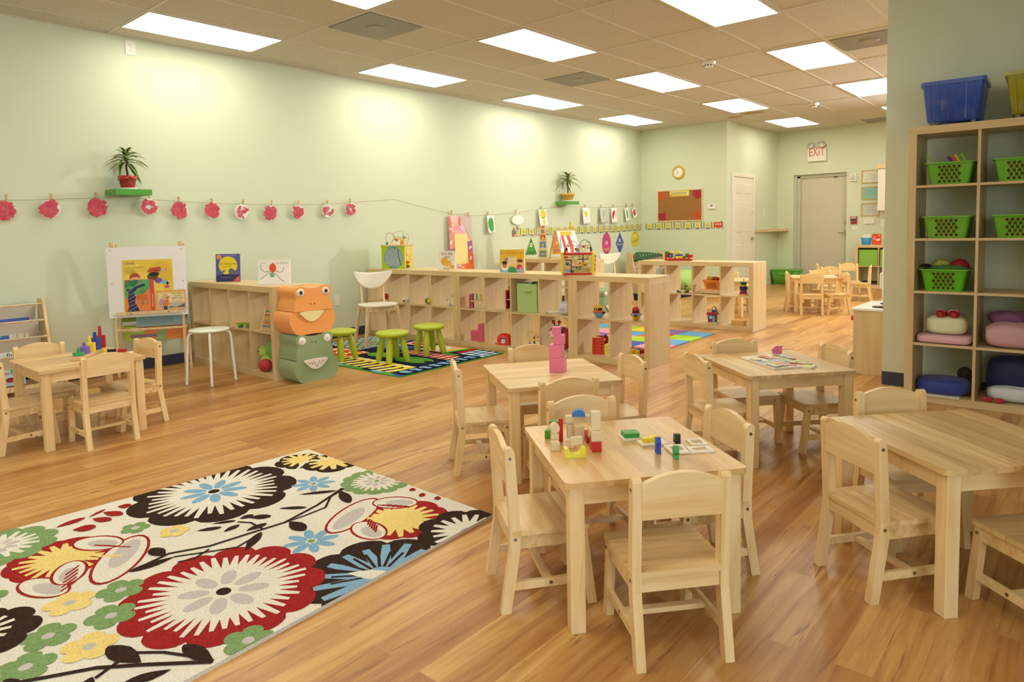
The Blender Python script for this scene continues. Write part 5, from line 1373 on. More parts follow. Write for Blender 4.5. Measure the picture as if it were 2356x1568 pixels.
def c_spider(A, B):
    A.rect(0, 0, .288, .216, 'f0f0ee'); A.ell(.135, .145, .032, .040, 'd95a2e'); A.poly([(.108, .15), (.135, .195), (.162, .15)], 'd95a2e'); A.ell(.13, .085, .024, .022, '7fb08a')
    for pts in (((.16, .12), (.20, .105), (.225, .115), (.235, .15)), ((.105, .12), (.065, .11), (.03, .135), (.025, .175)), ((.11, .11), (.06, .075), (.02, .045)), ((.155, .105), (.19, .06), (.235, .025))): A.line(pts, .004, '6b4a55')
    B.text('Eric Carle', .05, .188, .015, '8a8a86'); B.text('The Very Busy Spider', .21, .188, .015, '8a8a86')
art_book('picture_book', 'white landscape picture book with a red and green shape standing on the low shelving', 1.134, 3.084, TOP, RAD(36), .288, .216, .028, 'f0f0ee', c_spider, RAD(-3))
def c_spot(A, B):
    A.rect(0, 0, .237, .211, 'ece9dd'); A.ell(.085, .095, .05, .045, 'e0aa3a'); A.ell(.125, .075, .055, .035, 'e3b04a'); A.ell(.19, .035, .032, .022, 'e0aa3a'); A.ell(.135, .015, .015, .014, 'b9484a'); A.ell(.135, .015, .009, .008, 'ece9dd'); A.poly([(.07, .01), (.08, .03), (.09, .01)], '6f8ab8'); A.poly([(.09, .012), (.10, .032), (.11, .012)], '6f8ab8')
    B.text("Spot's Baby", .125, .180, .036, '3a3a36'); B.text('Sister', .13, .145, .036, '3a3a36'); B.text('Eric Hill', .185, .115, .013, '6a6a60')
art_book('picture_book', 'small cream picture book with mustard shapes standing on the middle shelving', 1.111, 5.282, TOP, RAD(8.7), .237, .211, .022, 'ece9dd', c_spot, RAD(-2))
def c_ears(A, B):
    A.rect(0, 0, .277, .232, 'e9bf3e'); A.rect(0, 0, .277, .05, '8fb4e0'); A.ell(.055, .06, .04, .045, 'efece6'); A.ell(.055, .075, .027, .032, 'b9824a'); A.ell(.055, .098, .030, .018, '3a2a22'); A.ell(.085, .135, .032, .014, '8a82b8', .4)
    A.poly([(.095, 0), (.11, .055), (.175, .055), (.19, 0)], '3f9a54'); A.ell(.14, .115, .036, .045, 'efcfa6'); A.ell(.105, .11, .012, .055, 'efd6b4'); A.ell(.178, .11, .012, .055, 'efd6b4'); A.ell(.23, .095, .03, .032, 'e9bfa0'); A.ell(.232, .118, .032, .018, '6f4a3a'); A.ell(.225, .055, .032, .028, 'cc4a6a'); A.ell(.24, .03, .02, .022, 'e59a90')
    B.text('Eyes, Knees, Fingers and Toes', .138, .198, .021, 'd2662a'); B.text('a first sign and singalong board book', .14, .217, .009, '8a7a3a'); B.text('with hand rhymes to sign together', .14, .180, .009, '8a7a3a')
art_book('board_book', 'square yellow board book showing three children standing on the middle shelving', 2.08, 5.231, TOP, RAD(12.9), .277, .232, .034, 'e0c24a', c_ears, RAD(-1))

# bead cubes
WOODB = mat('bead_base_wood', 'dcbf8d', .5)
def wires(t, paths, M=None):
    for c, pts in paths:
        MB().tube(pts, .0028, hexm(c, .35), M, 6).build('bead_wire', t)
def bez(*P):
    out = []
    n = len(P) - 1
    for i in range(n * 8 + 1):
        u = i / 8; k = min(int(u), n - 1); f = u - k
        p0, p1, p2, p3 = P[max(k - 1, 0)], P[k], P[k + 1], P[min(k + 2, n)]
        out.append(tuple(.5 * (2 * p1[j] + (p2[j] - p0[j]) * f + (2 * p0[j] - 5 * p1[j] + 4 * p2[j] - p3[j]) * f * f + (3 * p1[j] - p0[j] - 3 * p2[j] + p3[j]) * f ** 3) for j in range(3)))
    return out
bc = thing('bead_maze_cube', 'lime green activity cube with blue round maze and wire bead maze on top', 'toy', (.265, 5.16, TOP), RAD(24))
MB().box((0, 0, 0), (.30, .24, .265), hexm('a9c926', .4)).build('cube_body', bc, bevel=.002)
MB().box((-.006, -.006, .265), (.306, .246, .283), WOODB).build('top_board', bc, bevel=.003)
A = Art(FRONT)
A.ell(.155, .13, .125, .125, '5f9fc0', n=36)
for k in range(5):
    r = .105 - .021 * k; A.ell(.155, .13, r + .006, r + .006, 'd9c3a0', n=32); A.ell(.155, .13, r, r, '76a3b6', n=32)
for k in range(6): A.line([(.155 + .02 * (k % 3) - .02, .25 - .02 * k), (.165 + .02 * (k % 3) - .02, .235 - .02 * k)], .006, '5f9fc0')
A.rect(.10, .255, .215, .265, '5f9fc0'); A.ell(.178, .242, .01, .007, 'b8323c'); A.line([(.215, .235), (.225, .14), (.25, .035)], .008, '2a3440'); A.ell(.115, .018, .008, .007, '1a1a1a')
for k in range(4): A.rect(.135 + .014 * k, .022, .142 + .014 * k, .029, '2a3440')
A.build('spiral_maze_panel', bc)
A = Art(T((.30, 0, 0)) @ RZ(PI / 2) @ RX(PI / 2)); A.rect(.005, .003, .235, .262, 'e3cc7a'); A.rect(.02, .01, .22, .06, 'e8d23a'); A.line([(.05, .06), (.06, .13), (.05, .20), (.06, .25)], .012, 'd9a93a'); A.ell(.06, .16, .03, .012, 'e08a3a'); A.ell(.15, .12, .04, .05, 'd9c04a'); A.build('animal_panel', bc)
for k, (y, z, c) in enumerate(((.05, .075, 'c8452f'), (.08, .07, 'b83a2a'), (.065, .05, 'e3c23a'), (.05, .025, '4a4a46'), (.085, .025, '6a6a64'))): MB().sphere((.312, y, z), .016, hexm(c, .4), None, 14).build('turning_bead', bc)
wires(bc, (('b8757a', bez((.045, .05, .283), (.04, .05, .37), (.07, .06, .425), (.115, .08, .40), (.13, .10, .35), (.15, .10, .34))), ('a9bf6a', bez((.06, .18, .283), (.07, .18, .33), (.13, .16, .345), (.08, .14, .40), (.14, .12, .43), (.22, .10, .445), (.245, .1, .44), (.23, .1, .36), (.24, .1, .283))), ('c9a46a', bez((.095, .04, .283), (.135, .04, .345), (.155, .05, .39), (.175, .06, .36), (.20, .06, .385), (.22, .06, .34), (.235, .06, .37), (.26, .07, .283))), ('c99a8a', bez((.275, .12, .283), (.305, .12, .36), (.285, .12, .415), (.255, .11, .37), (.25, .10, .283)))))
for p, c, r in (((.05, .05, .297), '3f8a7a', .016), ((.058, .056, .306), '5f9a5a', .013), ((.14, .10, .345), 'c87a2a', .015), ((.152, .10, .338), 'd9b23a', .014), ((.165, .08, .328), '6fae9a', .011), ((.185, .06, .342), 'd9682f', .014), ((.25, .10, .375), '6f9fc4', .012), ((.248, .10, .358), '4f9a3f', .011), ((.27, .11, .365), 'c9c23a', .014)): MB().sphere(p, r, hexm(c, .35), None, 14).build('bead', bc)
MB().box((.225, .05, .283), (.262, .09, .33), hexm('e0952a', .4)).box((.238, .06, .33), (.255, .08, .36), hexm('e8c23a', .4)).build('giraffe_block', bc, bevel=.003)

mz = thing('sliding_maze_box', 'red and yellow framed sliding maze toy with wire bead loops on top', 'toy', (2.926, 5.135, TOP), RAD(30))
W_, D_ = .305, .165
MB().box((.016, .004, .014), (W_ - .016, D_ - .004, .188), hexm('d9b77e', .5)).build('maze_panel', mz)
for z in (0, .186): MB().box((.014, 0, z), (W_ - .014, D_, z + .020), hexm('c52a20', .35)).build('red_rail', mz, bevel=.002)
for x in (0, W_ - .022): MB().box((x, -.003, 0), (x + .022, D_ + .003, .212), hexm('e9d31f', .35)).build('yellow_post', mz, bevel=.004)
A = Art(FRONT @ T((0, 0, -.004)))
for x0, z0, x1, z1, c in ((.02, .145, .13, .185, 'd9c89a'), (.14, .11, .28, .185, 'd9cf8a'), (.02, .02, .12, .06, 'b9b7a8'), (.13, .02, .28, .07, 'c9b46a'), (.09, .085, .20, .12, 'e3c06a')): A.rect(x0, z0, x1, z1, c)
for x, z, a, b, c in ((.045, .165, .022, .012, 'd0452a'), (.115, .165, .024, .018, 'b8b06a'), (.135, .16, .012, .012, 'efe9dc'), (.17, .172, .014, .008, '6f9a5a'), (.255, .165, .014, .010, 'd98a3a'), (.27, .165, .010, .01, 'efe3d6'), (.055, .11, .022, .012, '2f7a64'), (.03, .11, .010, .012, 'cfcfc8'), (.10, .10, .028, .014, 'e9c3a9'), (.225, .10, .03, .016, 'd0a23a'), (.265, .09, .018, .012, 'e0d9c9'), (.06, .045, .03, .014, '9aa0a0'), (.10, .035, .02, .014, '3f4a6f'), (.14, .045, .03, .014, 'a9a04a'), (.175, .055, .018, .010, '2f8a6a'), (.21, .05, .03, .022, 'b9a05a'), (.245, .045, .022, .018, 'b08a4a')): A.ell(x, z, a, b, c)
for pts in (((.035, .14), (.095, .14), (.095, .045)), ((.045, .095), (.09, .095)), ((.10, .075), (.19, .075)), ((.205, .185), (.205, .10)), ((.155, .148), (.255, .148)), ((.165, .108), (.19, .108)), ((.145, .075), (.145, .058)), ((.21, .097), (.23, .092))): A.line(pts, .008, '2e1e1a')
A.build('maze_tracks', mz)
m = MB(); m.prism(circ(.195, .105, .016, .014, 20), 0, .012, hexm('dba523', .4), FRONT); m.build('slider_knob', mz)
wires(mz, (('4f62a0', bez((.035, .05, .206), (.05, .05, .27), (.09, .06, .315), (.135, .06, .30), (.16, .06, .26), (.165, .06, .206))), ('4a6aa8', bez((.15, .10, .206), (.165, .10, .28), (.21, .10, .325), (.26, .10, .29), (.275, .10, .206))), ('a8463a', bez((.06, .06, .275), (.14, .06, .268), (.22, .06, .27), (.265, .06, .272))), ('b0b04a', bez((.17, .08, .206), (.18, .08, .28), (.195, .08, .225), (.215, .08, .225), (.23, .08, .30), (.255, .08, .31), (.28, .08, .25), (.285, .08, .206)))))
for p, c, r in (((.036, .05, .215), 'd9482a', .013), ((.037, .05, .230), '3a5a3a', .012), ((.048, .052, .242), '22204a', .013), ((.135, .06, .24), '2a6a3a', .013), ((.15, .06, .236), 'c98a2a', .014), ((.205, .08, .262), 'd9602a', .013), ((.245, .08, .25), 'c9a02a', .011), ((.272, .10, .222), 'b8263a', .011), ((.273, .10, .236), '24305a', .012), ((.272, .10, .250), '2a2a50', .012)): MB().sphere(p, r, hexm(c, .35), None, 12).build('bead', mz)
m = MB()
for k in range(8): m.sphere((W_ + .004, .03 + .014 * k, .03 + .02 * k), .009, hexm(('c9a13a', '7a5a2a')[k % 2], .5), None, 8)
m.build('side_gear_beads', mz)

# stacked nesting blocks far along the wall
nz = TOP
for k, (s, lb) in enumerate(((.140, 'lowest and largest pale wooden nesting block, with a star'), (.118, 'second pale wooden nesting block from the bottom, blue and striped prints'), (.096, 'middle pale wooden nesting block with triangles'), (.076, 'fourth pale wooden nesting block with a blue circle'), (.052, 'smallest pale wooden nesting block on top'))):
    t = thing('nesting_block', lb, 'toy block', (.60 + .002 * k, 7.86, nz), RAD(36), 'stacked wooden nesting blocks')
    MB().box((-s / 2, -s / 2, 0), (s / 2, s / 2, s), mat('pale_ply', 'e2cda2', .5)).build('block', t, bevel=.003)
    A = Art(T((0, -s / 2, s / 2)) @ FRONT); B = Art(T((s / 2, 0, s / 2)) @ RZ(PI / 2) @ RX(PI / 2))
    q = s * .34
    if k == 0:
        A.rect(-q, -q, q, q, '6f9a54'); A.poly([((q if i % 2 == 0 else q * .5) * .9 * math.cos(PI / 2 + i * PI / 5), (q if i % 2 == 0 else q * .5) * .9 * math.sin(PI / 2 + i * PI / 5)) for i in range(10)], '7a7fb8'); A.rect(-q * .5, -q * .2, q * .5, q * .1, 'b9bfe0')
        B.poly([((q if i % 2 == 0 else q * .45) * 1.1 * math.cos(PI / 2 + i * PI / 5), (q if i % 2 == 0 else q * .45) * 1.1 * math.sin(PI / 2 + i * PI / 5)) for i in range(10)], '3a261c')
    elif k == 1:
        A.rect(-q, -q * 1.1, q, q * 1.1, '4f86c0'); A.poly([(0, -q * .7), (q * .5, 0), (0, q * .7), (-q * .5, 0)], 'd9c63a'); A.rect(-q * .5, -q, q * .5, -q * .7, 'd9dcea')
        for i, c in enumerate(('8a6ab8', '4f86c0', 'e3c83a', '4f9a4a')): B.rect(-q * 1.2, -q + i * q * .5, q * 1.2, -q + (i + 1) * q * .5, c)
        B.rect(q * .3, -q * .2, q * 1.2, q * .4, 'cf4a3a')
    elif k == 2:
        A.rect(-q, -q * 1.2, q, q * 1.2, 'c2472a'); A.poly([(-q * .8, -q), (q * .8, -q), (0, q)], 'e8c83a'); B.poly([(-q, -q), (q, -q), (0, q)], '3a261c')
    elif k == 3:
        A.rect(-q, -q * 1.2, q * .4, q * 1.2, 'a8867a'); A.rect(-q * .2, -q, q, q * .2, '8fa07a'); B.ell(0, 0, q * 1.1, q * 1.1, '3f86c4')
    else:
        A.rect(-q, -q, q, q, 'c9705a'); B.rect(-q, -q, q, q, 'a83a2a'); B.rect(-q * .2, -q * .6, q * .3, q * .8, '4a2018')
    A.build('print', t); B.build('print', t)
    nz += s + .0003
# desk-top A-frame with a big red and white striped book
af = thing('tabletop_easel', 'small wooden A-frame easel standing on the far low shelving', 'easel', (.985, 7.86, TOP), RAD(75))
# local x along the ridge, y back, front panel slopes towards -y
HA, WA = .40, .32
for x in (-WA / 2, WA / 2):
    rail(MB(), (x, -.15, 0), (x, -.008, HA), .022, .016, WOODB).build('front_leg', af)
    rail(MB(), (x, .15, 0), (x, .008, HA), .022, .016, WOODB).build('rear_leg', af)
m = MB(); rail(m, (-WA / 2, .08, .17), (WA / 2, .08, .17), .012, .012, WOODB); rail(m, (-WA / 2, .142, .02), (WA / 2, .142, .02), .012, .012, WOODB); m.build('cross_rail', af)
FP = T((0, -.150, 0)) @ RX(math.atan2(HA, .142))
MB().prism(rect(-WA / 2 - .005, 0.0, WA / 2 + .005, .42), .010, .018, WOODB, FP).build('front_board', af)
def c_str(A, B):
    A.rect(0, 0, .33, .36, 'efeee8'); A.poly([(.04, 0), (.10, 0), (.07, .29), (.02, .29)], 'f0efe9')
    A.poly([(.06, 0), (.12, 0), (.10, .30), (.055, .30)], 'd04a2e'); A.poly([(.16, 0), (.22, .02), (.24, .15), (.21, .30), (.15, .30), (.17, .12)], 'd04a2e'); A.poly([(.235, 0), (.33, 0), (.30, .14), (.275, .10), (.24, .03)], '5b86c4'); A.poly([(.0, .12), (.02, .10), (.05, .27), (.03, .28)], '7aa0cf'); A.rect(.05, .305, .26, .355, 'e8c63a'); A.rect(.05, .295, .26, .307, 'e39a32'); A.ell(.145, .14, .016, .018, '22282a'); A.ell(.15, .14, .006, .007, 'e9e9e4')
    B.text('Telling Time', .155, .332, .032, 'a8862a')
flat_book('big_book', 'big red and white striped book clipped to the tabletop easel', T((.985, 7.86, TOP)) @ RZ(RAD(75)) @ FP @ T((-.165, .045, .0245)), .33, .36, .006, 'efeee8', c_str)
tag(blob(MB(), (.99 + .035, 7.86 + .10, TOP + HA + .055), (.02, .018, .055), hexm('e2cf2a', .7), 1.0, 12, 4, .25).build('yellow_clip_toy'), 'small yellow soft toy clipped on top of the tabletop easel', 'toy')

# wooden train on the right-hand low shelving
TX, TY, TA = 2.60, 7.790, RAD(4)
def car(label, x0, body, group='wooden toy train cars'):
    t = thing('toy_train_car', label, 'toy train', (TX + x0 * math.cos(TA), TY + x0 * math.sin(TA), TOP), TA, group)
    MB().box((0, -.035, .022), (.112, .035, .040), mat('toy_wood', 'dcb98a', .5)).build('chassis', t, bevel=.002)
    for x in (.026, .086):
        for y in (-.043, .035): MB().cyl((x, y, .0195), (x, y + .008, .0195), .0195, hexm('bf2a20', .4), None, 20).build('wheel', t)
    body(t)
    return t
def cb(t, nm, a, b, c): MB().box(a, b, hexm(c, .4)).build(nm, t, bevel=.0015)
def b_loco(t):
    cb(t, 'boiler_base', (.004, -.03, .040), (.045, .03, .080), 'bd2a26'); cb(t, 'cab', (.056, -.03, .040), (.092, .03, .088), '2e3f8e'); MB().cyl((.0, 0, .1), (.056, 0, .1), .018, hexm('2f7a3a', .4), None, 20).build('roof_roll', t); cb(t, 'red_plate', (.056, -.03, .088), (.094, .03, .098), 'b8262a'); cb(t, 'yellow_block', (.056, -.03, .098), (.094, .03, .118), 'e8c82a')
    A = Art(T((0, -.03, 0)) @ FRONT); A.ell(.028, .06, .006, .01, '3a1a18'); A.ell(.074, .062, .008, .010, 'c9cbe0'); A.build('print', t)
def b_mid(t):
    cb(t, 'black_pin', (.004, -.012, .040), (.014, .0, .062), '1f2440'); cb(t, 'yellow_slab', (.022, -.03, .040), (.104, .03, .062), 'e8cf26'); cb(t, 'blue_slab', (.022, -.03, .062), (.106, .03, .080), '2a3a86'); MB().cyl((.05, 0, .08), (.05, 0, .092), .008, hexm('d0c9a0', .5)).build('peg', t); MB().prism(circ(0, 0, .032, .013, 24), -.02, .02, hexm('e8cf26', .4), T((.05, 0, .105)) @ FRONT).build('yellow_oval', t); MB().cyl((.088, 0, .08), (.088, 0, .105), .005, mat('toy_wood', 'dcb98a', .5)).build('peg', t)
def b_tail(t):
    MB().prism([(.0, .0), (.064, .0), (.064, .054), (.052, .054), (.038, .022), (.0, .012)], -.03, .03, hexm('2f7a3a', .4), T((-.004, 0, .040)) @ FRONT).build('green_ramp', t); cb(t, 'red_block', (.062, -.03, .040), (.118, .03, .077), 'bd2420'); MB().cyl((.026, 0, .05), (.026, 0, .1), .005, MATS['toy_wood']).build('peg', t); MB().cyl((.098, 0, .077), (.098, 0, .1), .005, MATS['toy_wood']).build('peg', t)
    A = Art(T((0, -.03, 0)) @ FRONT); A.ell(.075, .06, .006, .007, '3a1a18'); A.build('print', t)
car('toy train front car with green roll and blue cab, left on the far shelving top', 0.0, b_loco)
car('toy train middle car with yellow and blue slabs', .117, b_mid)
car('toy train rear car with green ramp and red block', .234, b_tail)

# ---------------------------------------------------------------- toys in the cubbies
# abacus
t = thing('abacus', 'small wooden abacus with five coloured bead rods in the first low shelving', 'toy', (1.305, 2.995, MID), RAD(14.5))
for x in (0, .165): rail(MB(), (x, 0, 0), (x, .075, .205), .012, .014, MATS['toy_wood']).build('side_post', t); rail(MB(), (x, .05, .12), (x, .14, 0), .012, .012, MATS['toy_wood']).build('prop', t)
for k, c in enumerate((None, '3f72b8', 'e0662a', 'e3c12a', 'c9323a', '3f9a4a', None)):
    z = .012 + .031 * k; y = z * .075 / .205
    MB().cyl((0, y, z), (.165, y, z), .004 if c is None else .0022, MATS['toy_wood'], None, 10).build('rod', t)
    if c:
        m = MB()
        for i in range(15): m.sphere((.012 + .0098 * i, y, z), .0058, hexm(c, .35), None, 8)
        m.build('bead_row', t)
t = thing('dinosaur_skate_toy', 'small green wheeled toy on the middle board of the first shelving', 'toy', (.965, 3.03, MID), RAD(30))
MB().prism(rrect(-.075, -.02, .075, .02, .02), .03, .037, hexm('6fa83a', .4)).build('deck', t, bevel=.002)
for x in (-.04, .04):
    for y in (-.018, .018): MB().cyl((x, y - .006, .014), (x, y + .006, .014), .014, hexm('4f9a3a', .5), None, 14).cyl((x, y, .014), (x, y, .03), .004, STEEL).build('wheel', t)
for k, c in enumerate(('d9b62a', '3f6ab8', 'c93a3a')): MB().cyl((-.09 + .03 * k, -.006 + .01 * k, .042), (.05 + .03 * k, .004 + .006 * k, .042), .005, hexm(c, .4), None, 8).build('pencil', t)
# plush dragon
PG, PL2, PR = m_soft('plush_green', '6fae4a'), m_soft('plush_lime', 'b3c95a'), m_soft('plush_red', 'b02a30')
t = thing('plush_dragon', 'green plush dragon with a red tail ball in the first shelving', 'plush toy', (1.275, 3.09, LOW), RAD(-20))
blob(MB(), (.03, .06, .17), (.11, .10, .10), PG, 1, 20, 1, .04).build('back', t)
blob(MB(), (-.02, -.01, .075), (.10, .07, .07), PL2, 1, 20, 2, .03).build('body', t)
blob(MB(), (-.055, -.04, .155), (.065, .055, .05), PL2, 1, 18, 3, .02).build('head', t)
blob(MB(), (-.105, .01, .075), (.035, .05, .06), m_soft('plush_teal', '2f8a5a'), 1, 14, 5, .03).build('foot', t)
for x, y, z in ((-.09, .02, .22), (-.03, .01, .225)): blob(MB(), (x, y, z), (.022, .015, .026), PG, 1, 10, 4, .05).build('ear', t)
m = MB()
for k in range(5): m.prism([(-.018, 0), (.018, 0), (0, .03)], -.004, .004, m_soft('plush_spine', '2f7a44') if k == 0 else MATS['plush_spine'], T((.0 + .03 * k, .05, .262 - .012 * abs(k - 2))) @ FRONT)
m.build('spine', t)
blob(MB(), (.06, -.055, .056), (.062, .06, .056), PR, 1, 18, 6, .02).build('tail_ball', t)
m = MB(); m.sphere((-.075, -.09, .165), .006, BLACK, None, 8).sphere((-.035, -.093, .165), .006, BLACK, None, 8); m.build('eyes', t)
def at2(x, y, z): return u2(x - .04, y - 5.10, z)
# drum tin, egg shaker, tambourine
t = thing('toy_drum', 'small white tin drum in the far left shelving', 'toy', at2(.65, 5.19, MID), 0)
MB().lathe([(.048, 0), (.05, .004), (.05, .042)], hexm('d9d3c6', .4), None, 26).build('shell', t); MB().lathe([(.053, .042), (.053, .056), (.045, .058), (.001, .058)], WHITE, None, 26).build('lid', t)
m = MB(); m.prism(circ(0, .022, .022, .008, 16), .0, .0015, hexm('7a4a34', .5), T((0, -.0495, 0)) @ FRONT); m.build('print', t)
t = thing('striped_ball', 'red, black, green and yellow striped egg-shaped ball in the far left shelving', 'toy', at2(1.00, 5.20, MID), 0)
for k, (c, a, b) in enumerate((('c2302a', 0, .36), ('1f2a22', .36, .50), ('3f8a3a', .50, .58), ('e3c82a', .58, .82), ('c2302a', .82, 1.0))):
    prof = [(.034 * math.sin(PI * (a + (b - a) * i / 8)) + 1e-4, -.048 * math.cos(PI * (a + (b - a) * i / 8))) for i in range(9)]
    MB().lathe(prof, hexm(c, .35), T((0, 0, .0345)) @ RY(PI / 2), 22, cap=False).build('stripe', t)
t = thing('tambourine', 'white ring tambourine leaning in the far left shelving', 'toy', at2(1.335, 5.22, MID + .004), 0, rot=(RAD(62), 0, RAD(25)))
MB().tube([(.052 * math.cos(a), .052 * math.sin(a) + .052, 0) for a in [k * PI / 12 for k in range(25)]], .007, mat('pale_plastic', 'dcdae6', .35), None, 8, False).build('ring', t)
m = MB()
for k in range(4): m.lathe([(.001, -.002), (.012, -.001), (.012, .001), (.001, .002)], STEEL, T((.052 * math.cos(1.5 * k), .052 + .052 * math.sin(1.5 * k), .009)), 12)
m.build('jingles', t)
t = thing('toy_maraca', 'small red maraca behind the white chair in the far left shelving', 'toy', at2(.25, 5.22, MID), 0)
blob(MB(), (0, 0, .05), (.03, .03, .035), hexm('b8262a', .35), 1, 14, 1, 0).build('head', t); MB().cyl((0, 0, 0), (0, 0, .02), .02, MATS['toy_wood']).cyl((0, 0, .0), (0, 0, .03), .006, MATS['toy_wood']).build('handle', t)
tag(MB().prism(rrect(-.10, -.05, .10, .05, .01), 0, .012, MATS['toy_wood'], T(at2(.22, 5.26, MID))).build('wooden_tray', bevel=.002), 'flat pale wooden tray on the far left shelving beside the red maraca', 'tray')
# pounding bench
t = thing('pounding_bench', 'pounding bench toy with red end and coloured pegs in the middle shelving', 'toy', at2(1.645, 5.20, MID), RAD(28))
MB().box((0, -.055, 0), (.012, .055, .142), hexm('c2302a', .4)).build('end_board', t, bevel=.002); MB().box((.188, -.055, 0), (.20, .055, .142), hexm('c2302a', .4)).build('end_board', t, bevel=.002); MB().box((.012, -.05, .065), (.188, .05, .079), MATS['toy_wood']).build('bench', t)
for k, c in enumerate(('2e3f98', '3f9a4a', 'e3b02a', 'd9602a')):
    MB().cyl((.035 + .042 * k, -.02, .0795 if k else .0), (.035 + .042 * k, -.02, .15 - .004 * k), .008, hexm(c, .4), None, 12).build('peg', t)
t = thing('red_toy_rack', 'red and green toy shelf box at the right of a cubby in the middle shelving', 'toy', at2(2.115, 5.22, MID), RAD(20))
MB().box((0, 0, 0), (.012, .12, .20), hexm('b8262a', .4)).box((.0, 0, 0), (.062, .12, .010), MATS['toy_wood']).box((0, .112, 0), (.062, .12, .20), hexm('8a1f22', .4)).build('box', t); MB().box((.060, 0, 0), (.064, .12, .20), hexm('3f8a4a', .4)).build('green_side', t); MB().box((.012, .0, .10), (.060, .11, .106), WHITE).build('inner_shelf', t)
# fabric drawer
FG = m_soft('pale_green_fabric', 'a9c77e')
t = thing('fabric_box', 'light green square fabric storage box in the middle shelving', 'storage box', at2(2.345, 5.125, MID + .001), RAD(3))
m = MB(); s_, h_ = .242, .285
m.box((0, 0, 0), (s_, .006, h_), FG).box((0, s_ + .04, 0), (s_, s_ + .046, h_), FG).box((0, .006, 0), (.006, s_ + .04, h_), FG).box((s_ - .006, .006, 0), (s_, s_ + .04, h_), FG).box((.006, .006, 0), (s_ - .006, s_ + .04, .006), FG)
m.build('body', t)
MB().tube([(.095, -.001, .217), (.10, -.010, .215), (.135, -.013, .212), (.170, -.010, .215), (.175, -.001, .217)], .010, FG, None, 8).build('handle_strap', t)
MB().tube([(.06, -.002, .214), (.18, -.002, .214)], .003, m_soft('darker_green_fabric', '8fb066'), None, 6).build('seam', t)
t = thing('flute', 'white and tan wooden flute lying in the middle shelving', 'toy instrument', at2(2.665, 5.16, MID + .009), RAD(58))
MB().cyl((0, 0, 0), (.03, 0, 0), .008, MATS['toy_wood'], None, 14).build('mouthpiece', t); MB().cyl((.03, 0, 0), (.19, 0, 0), .008, WHITE, None, 14).build('tube', t)
t = thing('clear_plastic_tub', 'frosted clear plastic tub lying in the middle shelving', 'tub', at2(2.865, 5.23, MID), RAD(10))
FROST = mat('frosted_plastic', 'd9dde0', .35, .4, alpha=.75)
blob(MB(), (0, 0, .062), (.065, .085, .062), FROST, .55, 24, 3, .015).build('body', t); MB().lathe([(.02, 0), (.02, .012), (.001, .014)], FROST, T((.0, -.082, .065)) @ FRONT, 16).build('cap', t)
# pink cube stairs
PINK = mat('pink_lacquer', 'd5607c', .35)
t = tag(MB().box((0, 0, 0), (.095, .095, .108), PINK, T(at2(1.665, 5.17, LOW)) @ RZ(RAD(6))).build('pink_cube', bevel=.002), 'shorter pink cube in the lower cubby of the middle shelving', 'toy block', 'pink cubes')
t = tag(MB().box((0, 0, 0), (.082, .12, .185), PINK, T(at2(1.772, 5.165, LOW)) @ RZ(RAD(6))).build('pink_cube', bevel=.002), 'taller pink block beside the shorter one in the middle shelving', 'toy block', 'pink cubes')
t = thing('toy_helmet', 'small red hard hat with a white label in the middle shelving', 'toy hat', at2(2.115, 5.20, LOW), RAD(8))
MB().lathe([(.10, 0), (.098, .006), (.076, .010), (.078, .05), (.066, .085), (.035, .108), (.001, .112)], hexm('d8321f', .3), None, 30, 1.15, .9).build('shell', t)
A = Art(T((.02, -.072, .04)) @ RX(RAD(-8)) @ FRONT); A.rect(-.02, -.022, .026, .018, 'e9e7ec'); A.rect(-.02, .018, .026, .034, '6a5f9a'); A.rect(-.012, -.008, .018, .0, '9a95b0'); A.build('label_sticker', t)
t = thing('bead_rattle', 'yellow wire loop with hanging coloured beads in the middle shelving', 'toy', at2(2.43, 5.22, LOW + .003), RAD(10))
wires(t, (('d9cc2a', [(.0 + .042 * math.cos(a), 0, .115 + .042 * math.sin(a)) for a in [k * PI / 10 for k in range(21)]]), ('e0d22a', [(.0 + .036 * math.cos(a), .012, .108 + .036 * math.sin(a)) for a in [k * PI / 10 for k in range(21)]]), ('b9a94a', [(.04, 0, .10), (.045, 0, .0)]), ('8a90b8', [(-.005, 0, .075), (-.008, 0, .0)])))
for x, z, c in ((.042, .088, 'b8302a'), (.043, .064, 'dcc42a'), (.044, .040, '2f6a44'), (.045, .016, 'd0482a'), (-.006, .045, 'b86a9a'), (-.007, .028, '4f6ab8'), (-.008, .010, 'd9c62a')): MB().sphere((x, 0, z), .012 if x > 0 else .009, hexm(c, .35), None, 12).build('bead', t)
t = thing('plush_ladybird', 'black and red plush ladybird with pale face behind the pink tower', 'plush toy', at2(2.77, 5.24, LOW), RAD(-5))
blob(MB(), (.04, .02, .11), (.105, .085, .11), m_soft('plush_scarlet', 'b02226'), 1, 22, 2, .02).build('body', t)
blob(MB(), (.0, -.035, .165), (.085, .06, .075), m_soft('plush_black', '1c1a1e'), 1, 20, 3, .02).build('hood', t)
blob(MB(), (.0, -.062, .15), (.078, .045, .058), m_soft('plush_skin', 'ecd9c4'), 1, 20, 4, .01).build('face', t)
m = MB(); m.sphere((-.03, -.105, .155), .005, BLACK, None, 8).sphere((.035, -.105, .155), .005, BLACK, None, 8); m.tube([(-.018, -.106, .135), (0, -.108, .130), (.02, -.106, .135)], .0015, BLACK, None, 5); m.build('face_features', t)
for s in (-1, 1): MB().tube([(s * .02, -.035, .225), (s * .035, -.04, .265)], .006, MATS['plush_black'], None, 8).sphere((s * .038, -.042, .275), .018, MATS['plush_scarlet'], None, 12).build('antenna', t)
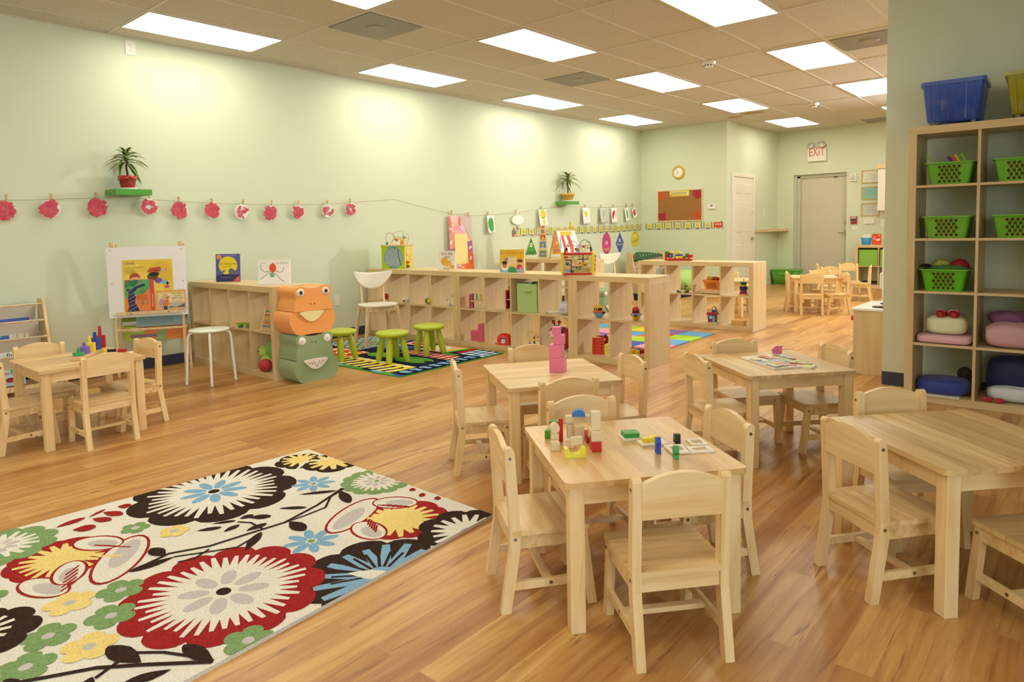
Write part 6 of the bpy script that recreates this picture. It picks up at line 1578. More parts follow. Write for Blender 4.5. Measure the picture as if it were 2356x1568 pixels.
# boats
def boat(label, x, y, rz, hull, rim, cab):
    t = thing('toy_boat', label, 'toy boat', at2(x, y, MID), rz, 'toy tug boats')
    def H(u, v):
        a = 2 * PI * u; L = .075 * (1 + .25 * max(0, math.cos(a)) ** 3); k = (.45 + .55 * v ** .6)
        return (L * k * math.cos(a), .046 * k * math.sin(a) * (1 - .25 * max(0, math.cos(a)) ** 2), .003 + .045 * v + .010 * v * max(0, math.cos(a)) ** 2)
    MB().grid(H, 28, 7, hexm(hull, .35), None, True, True).add([H(i / 28, 0) for i in range(28)], [list(range(28))[::-1]], hexm(hull, .35)).build('hull', t)
    def R_(u, v):
        a = 2 * PI * u; p = H(u, 1); k = 1.08 - .22 * v
        return (p[0] * k, p[1] * k, p[2] + .010 * math.sin(PI * v))
    MB().grid(R_, 28, 5, hexm(rim, .35), None, True, True).build('deck_rim', t)
    MB().prism([H(i / 28, 1)[:2] for i in range(28)], .046, .048, hexm(rim, .35)).build('deck', t)
    cm = MB(); cm.prism(rrect(-.048, -.030, .022, .030, .016), .048, .092, hexm(cab, .35)); cm.lathe([(.036, .092), (.034, .105), (.024, .114), (.001, .116)], hexm(cab, .35), T((-.013, 0, 0)), 24, 1.0, .85); cm.build('cabin', t, bevel=.003)
    for a, px, py in ((-.5, .012, -.0302), (-.5, -.028, -.0302)): MB().box((px - .011, py - .0012, .066), (px + .011, py, .086), hexm('2a2024', .4)).build('window', t)
    MB().box((.0225, -.02, .066), (.0235, .02, .086), hexm('2a2024', .4)).build('window', t)
    MB().cyl((.088, 0, .052), (.097, 0, .050), .012, BLACK, None, 14).build('bow_nose', t)
    for q in (-.02, .03): MB().sphere((q, 0, .004), .005, hexm(hull, .35), None, 8).build('foot', t)
boat('toy tug boat with blue hull, red rim and yellow cabin in the short shelving', 3.255, 5.19, RAD(-30), '6f9fd4', 'c9342a', 'e9b82a')
boat('toy tug boat with yellow hull, blue rim and red cabin in the short shelving', 3.63, 5.20, RAD(-62), 'e3c02a', '7fa6d6', 'b8263a')
# red toy tool bench
t = thing('toy_tool_box', 'red wooden toy tool box with yellow sides and round holes in the short shelving', 'toy', at2(3.165, 5.21, LOW), RAD(14))
for y in (0, .125):
    MB().box((0, y, 0), (.115, y + .008, .155), hexm('d0402a', .4)).build('red_board', t, bevel=.002)
    A = Art(T((0, y, 0)) @ FRONT)
    for i in range(4):
        for x in (.025, .09): A.ell(x, .035 + .03 * i, .0065, .0065, '3a1a16')
    A.build('hole', t)
for x in (-.008, .115):
    MB().box((x, .0, 0), (x + .008, .133, .095), hexm('dccb2a', .4)).build('yellow_side', t, bevel=.002)
    A = Art(T((x + .008, 0, 0)) @ RZ(PI / 2) @ RX(PI / 2))
    for i in range(2):
        for y in (.035, .09): A.ell(y, .03 + .035 * i, .0065, .0065, '3a2a10')
    A.build('hole', t)
MB().box((.0, .008, .04), (.115, .125, .046), MATS['toy_wood']).build('floor_board', t); MB().cyl((.115, .03, .135), (.03, .06, .15), .008, WHITE).cyl((.10, .09, .15), (.10, .09, .175), .012, hexm('2e3a6a', .4)).build('tool_handle', t)
t = thing('peg_tray', 'round wooden tray with yellow and red cylinders in the short shelving', 'toy', at2(3.59, 5.28, LOW), 0)
MB().lathe([(.07, 0), (.085, .012), (.085, .045), (.078, .045), (.076, .014), (.001, .014)], MATS['toy_wood'], None, 28).build('tray', t)
for x, y, c in ((-.022, -.045, 'dcb923'), (.032, -.045, 'dcb923'), (-.05, .01, 'b8262a'), (.0, .02, '2e3f6a'), (.05, .015, 'b8262a')): MB().cyl((x, y, .014), (x, y, .078), .021, hexm(c, .4), None, 20).build('cylinder', t)
# the right-hand low shelving
t = thing('wooden_block_tray', 'shallow pale wooden box under the orange basket', 'box', (3.095, 7.70, MID), RAD(6))
MB().box((0, 0, .006), (.265, .20, .052), MATS['toy_wood']).build('box', t, bevel=.002)
for x in (.02, .245):
    for y in (.02, .18): MB().cyl((x, y, 0), (x, y, .006), .01, BLACK, None, 10).build('foot', t)
def plastic_basket(name, label, loc, rz, wt, wb, dt, db, h, col, group=None, holes='round', wall=.004):
    t = thing(name, label, 'basket', loc, rz, group)
    mt = hexm(col, .4)
    def ring(w, d, z, r=.02): return [(x, y, z) for x, y in rrect(-w / 2, -d / 2, w / 2, d / 2, r, 4)]
    m = MB(); o0, o1 = ring(wb, db, 0), ring(wt, dt, h); i0, i1 = ring(wb - 2 * wall, db - 2 * wall, wall), ring(wt - 2 * wall, dt - 2 * wall, h)
    n = len(o0)
    V = o0 + o1 + i0 + i1
    F = [(k, (k + 1) % n, n + (k + 1) % n, n + k) for k in range(n)] + [(2 * n + (k + 1) % n, 2 * n + k, 3 * n + k, 3 * n + (k + 1) % n) for k in range(n)]
    m.add(V, F, mt, None, True); m.add(V, [list(range(n))[::-1], list(range(2 * n, 3 * n))], mt)
    m.build('tub', t)
    rm_ = MB(); a, b = ring(wt + .018, dt + .018, h, .028), ring(wt - 2 * wall, dt - 2 * wall, h, .02); c, d = ring(wt + .020, dt + .020, h - .009, .028), ring(wt - .0, dt - .0, h - .009, .02)
    rm_.add(a + b + c + d, [(k, (k + 1) % n, n + (k + 1) % n, n + k) for k in range(n)] + [(2 * n + k, 2 * n + (k + 1) % n, (k + 1) % n, k) for k in range(n)] + [(3 * n + k, 3 * n + (k + 1) % n, 2 * n + (k + 1) % n, 2 * n + k) for k in range(n)], mt)
    rm_.build('rim', t)
    tilt = math.atan2((dt - db) / 2, h)
    A = Art(T((0, -db / 2, 0)) @ RX(tilt) @ FRONT)
    H2 = h / math.cos(tilt); dk = mat('basket_hole_shade', '1c3312' if holes == 'round' else '5a2a12', .8, .1)  # holes are flat dark shapes; the shade inside them is in the colour
    w = wb * .60
    if holes == 'round':
        for j in range(5):
            nn = 5 if j % 2 == 0 else 4
            for i in range(nn): A.ell((i - (nn - 1) / 2) * w / 4.6, H2 * (.14 + .165 * j), .0086 if j else .0092, .0080, dk, n=14)
            if j < 4:
                for i in range(8): A.ell((i - 3.5) * w / 8.6, H2 * (.225 + .165 * j), .0034, .0032, dk, n=8)
    else:
        for j in range(5):
            for i in range(9): A.rect((i - 4.5) * w / 8.2, H2 * (.15 + .125 * j), (i - 4.5) * w / 8.2 + .0075, H2 * (.15 + .125 * j) + .009, dk)
    A.build('hole_shade_print', t)
    return t
plastic_basket('plastic_basket', 'orange plastic basket of toy food on the right-hand low shelving', (3.235, 7.80, MID + .0525), RAD(6), .225, .175, .19, .15, .115, 'ef8a3c', None, 'square')
for nm, lb, p, s, c in (('toy_banana', 'yellow toy fruit on top of the orange basket at left', (3.185, 7.79, .585), (.045, .03, .024), 'd9b02a'), ('toy_pepper', 'red toy vegetable on top of the orange basket at right', (3.275, 7.78, .585), (.032, .03, .024), 'c2302a'), ('toy_leaf', 'green toy vegetable in the orange basket', (3.225, 7.83, .583), (.03, .03, .022), '3f7a3a')):
    tag(blob(MB(), p, s, hexm(c, .5), 1, 14, 2, .06).build(nm), lb, 'toy food')
t = thing('ring_stacker', 'stack of dark coloured gear rings on a peg in the right-hand low shelving', 'toy', (3.603, 7.775, MID), RAD(10))
MB().prism(wob(0, 0, .062, 10, .05, 3, .05), 0, .014, MATS['toy_wood']).build('base', t, bevel=.003)
MB().cyl((0, 0, .014), (0, 0, .19), .006, MATS['toy_wood']).build('peg', t)
for k, (c, r, h) in enumerate((('b8262a', .046, .016), ('2a3f8a', .036, .016), ('c0302a', .030, .012), ('1f2a5a', .040, .020), ('1a1f48', .045, .016), ('1a2448', .042, .010), ('e0c82a', .030, .016), ('1f5a3a', .030, .012), ('1c4f34', .034, .022))):
    z = .0145 + sum((.016, .016, .012, .020, .016, .010, .016, .012, .022)[:k]); MB().prism(scal(0, 0, r, 8, .10, 6), z, z + h - .0006, hexm(c, .35)).build('ring', t)
t = thing('bead_trolley', 'small pale toy trolley with green wheels and wire beads in the right-hand shelving', 'toy', (2.86, 7.735, MID), RAD(6))
MB().box((-.05, -.03, .016), (.05, .03, .032), mat('pale_ply', 'e2cda2', .5)).build('deck', t, bevel=.003)
for x in (-.05, .05):
    for y in (-.036, .030): MB().cyl((x, y, .016), (x, y + .008, .016), .016, hexm('2f6a3a', .4), None, 16).build('wheel', t)
wires(t, (('6a7a80', bez((-.03, 0, .032), (-.015, 0, .08), (.01, 0, .125), (.035, 0, .11), (.045, 0, .07), (.045, 0, .032))),))
for x, z, c in ((.03, .10, 'c25a2a'), (.052, .082, '1f2428'), (.03, .075, '2a2430'), (.035, .045, '6a2a34'), (.048, .058, 'd9c23a')): MB().sphere((x, 0, z), .010, hexm(c, .35), None, 10).build('bead', t)
t = thing('toy_house', 'small blue and red toy house with a chimney clock in the right-hand shelving', 'toy', (3.215, 7.80, LOW), RAD(6))
MB().box((-.06, -.05, 0), (.06, .05, .010), mat('pale_ply', 'e2cda2', .5)).build('base', t); MB().box((-.045, -.035, .010), (.045, .035, .10), hexm('2f4a7a', .4)).build('walls', t, bevel=.002)
A = Art(T((0, -.035, 0)) @ FRONT); A.rect(-.03, .05, .005, .088, 'a9c4d9'); A.rect(-.03, .012, .005, .045, '9a2f3a'); A.rect(.012, .012, .036, .088, '8fb4cc'); A.build('print', t)
MB().prism([(-.065, 0), (.065, 0), (.05, .028), (-.05, .028)], -.045, .045, hexm('b02a38', .4), T((0, 0, .10)) @ FRONT).build('roof', t, bevel=.002); MB().box((.0, -.03, .128), (.045, .03, .150), hexm('2f4f94', .4)).build('upper_block', t); MB().lathe([(.024, -.012), (.024, .012)], hexm('b8323c', .4), T((.02, 0, .174)) @ FRONT, 18).lathe([(.018, .0121), (.001, .0125)], WHITE, T((.02, 0, .174)) @ FRONT, 18).build('clock_face', t)
t = tag(MB().box((0, 0, 0), (.145, .16, .052), mat('honey_wood', 'd9a95c', .45), T((3.475, 7.735, LOW)) @ RZ(RAD(4))).build('wooden_case', bevel=.002), 'flat honey-coloured wooden case in the lowest right cubby of the right-hand shelving', 'box')
# ---------------------------------------------------------------- toys on the little tables
TT = .4774
BW = mat('natural_block_wood', 'e3cda6', .55)
for k, (s, dx, lb) in enumerate(((.076, 0, 'largest pink cube at the bottom of the tower'), (.068, -.004, 'second pink cube from the bottom of the tower'), (.052, .006, 'third pink cube, shifted to the right on the tower'), (.042, -.004, 'smallest pink cube on top of the tower'))):
    z = TT + sum((.076, .068, .052)[:k])
    tag(MB().cbox((0, 0, s / 2), (s, s, s - .0004), mat('tower_pink', 'e27a98', .4), T((4.562 + dx, 2.868 + dx, z)) @ RZ(RAD(22))).build('pink_cube', bevel=.0015), lb, 'toy block', 'pink tower cubes')
BG = 'building blocks on the tan table'
def blk(label, x, y, z, rz, dims, c):
    m = c if not isinstance(c, str) else hexm(c, .4)
    return tag(MB().cbox((0, 0, dims[2] / 2), dims, m, T((x, y, TT + z)) @ RZ(RAD(rz))).build('building_block', bevel=.0012), label, 'toy block', BG)
blk('lower green cube at the left back of the block buildings', 5.222, 1.925, 0, 25, (.03, .03, .030), '5a9e2a')
blk('upper green block overlapping the lower green cube', 5.233, 1.945, .0305, 25, (.036, .03, .030), '3f8a2c')
tag(MB().cyl((5.281, 1.914, TT), (5.281, 1.914, TT + .083), .0075, hexm('c22a1c', .4), None, 20).build('building_block'), 'upright red cylinder among the building blocks', 'toy block', BG)
blk('natural cube at the front left with striped grain', 5.319, 1.828, 0, 48, (.029, .029, .029), BW)
blk('natural upright block at left carrying a rounded block', 5.288, 1.868, 0, 45, (.027, .024, .045), BW)
tag(MB().prism(circ(0, 0, .017, None, 20), -.013, .013, BW, T((5.288, 1.868, TT + .0625)) @ RZ(RAD(45)) @ RX(PI / 2)).build('building_block'), 'rounded natural block on top of the left upright block', 'toy block', BG)
blk('natural cube in the middle behind the yellow arch', 5.344, 1.882, 0, 30, (.029, .029, .029), BW)
blk('natural upright slab with striped grain in the middle', 5.318, 1.972, 0, 45, (.032, .024, .050), BW)
blk('natural block standing at the back under the long plank', 5.272, 1.985, 0, 45, (.026, .026, .044), BW)
blk('long natural plank bridging the back blocks', 5.290, 2.003, .0505, 40, (.088, .022, .026), BW)
ARC = [(-.034, .0), (.034, .0), (.034, .034), (-.034, .034)]
def archp(w, h, r): return [(-w, 0), (-r, 0)] + [(-r * math.cos(a), r * math.sin(a)) for a in [k * PI / 12 for k in range(1, 12)]] + [(r, 0), (w, 0), (w, h), (-w, h)]
def arch(label, x, y, z, rz, w, h, r, d, c, flip=False):
    M = T((x, y, TT + z)) @ RZ(RAD(rz))
    if flip: M = M @ T((0, 0, h)) @ RX(PI)
    tag(MB().prism(archp(w, h, r), -d, d, c if not isinstance(c, str) else hexm(c, .4), M @ FRONT).build('building_block', bevel=.0012), label, 'toy block', BG)
tag(MB().prism([(.024 * math.cos(a), .024 * math.sin(a)) for a in [k * PI / 16 for k in range(17)]], -.014, .014, hexm('3f7fd0', .4), T((5.298, 2.000, TT + .0768)) @ RZ(RAD(35)) @ FRONT).build('building_block', bevel=.001), 'blue half-round block on top of the long plank', 'toy block', BG)
arch('bright yellow arch block lying upside down in front', 5.412, 1.812, 0, 48, .035, .032, .022, .013, 'ece04a', True)
blk('natural slab resting on the yellow arch', 5.4005, 1.838, .0325, 60, (.040, .016, .026), BW)
arch('long red arch block at the right of the block buildings', 5.395, 1.945, 0, -45, .072, .034, .030, .016, 'c4301f')
arch('natural arch block standing on the red arch', 5.420, 1.920, .0343, -45, .032, .034, .016, .016, BW)
blk('tall natural post on the natural arch block', 5.423, 1.922, .0686, 40, (.032, .032, .062), BW)
blk('small natural cube behind the red arch', 5.372, 2.003, 0, 45, (.026, .024, .040), BW)
PT = mat('pale_puzzle_tray', 'ece3cf', .5)
def tray(label, c, w, d, rz, hole=None):
    t = thing('puzzle_tray', label, 'puzzle tray', (c[0], c[1], TT), RAD(rz), 'small white puzzle trays')
    MB().prism(rrect(-w / 2, -d / 2, w / 2, d / 2, .004), 0, .006, PT).build('board', t, bevel=.001)
    if hole: Art(T((0, 0, .0057))).poly(hole, 'b59a72').build('recess', t)
tray('white puzzle tray under the green block', (5.455, 2.100), .075, .065, 48)
tray('white puzzle tray under the yellow piece', (5.545, 2.090), .094, .06, 50)
tray('white puzzle tray with recess behind the green piece', (5.646, 2.076), .066, .085, 47, scal(0, 0, .024, 4, .3))
tray('white puzzle tray with fish-shaped recess at the right end', (5.708, 2.118), .085, .055, 47, [(-.03, 0), (-.015, .012), (.01, .012), (.028, .015), (.022, 0), (.03, -.014), (.008, -.01), (-.015, -.012)])
tray('white puzzle tray with cross-shaped recess at the back', (5.666, 2.184), .056, .066, 47, scal(0, 0, .022, 4, .35))
def piece(label, c, poly, th, col, z, rz):
    tag(MB().prism(poly, -th / 2, th / 2, hexm(col, .35), T((c[0], c[1], TT + z)) @ RZ(RAD(rz)) @ FRONT).build('puzzle_piece', bevel=.001), label, 'puzzle piece', 'thick coloured puzzle pieces')
piece('blue animal puzzle piece standing on the table', (5.610, 2.012), [(-.012, 0), (-.004, 0), (-.002, .012), (.006, .012), (.008, 0), (.014, 0), (.015, .03), (.008, .052), (-.006, .055), (-.014, .04), (-.010, .025)], .016, '2f4fc0', 0, 130)
piece('green animal puzzle piece standing at the front', (5.680, 2.002), [(-.012, 0), (.012, 0), (.010, .012), (.014, .020), (.006, .040), (-.010, .042), (-.014, .02), (-.008, .012)], .016, '2f9a3a', 0, 130)
piece('black animal puzzle piece standing behind the trays', (5.610, 2.148), [(-.016, 0), (-.008, 0), (-.004, .012), (.006, .012), (.010, 0), (.018, 0), (.018, .026), (.006, .032), (-.016, .034)], .018, '16161a', 0, 130)
piece('yellow animal puzzle piece lying on its tray', (5.540, 2.088), [(-.03, 0), (.03, 0), (.03, .018), (.01, .020), (0, .014), (-.03, .014)], .024, 'ecd21f', .0062, 45)
tag(MB().prism(rrect(-.028, -.024, .028, .024, .004), .0062, .022, hexm('379a44', .4), T((5.452, 2.100, TT)) @ RZ(RAD(48))).build('puzzle_piece', bevel=.001), 'green square puzzle piece lying on its tray', 'puzzle piece', 'thick coloured puzzle pieces')
t = thing('animal_puzzle', 'large flat animal jigsaw board in pale colours on the pig table', 'puzzle', (5.400, 3.738, TT), RAD(-30))
MB().prism(rrect(-.125, -.165, .125, .165, .005), 0, .008, PT, RZ(RAD(82))).build('board', t, bevel=.001)
A = Art(T((0, 0, .008)) @ RZ(RAD(82))); rnd = random.Random(7); A.hull = rect(-.12, -.16, .12, .16)
for k in range(46): A.poly(wob(rnd.uniform(-.115, .115), rnd.uniform(-.155, .155), rnd.uniform(.014, .036), 12, .3, k), rnd.choice(['c9d9a0', 'a9cfe0', 'e6dfb8', 'dfa98a', 'd8e0d8', '9fc08a', 'c9c9d9', 'ead98a', 'd9785a', 'b9c4b4']))
A.build('picture', t)
PIG = [(-.028, .004), (-.022, 0), (-.012, .003), (.0, .001), (.012, .003), (.020, 0), (.026, .006), (.029, .028), (.026, .044), (.034, .052), (.026, .054), (.016, .050), (.0, .054), (-.016, .048), (-.026, .036), (-.034, .034), (-.034, .026), (-.030, .020)]
t = thing('pink_pig_puzzle_piece', 'pink pig-shaped puzzle piece standing on the animal puzzle', 'puzzle piece', (5.348, 3.885, TT + .0135), RAD(38))
MB().prism(PIG, -.010, .0, PT, FRONT).build('backing', t); A = Art(FRONT); A.poly([(x * .93, y * .93 + .002) for x, y in PIG], 'e0708e'); A.line([(-.004, .022), (.006, .030), (.004, .034)], .002, '5a2a3a'); A.ell(-.020, .022, .0015, .002, '3a1a22'); A.ell(.012, .006, .006, .003, '3f8a4a'); A.build('pig_print', t)
tag(MB().prism(wob(0, 0, .033, 20, .06, 3, .028), 0, .010, PT, T((5.575, 3.688, TT))).prism(wob(0, 0, .024, 16, .1, 4, .018), .010, .0104, hexm('dfe04a'), T((5.575, 3.688, TT))).build('puzzle_piece', bevel=.001), 'round yellow-topped puzzle piece lying beside the animal puzzle', 'puzzle piece')
t = thing('peg_stacker', 'wooden peg stacker with five coloured peg stacks on the left table', 'toy', (1.800, 1.525, TT), RAD(138.5))
MB().box((-.190, -.030, 0), (.190, .030, .024), mat('toy_wood', 'dcb98a', .5)).build('base', t, bevel=.002)
for k, (c, h, hp, n) in enumerate((('3f9a68', .022, .030, 24), ('7a62c0', .044, .030, 8), ('e6ca2a', .056, .045, 6), ('26409a', .078, .040, 5), ('b0261f', .082, .065, 4))):
    x = -.150 + .075 * k
    MB().prism(circ(0, 0, .034, None, n), .0242, .0242 + h, hexm(c, .4), T((x, 0, 0))).build('stack', t, bevel=.002)
    MB().cyl((x, 0, .024 + h), (x, 0, .024 + h + hp - .008), .010, hexm(c, .4)).sphere((x, 0, .024 + h + hp - .010), .010, hexm(c, .4), None, 12).build('peg', t)
for lb, p, c in (('small yellow block beside the peg stacker', (1.825, 1.605), 'e8d236'), ('flat dark blue peg lying right of the peg stacker', (1.79, 1.655), '20264f'), ('flat red peg lying at the right end of the left table', (1.845, 1.70), 'b8281f')):
    tag(MB().cbox((0, 0, .010 if c[0] != 'e' else .018), (.020 if c[0] == 'e' else .055, .02, .020 if c[0] != 'e' else .036), hexm(c, .4), T((p[0], p[1], TT)) @ RZ(RAD(60))).build('toy_peg', bevel=.003), lb, 'toy')

# ---------------------------------------------------------------- tall shelving contents
ZR = [.0503, .4037, .757, 1.1102, 1.4633]
SHX = (5.945, 6.295)
BGRP = 'green plastic baskets on the tall shelving'
plastic_basket('green_basket', 'green basket with coloured markers in the top left cubby', (SHX[0], 5.46, ZR[4]), RAD(1), .262, .212, .28, .24, .146, '6cb32c', BGRP)
plastic_basket('green_basket', 'green basket in the top row beside the marker basket', (SHX[1] + .02, 5.46, ZR[4]), RAD(1), .262, .212, .28, .24, .146, '6cb32c', BGRP)
plastic_basket('green_basket', 'green basket directly below the marker basket', (SHX[0] - .01, 5.46, ZR[3]), RAD(1), .262, .212, .28, .24, .146, '74b52f', BGRP)
plastic_basket('green_basket', 'green basket in the second row from the top at the right', (SHX[1] + .02, 5.46, ZR[3]), RAD(1), .262, .212, .28, .24, .146, '6cb32c', BGRP)
plastic_basket('green_basket', 'green basket of plush vegetables in the middle row', (SHX[0] - .02, 5.46, ZR[2]), RAD(1), .262, .212, .28, .24, .146, '62b81f', BGRP)
for k, (c, x, lb) in enumerate((('5a3a9a', 5.935, 'purple'), ('d9662a', 5.955, 'orange'), ('e0c82a', 5.975, 'yellow'), ('7fc23a', 6.01, 'lime green'))):
    tag(rail(MB(), (x + .05, 5.40, ZR[4] + .09), (x - .01, 5.43, ZR[4] + .185 + .006 * k), .014, .010, hexm(c, .4)).build('toy_stick'), lb + ' flat stick poking out of the top left green basket', 'toy')
tag(rail(MB(), (5.90, 5.44, ZR[4] + .08), (5.80, 5.43, ZR[4] + .205), .010, .085, hexm('7fb84a', .4)).build('toy_plate'), 'lime green flat plate poking out of the top left green basket', 'toy')
for lb, p, s, c in (('yellow-green plush melon in the middle row basket', (5.90, 5.46, ZR[2] + .155), (.06, .06, .055), 'a9b04a'), ('red plush tomato in the middle row basket', (6.00, 5.46, ZR[2] + .150), (.062, .06, .058), '9a2026'), ('dark green plush leaf over the middle row basket', (5.95, 5.37, ZR[2] + .150), (.11, .02, .024), '3f6a2c'), ('black plush tip at the left of the middle row basket', (5.815, 5.40, ZR[2] + .165), (.035, .02, .012), '2a2020')):
    tag(blob(MB(), p, s, hexm(c, .7), 1, 18, 3, .04).build('plush_vegetable'), lb, 'plush toy', 'plush vegetables in the basket')
BLUEP = mat('translucent_blue_plastic', '3a62d0', .2, .5, alpha=.72); OLIVEP = mat('translucent_olive_plastic', 'b0ad2c', .2, .5, alpha=.72)
def bin_(label, x, mt, seed):
    t = thing('storage_bin', label, 'storage bin', (x, 5.47, 1.8502), RAD(2), 'translucent wheeled storage bins')
    o0, o1 = [rrect(-w / 2, -d / 2, w / 2, d / 2, .02, 3) for w, d in ((.285, .33), (.335, .385))]
    n = len(o0); m = MB()
    m.add([(a, b, .022) for a, b in o0] + [(a, b, .255) for a, b in o1], [(k, (k + 1) % n, n + (k + 1) % n, n + k) for k in range(n)] + [list(range(n))[::-1]], mt, None, True); m.build('tub', t)
    MB().prism(rrect(-.180, -.205, .180, .205, .025), .255, .280, mt).build('lid', t, bevel=.006)
    for k in range(6): rail(MB(), (-.115 + .046 * k, -.1665, .03), (-.125 + .05 * k, -.1925, .25), .005, .004, mt).build('rib', t)
    for sx in (-1, 1):
        for sy in (-1, 1): MB().cyl((sx * .11 - .012, sy * .13, .012), (sx * .11 + .012, sy * .13, .012), .012, mat('grey_castor', '8a8a92', .5), None, 14).cyl((sx * .11, sy * .13, .012), (sx * .11, sy * .13, .024), .006, MATS['grey_castor']).build('castor', t)
    rnd = random.Random(seed); m = MB()
    for k in range(22): m.cbox((rnd.uniform(-.09, .09), rnd.uniform(-.11, .11), rnd.uniform(.055, .15)), [rnd.uniform(.03, .07) for _ in range(3)], hexm(rnd.choice(['b8305a', '5a9a4a', 'c9c9d9', '3a5ac0', 'd9b84a', '8a3a6a'])), RZ(rnd.uniform(0, 3)))
    o = m.build('toy_pieces', t); o['kind'] = 'stuff'
bin_('blue translucent lidded bin on top of the tall shelving', 5.955, BLUEP, 4)
bin_('olive yellow translucent bin on top of the tall shelving, cut by the picture edge', 6.405, OLIVEP, 6)
def cloth(name, label, cat, p, s, c, e=.6, seed=1, amp=.03, bands=None):
    o = tag(blob(MB(), (p[0], p[1], p[2] + s[2]), s, m_soft('cloth_' + c + name, c), e, 32, seed, amp).build(name), label, cat)
    return o
cloth('folded_blanket', 'folded pink and white blanket with dark spots lying in the second row from the bottom', 'blanket', (5.935, 5.43, ZR[1]), (.158, .135, .028), 'e3b4bd', .4, 3, .02)
cloth('rolled_blanket', 'rolled cream and green checked blanket on the folded pink blanket', 'blanket', (5.94, 5.44, ZR[1] + .056), (.118, .10, .062), 'e2e3bd', .55, 5, .02)
for i, x in enumerate((5.915, 5.985)):
    t = thing('clog', ('left', 'right')[i] + ' red rubber clog with pink trim on the rolled blanket', 'shoe', (x, 5.40, ZR[1] + .178), RAD(-6 + 10 * i), 'pair of red clogs')
    MB().lathe([(.030, 0), (.032, .012), (.030, .034), (.024, .034), (.022, .012), (.001, .012)], hexm('b02a2c', .5), None, 22, .95, 1.8).build('shoe_body', t); MB().tube([(.029 * math.cos(a), -.02 + .036 * math.sin(a), .036 + .014 * math.sin(a) ** 2) for a in [PI + k * PI / 10 for k in range(11)]], .005, hexm('d9708f', .5), None, 8).build('strap', t)
cloth('pink_bag', 'shiny pale pink quilted bag in the second row from the bottom at the right', 'bag', (6.30, 5.43, ZR[1]), (.148, .13, .078), 'cfa2a8', .6, 8, .05)
cloth('purple_cloth', 'purple patterned cloth lying on the pink bag', 'cloth', (6.27, 5.52, ZR[1] + .13), (.11, .07, .045), '8f5a84', .8, 9, .1)
cloth('blue_pillow', 'dark blue pillow with light blue border in the bottom left cubby', 'pillow', (5.93, 5.44, ZR[0] + .004), (.150, .13, .052), '2a3f94', .55, 4, .02)
tag(MB().prism(rrect(-.10, -.06, .10, .06, .004), 0, .003, PAPER, T((5.935, 5.335, ZR[0])) @ RZ(RAD(2))).build('paper_sheet'), 'white paper sheet under the blue pillow', 'paper')
cloth('brown_plush', 'round dark brown plush head behind the blue pillow', 'plush toy', (6.03, 5.60, ZR[0] + .06), (.045, .04, .05), '3a2c26', 1, 6, .05)
cloth('bus_cushion', 'large navy cushion with red stripes in the bottom right cubby', 'cushion', (6.31, 5.56, ZR[0]), (.155, .08, .135), '232c5c', .6, 7, .02)
cloth('printed_bag', 'white cloth bundle with small prints in front of the navy cushion', 'bag', (6.32, 5.40, ZR[0] + .004), (.145, .065, .048), 'd3dce0', .7, 2, .04)
for i, x in enumerate((6.185, 6.25)): cloth('red_shoe', ('left', 'right')[i] + ' small red shoe in front of the printed white bundle', 'shoe', (x, 5.315, ZR[0]), (.028, .018, .016), 'b02a24', .7, 3 + i, .03)

# ---------------------------------------------------------------- far end
t = thing('play_kitchen', 'wooden play kitchen stove with white top jutting from behind the partition', 'play kitchen', (5.215, 6.0, 0))
MB().box((0, 0, 0), (.40, .62, .515), W_BIRCHV).build('cabinet', t, bevel=.002); MB().box((-.012, -.008, .515), (.41, .63, .533), WHITE).build('worktop', t, bevel=.003)
for y in (.15, .42): MB().lathe([(.075, 0), (.075, .006), (.001, .008)], BLACK, T((.18, y, .533)), 24).lathe([(.03, .008), (.03, .011), (.001, .011)], hexm('c2302a'), T((.18, y, .533)), 16).build('burner', t)
for y in (.1, .3): MB().cyl((-.012, y, .44), (-.035, y, .44), .022, hexm('c2302a', .4)).build('knob', t)
t = thing('play_fridge', 'taller wooden play fridge with white door behind the play stove', 'play kitchen', (5.29, 6.72, 0))
MB().box((0, 0, 0), (.38, .40, .93), W_BIRCHV).build('cabinet', t, bevel=.002); MB().box((-.022, -.01, .02), (0, .41, .99), WHITE).build('door', t, bevel=.004)
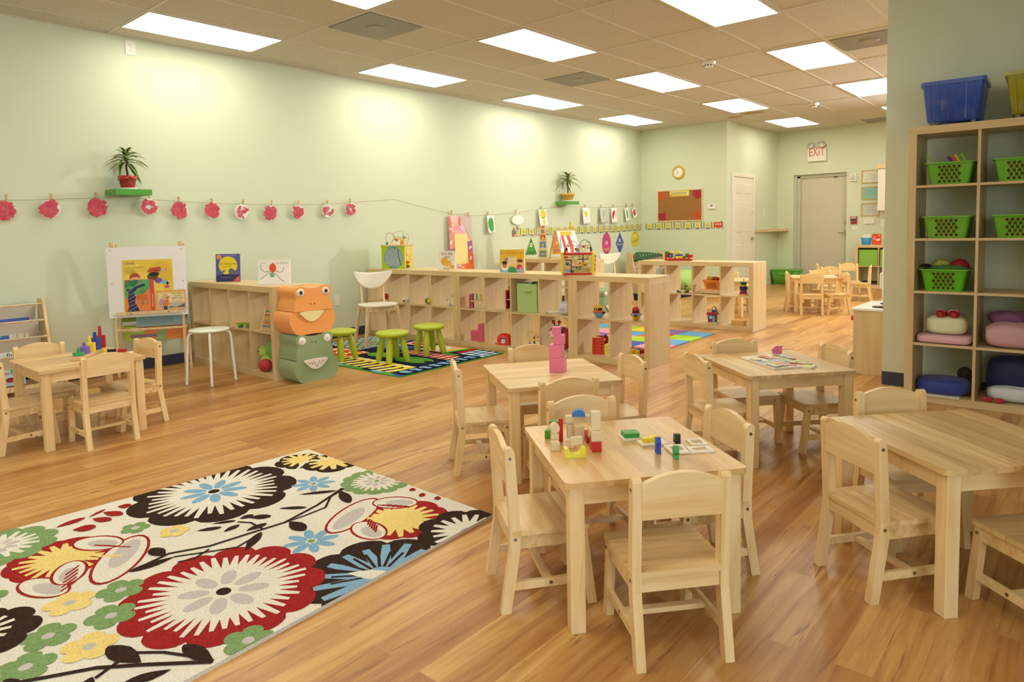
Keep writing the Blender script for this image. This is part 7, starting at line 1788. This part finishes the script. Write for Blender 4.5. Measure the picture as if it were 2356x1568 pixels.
for z in (.62, .36): MB().tube([(-.02, .08, z), (-.05, .08, z + .02), (-.05, .08, z + .14), (-.02, .08, z + .16)], .009, WHITE, None, 8).build('handle', t)
t = thing('green_tub', 'green rectangular plastic tub with handles on the floor by the exit wall', 'tub', (2.00, 14.02, 0))
o0, o1 = rrect(-.22, -.13, .22, .13, .03, 4), rrect(-.265, -.16, .265, .16, .03, 4); n = len(o0)
MB().add([(a, b, 0) for a, b in o0] + [(a, b, .29) for a, b in o1], [(k, (k + 1) % n, n + (k + 1) % n, n + k) for k in range(n)] + [list(range(n))[::-1]], hexm('5fa83a', .4), None, True).build('tub', t, solid=.005)
MB().prism(rrect(-.275, -.17, .275, .17, .03), .28, .30, hexm('66b03e', .4)).build('lid', t, bevel=.004); MB().tube([(-.16, -.165, .27), (-.14, -.185, .20), (.0, -.185, .19), (.14, -.185, .20), (.16, -.165, .27)], .008, hexm('3f7a2a', .4), None, 8).build('handle', t)
for k in range(2): tag(MB().box((3.345 + .352 * k, YD - .39, MID + .002), (3.655 + .352 * k, YD - .06, MID + .30), hexm('86b84a', .7)).build('fabric_box', bevel=.006), ('left', 'second')[k] + ' green fabric drawer in the far shelving on the exit wall', 'storage box', 'green fabric drawers by the exit')
t = thing('blue_tub', 'small blue bucket holding papers on the far shelving', 'bucket', (3.43, YD - .22, .7902)); MB().lathe([(.07, 0), (.09, .13), (.085, .13), (.066, .006), (.001, .006)], hexm('3a8ac4', .4), None, 26).build('bucket', t); MB().box((-.06, .0, .006), (.06, .02, .19), PAPER).build('papers', t)
def c_hand(A, B):
    A.ell(.10, .09, .035, .018, 'efe3d9', .3); A.line([(.07, .09), (.05, .11)], .008, 'efe3d9'); A.ell(.12, .17, .014, .014, 'e9d9c9')
    B.text('Hand\nHand\nFingers\nThumb', .04, .125, .020, 'f0ddd0'); B.text('by Al Perkins', .075, .03, .018, 'f0ddd0')
art_book('picture_book', 'red picture book with a white hand on the far shelving by the exit', 3.53, YD - .25, .7902, RAD(4), .15, .20, .012, 'd9421f', c_hand)
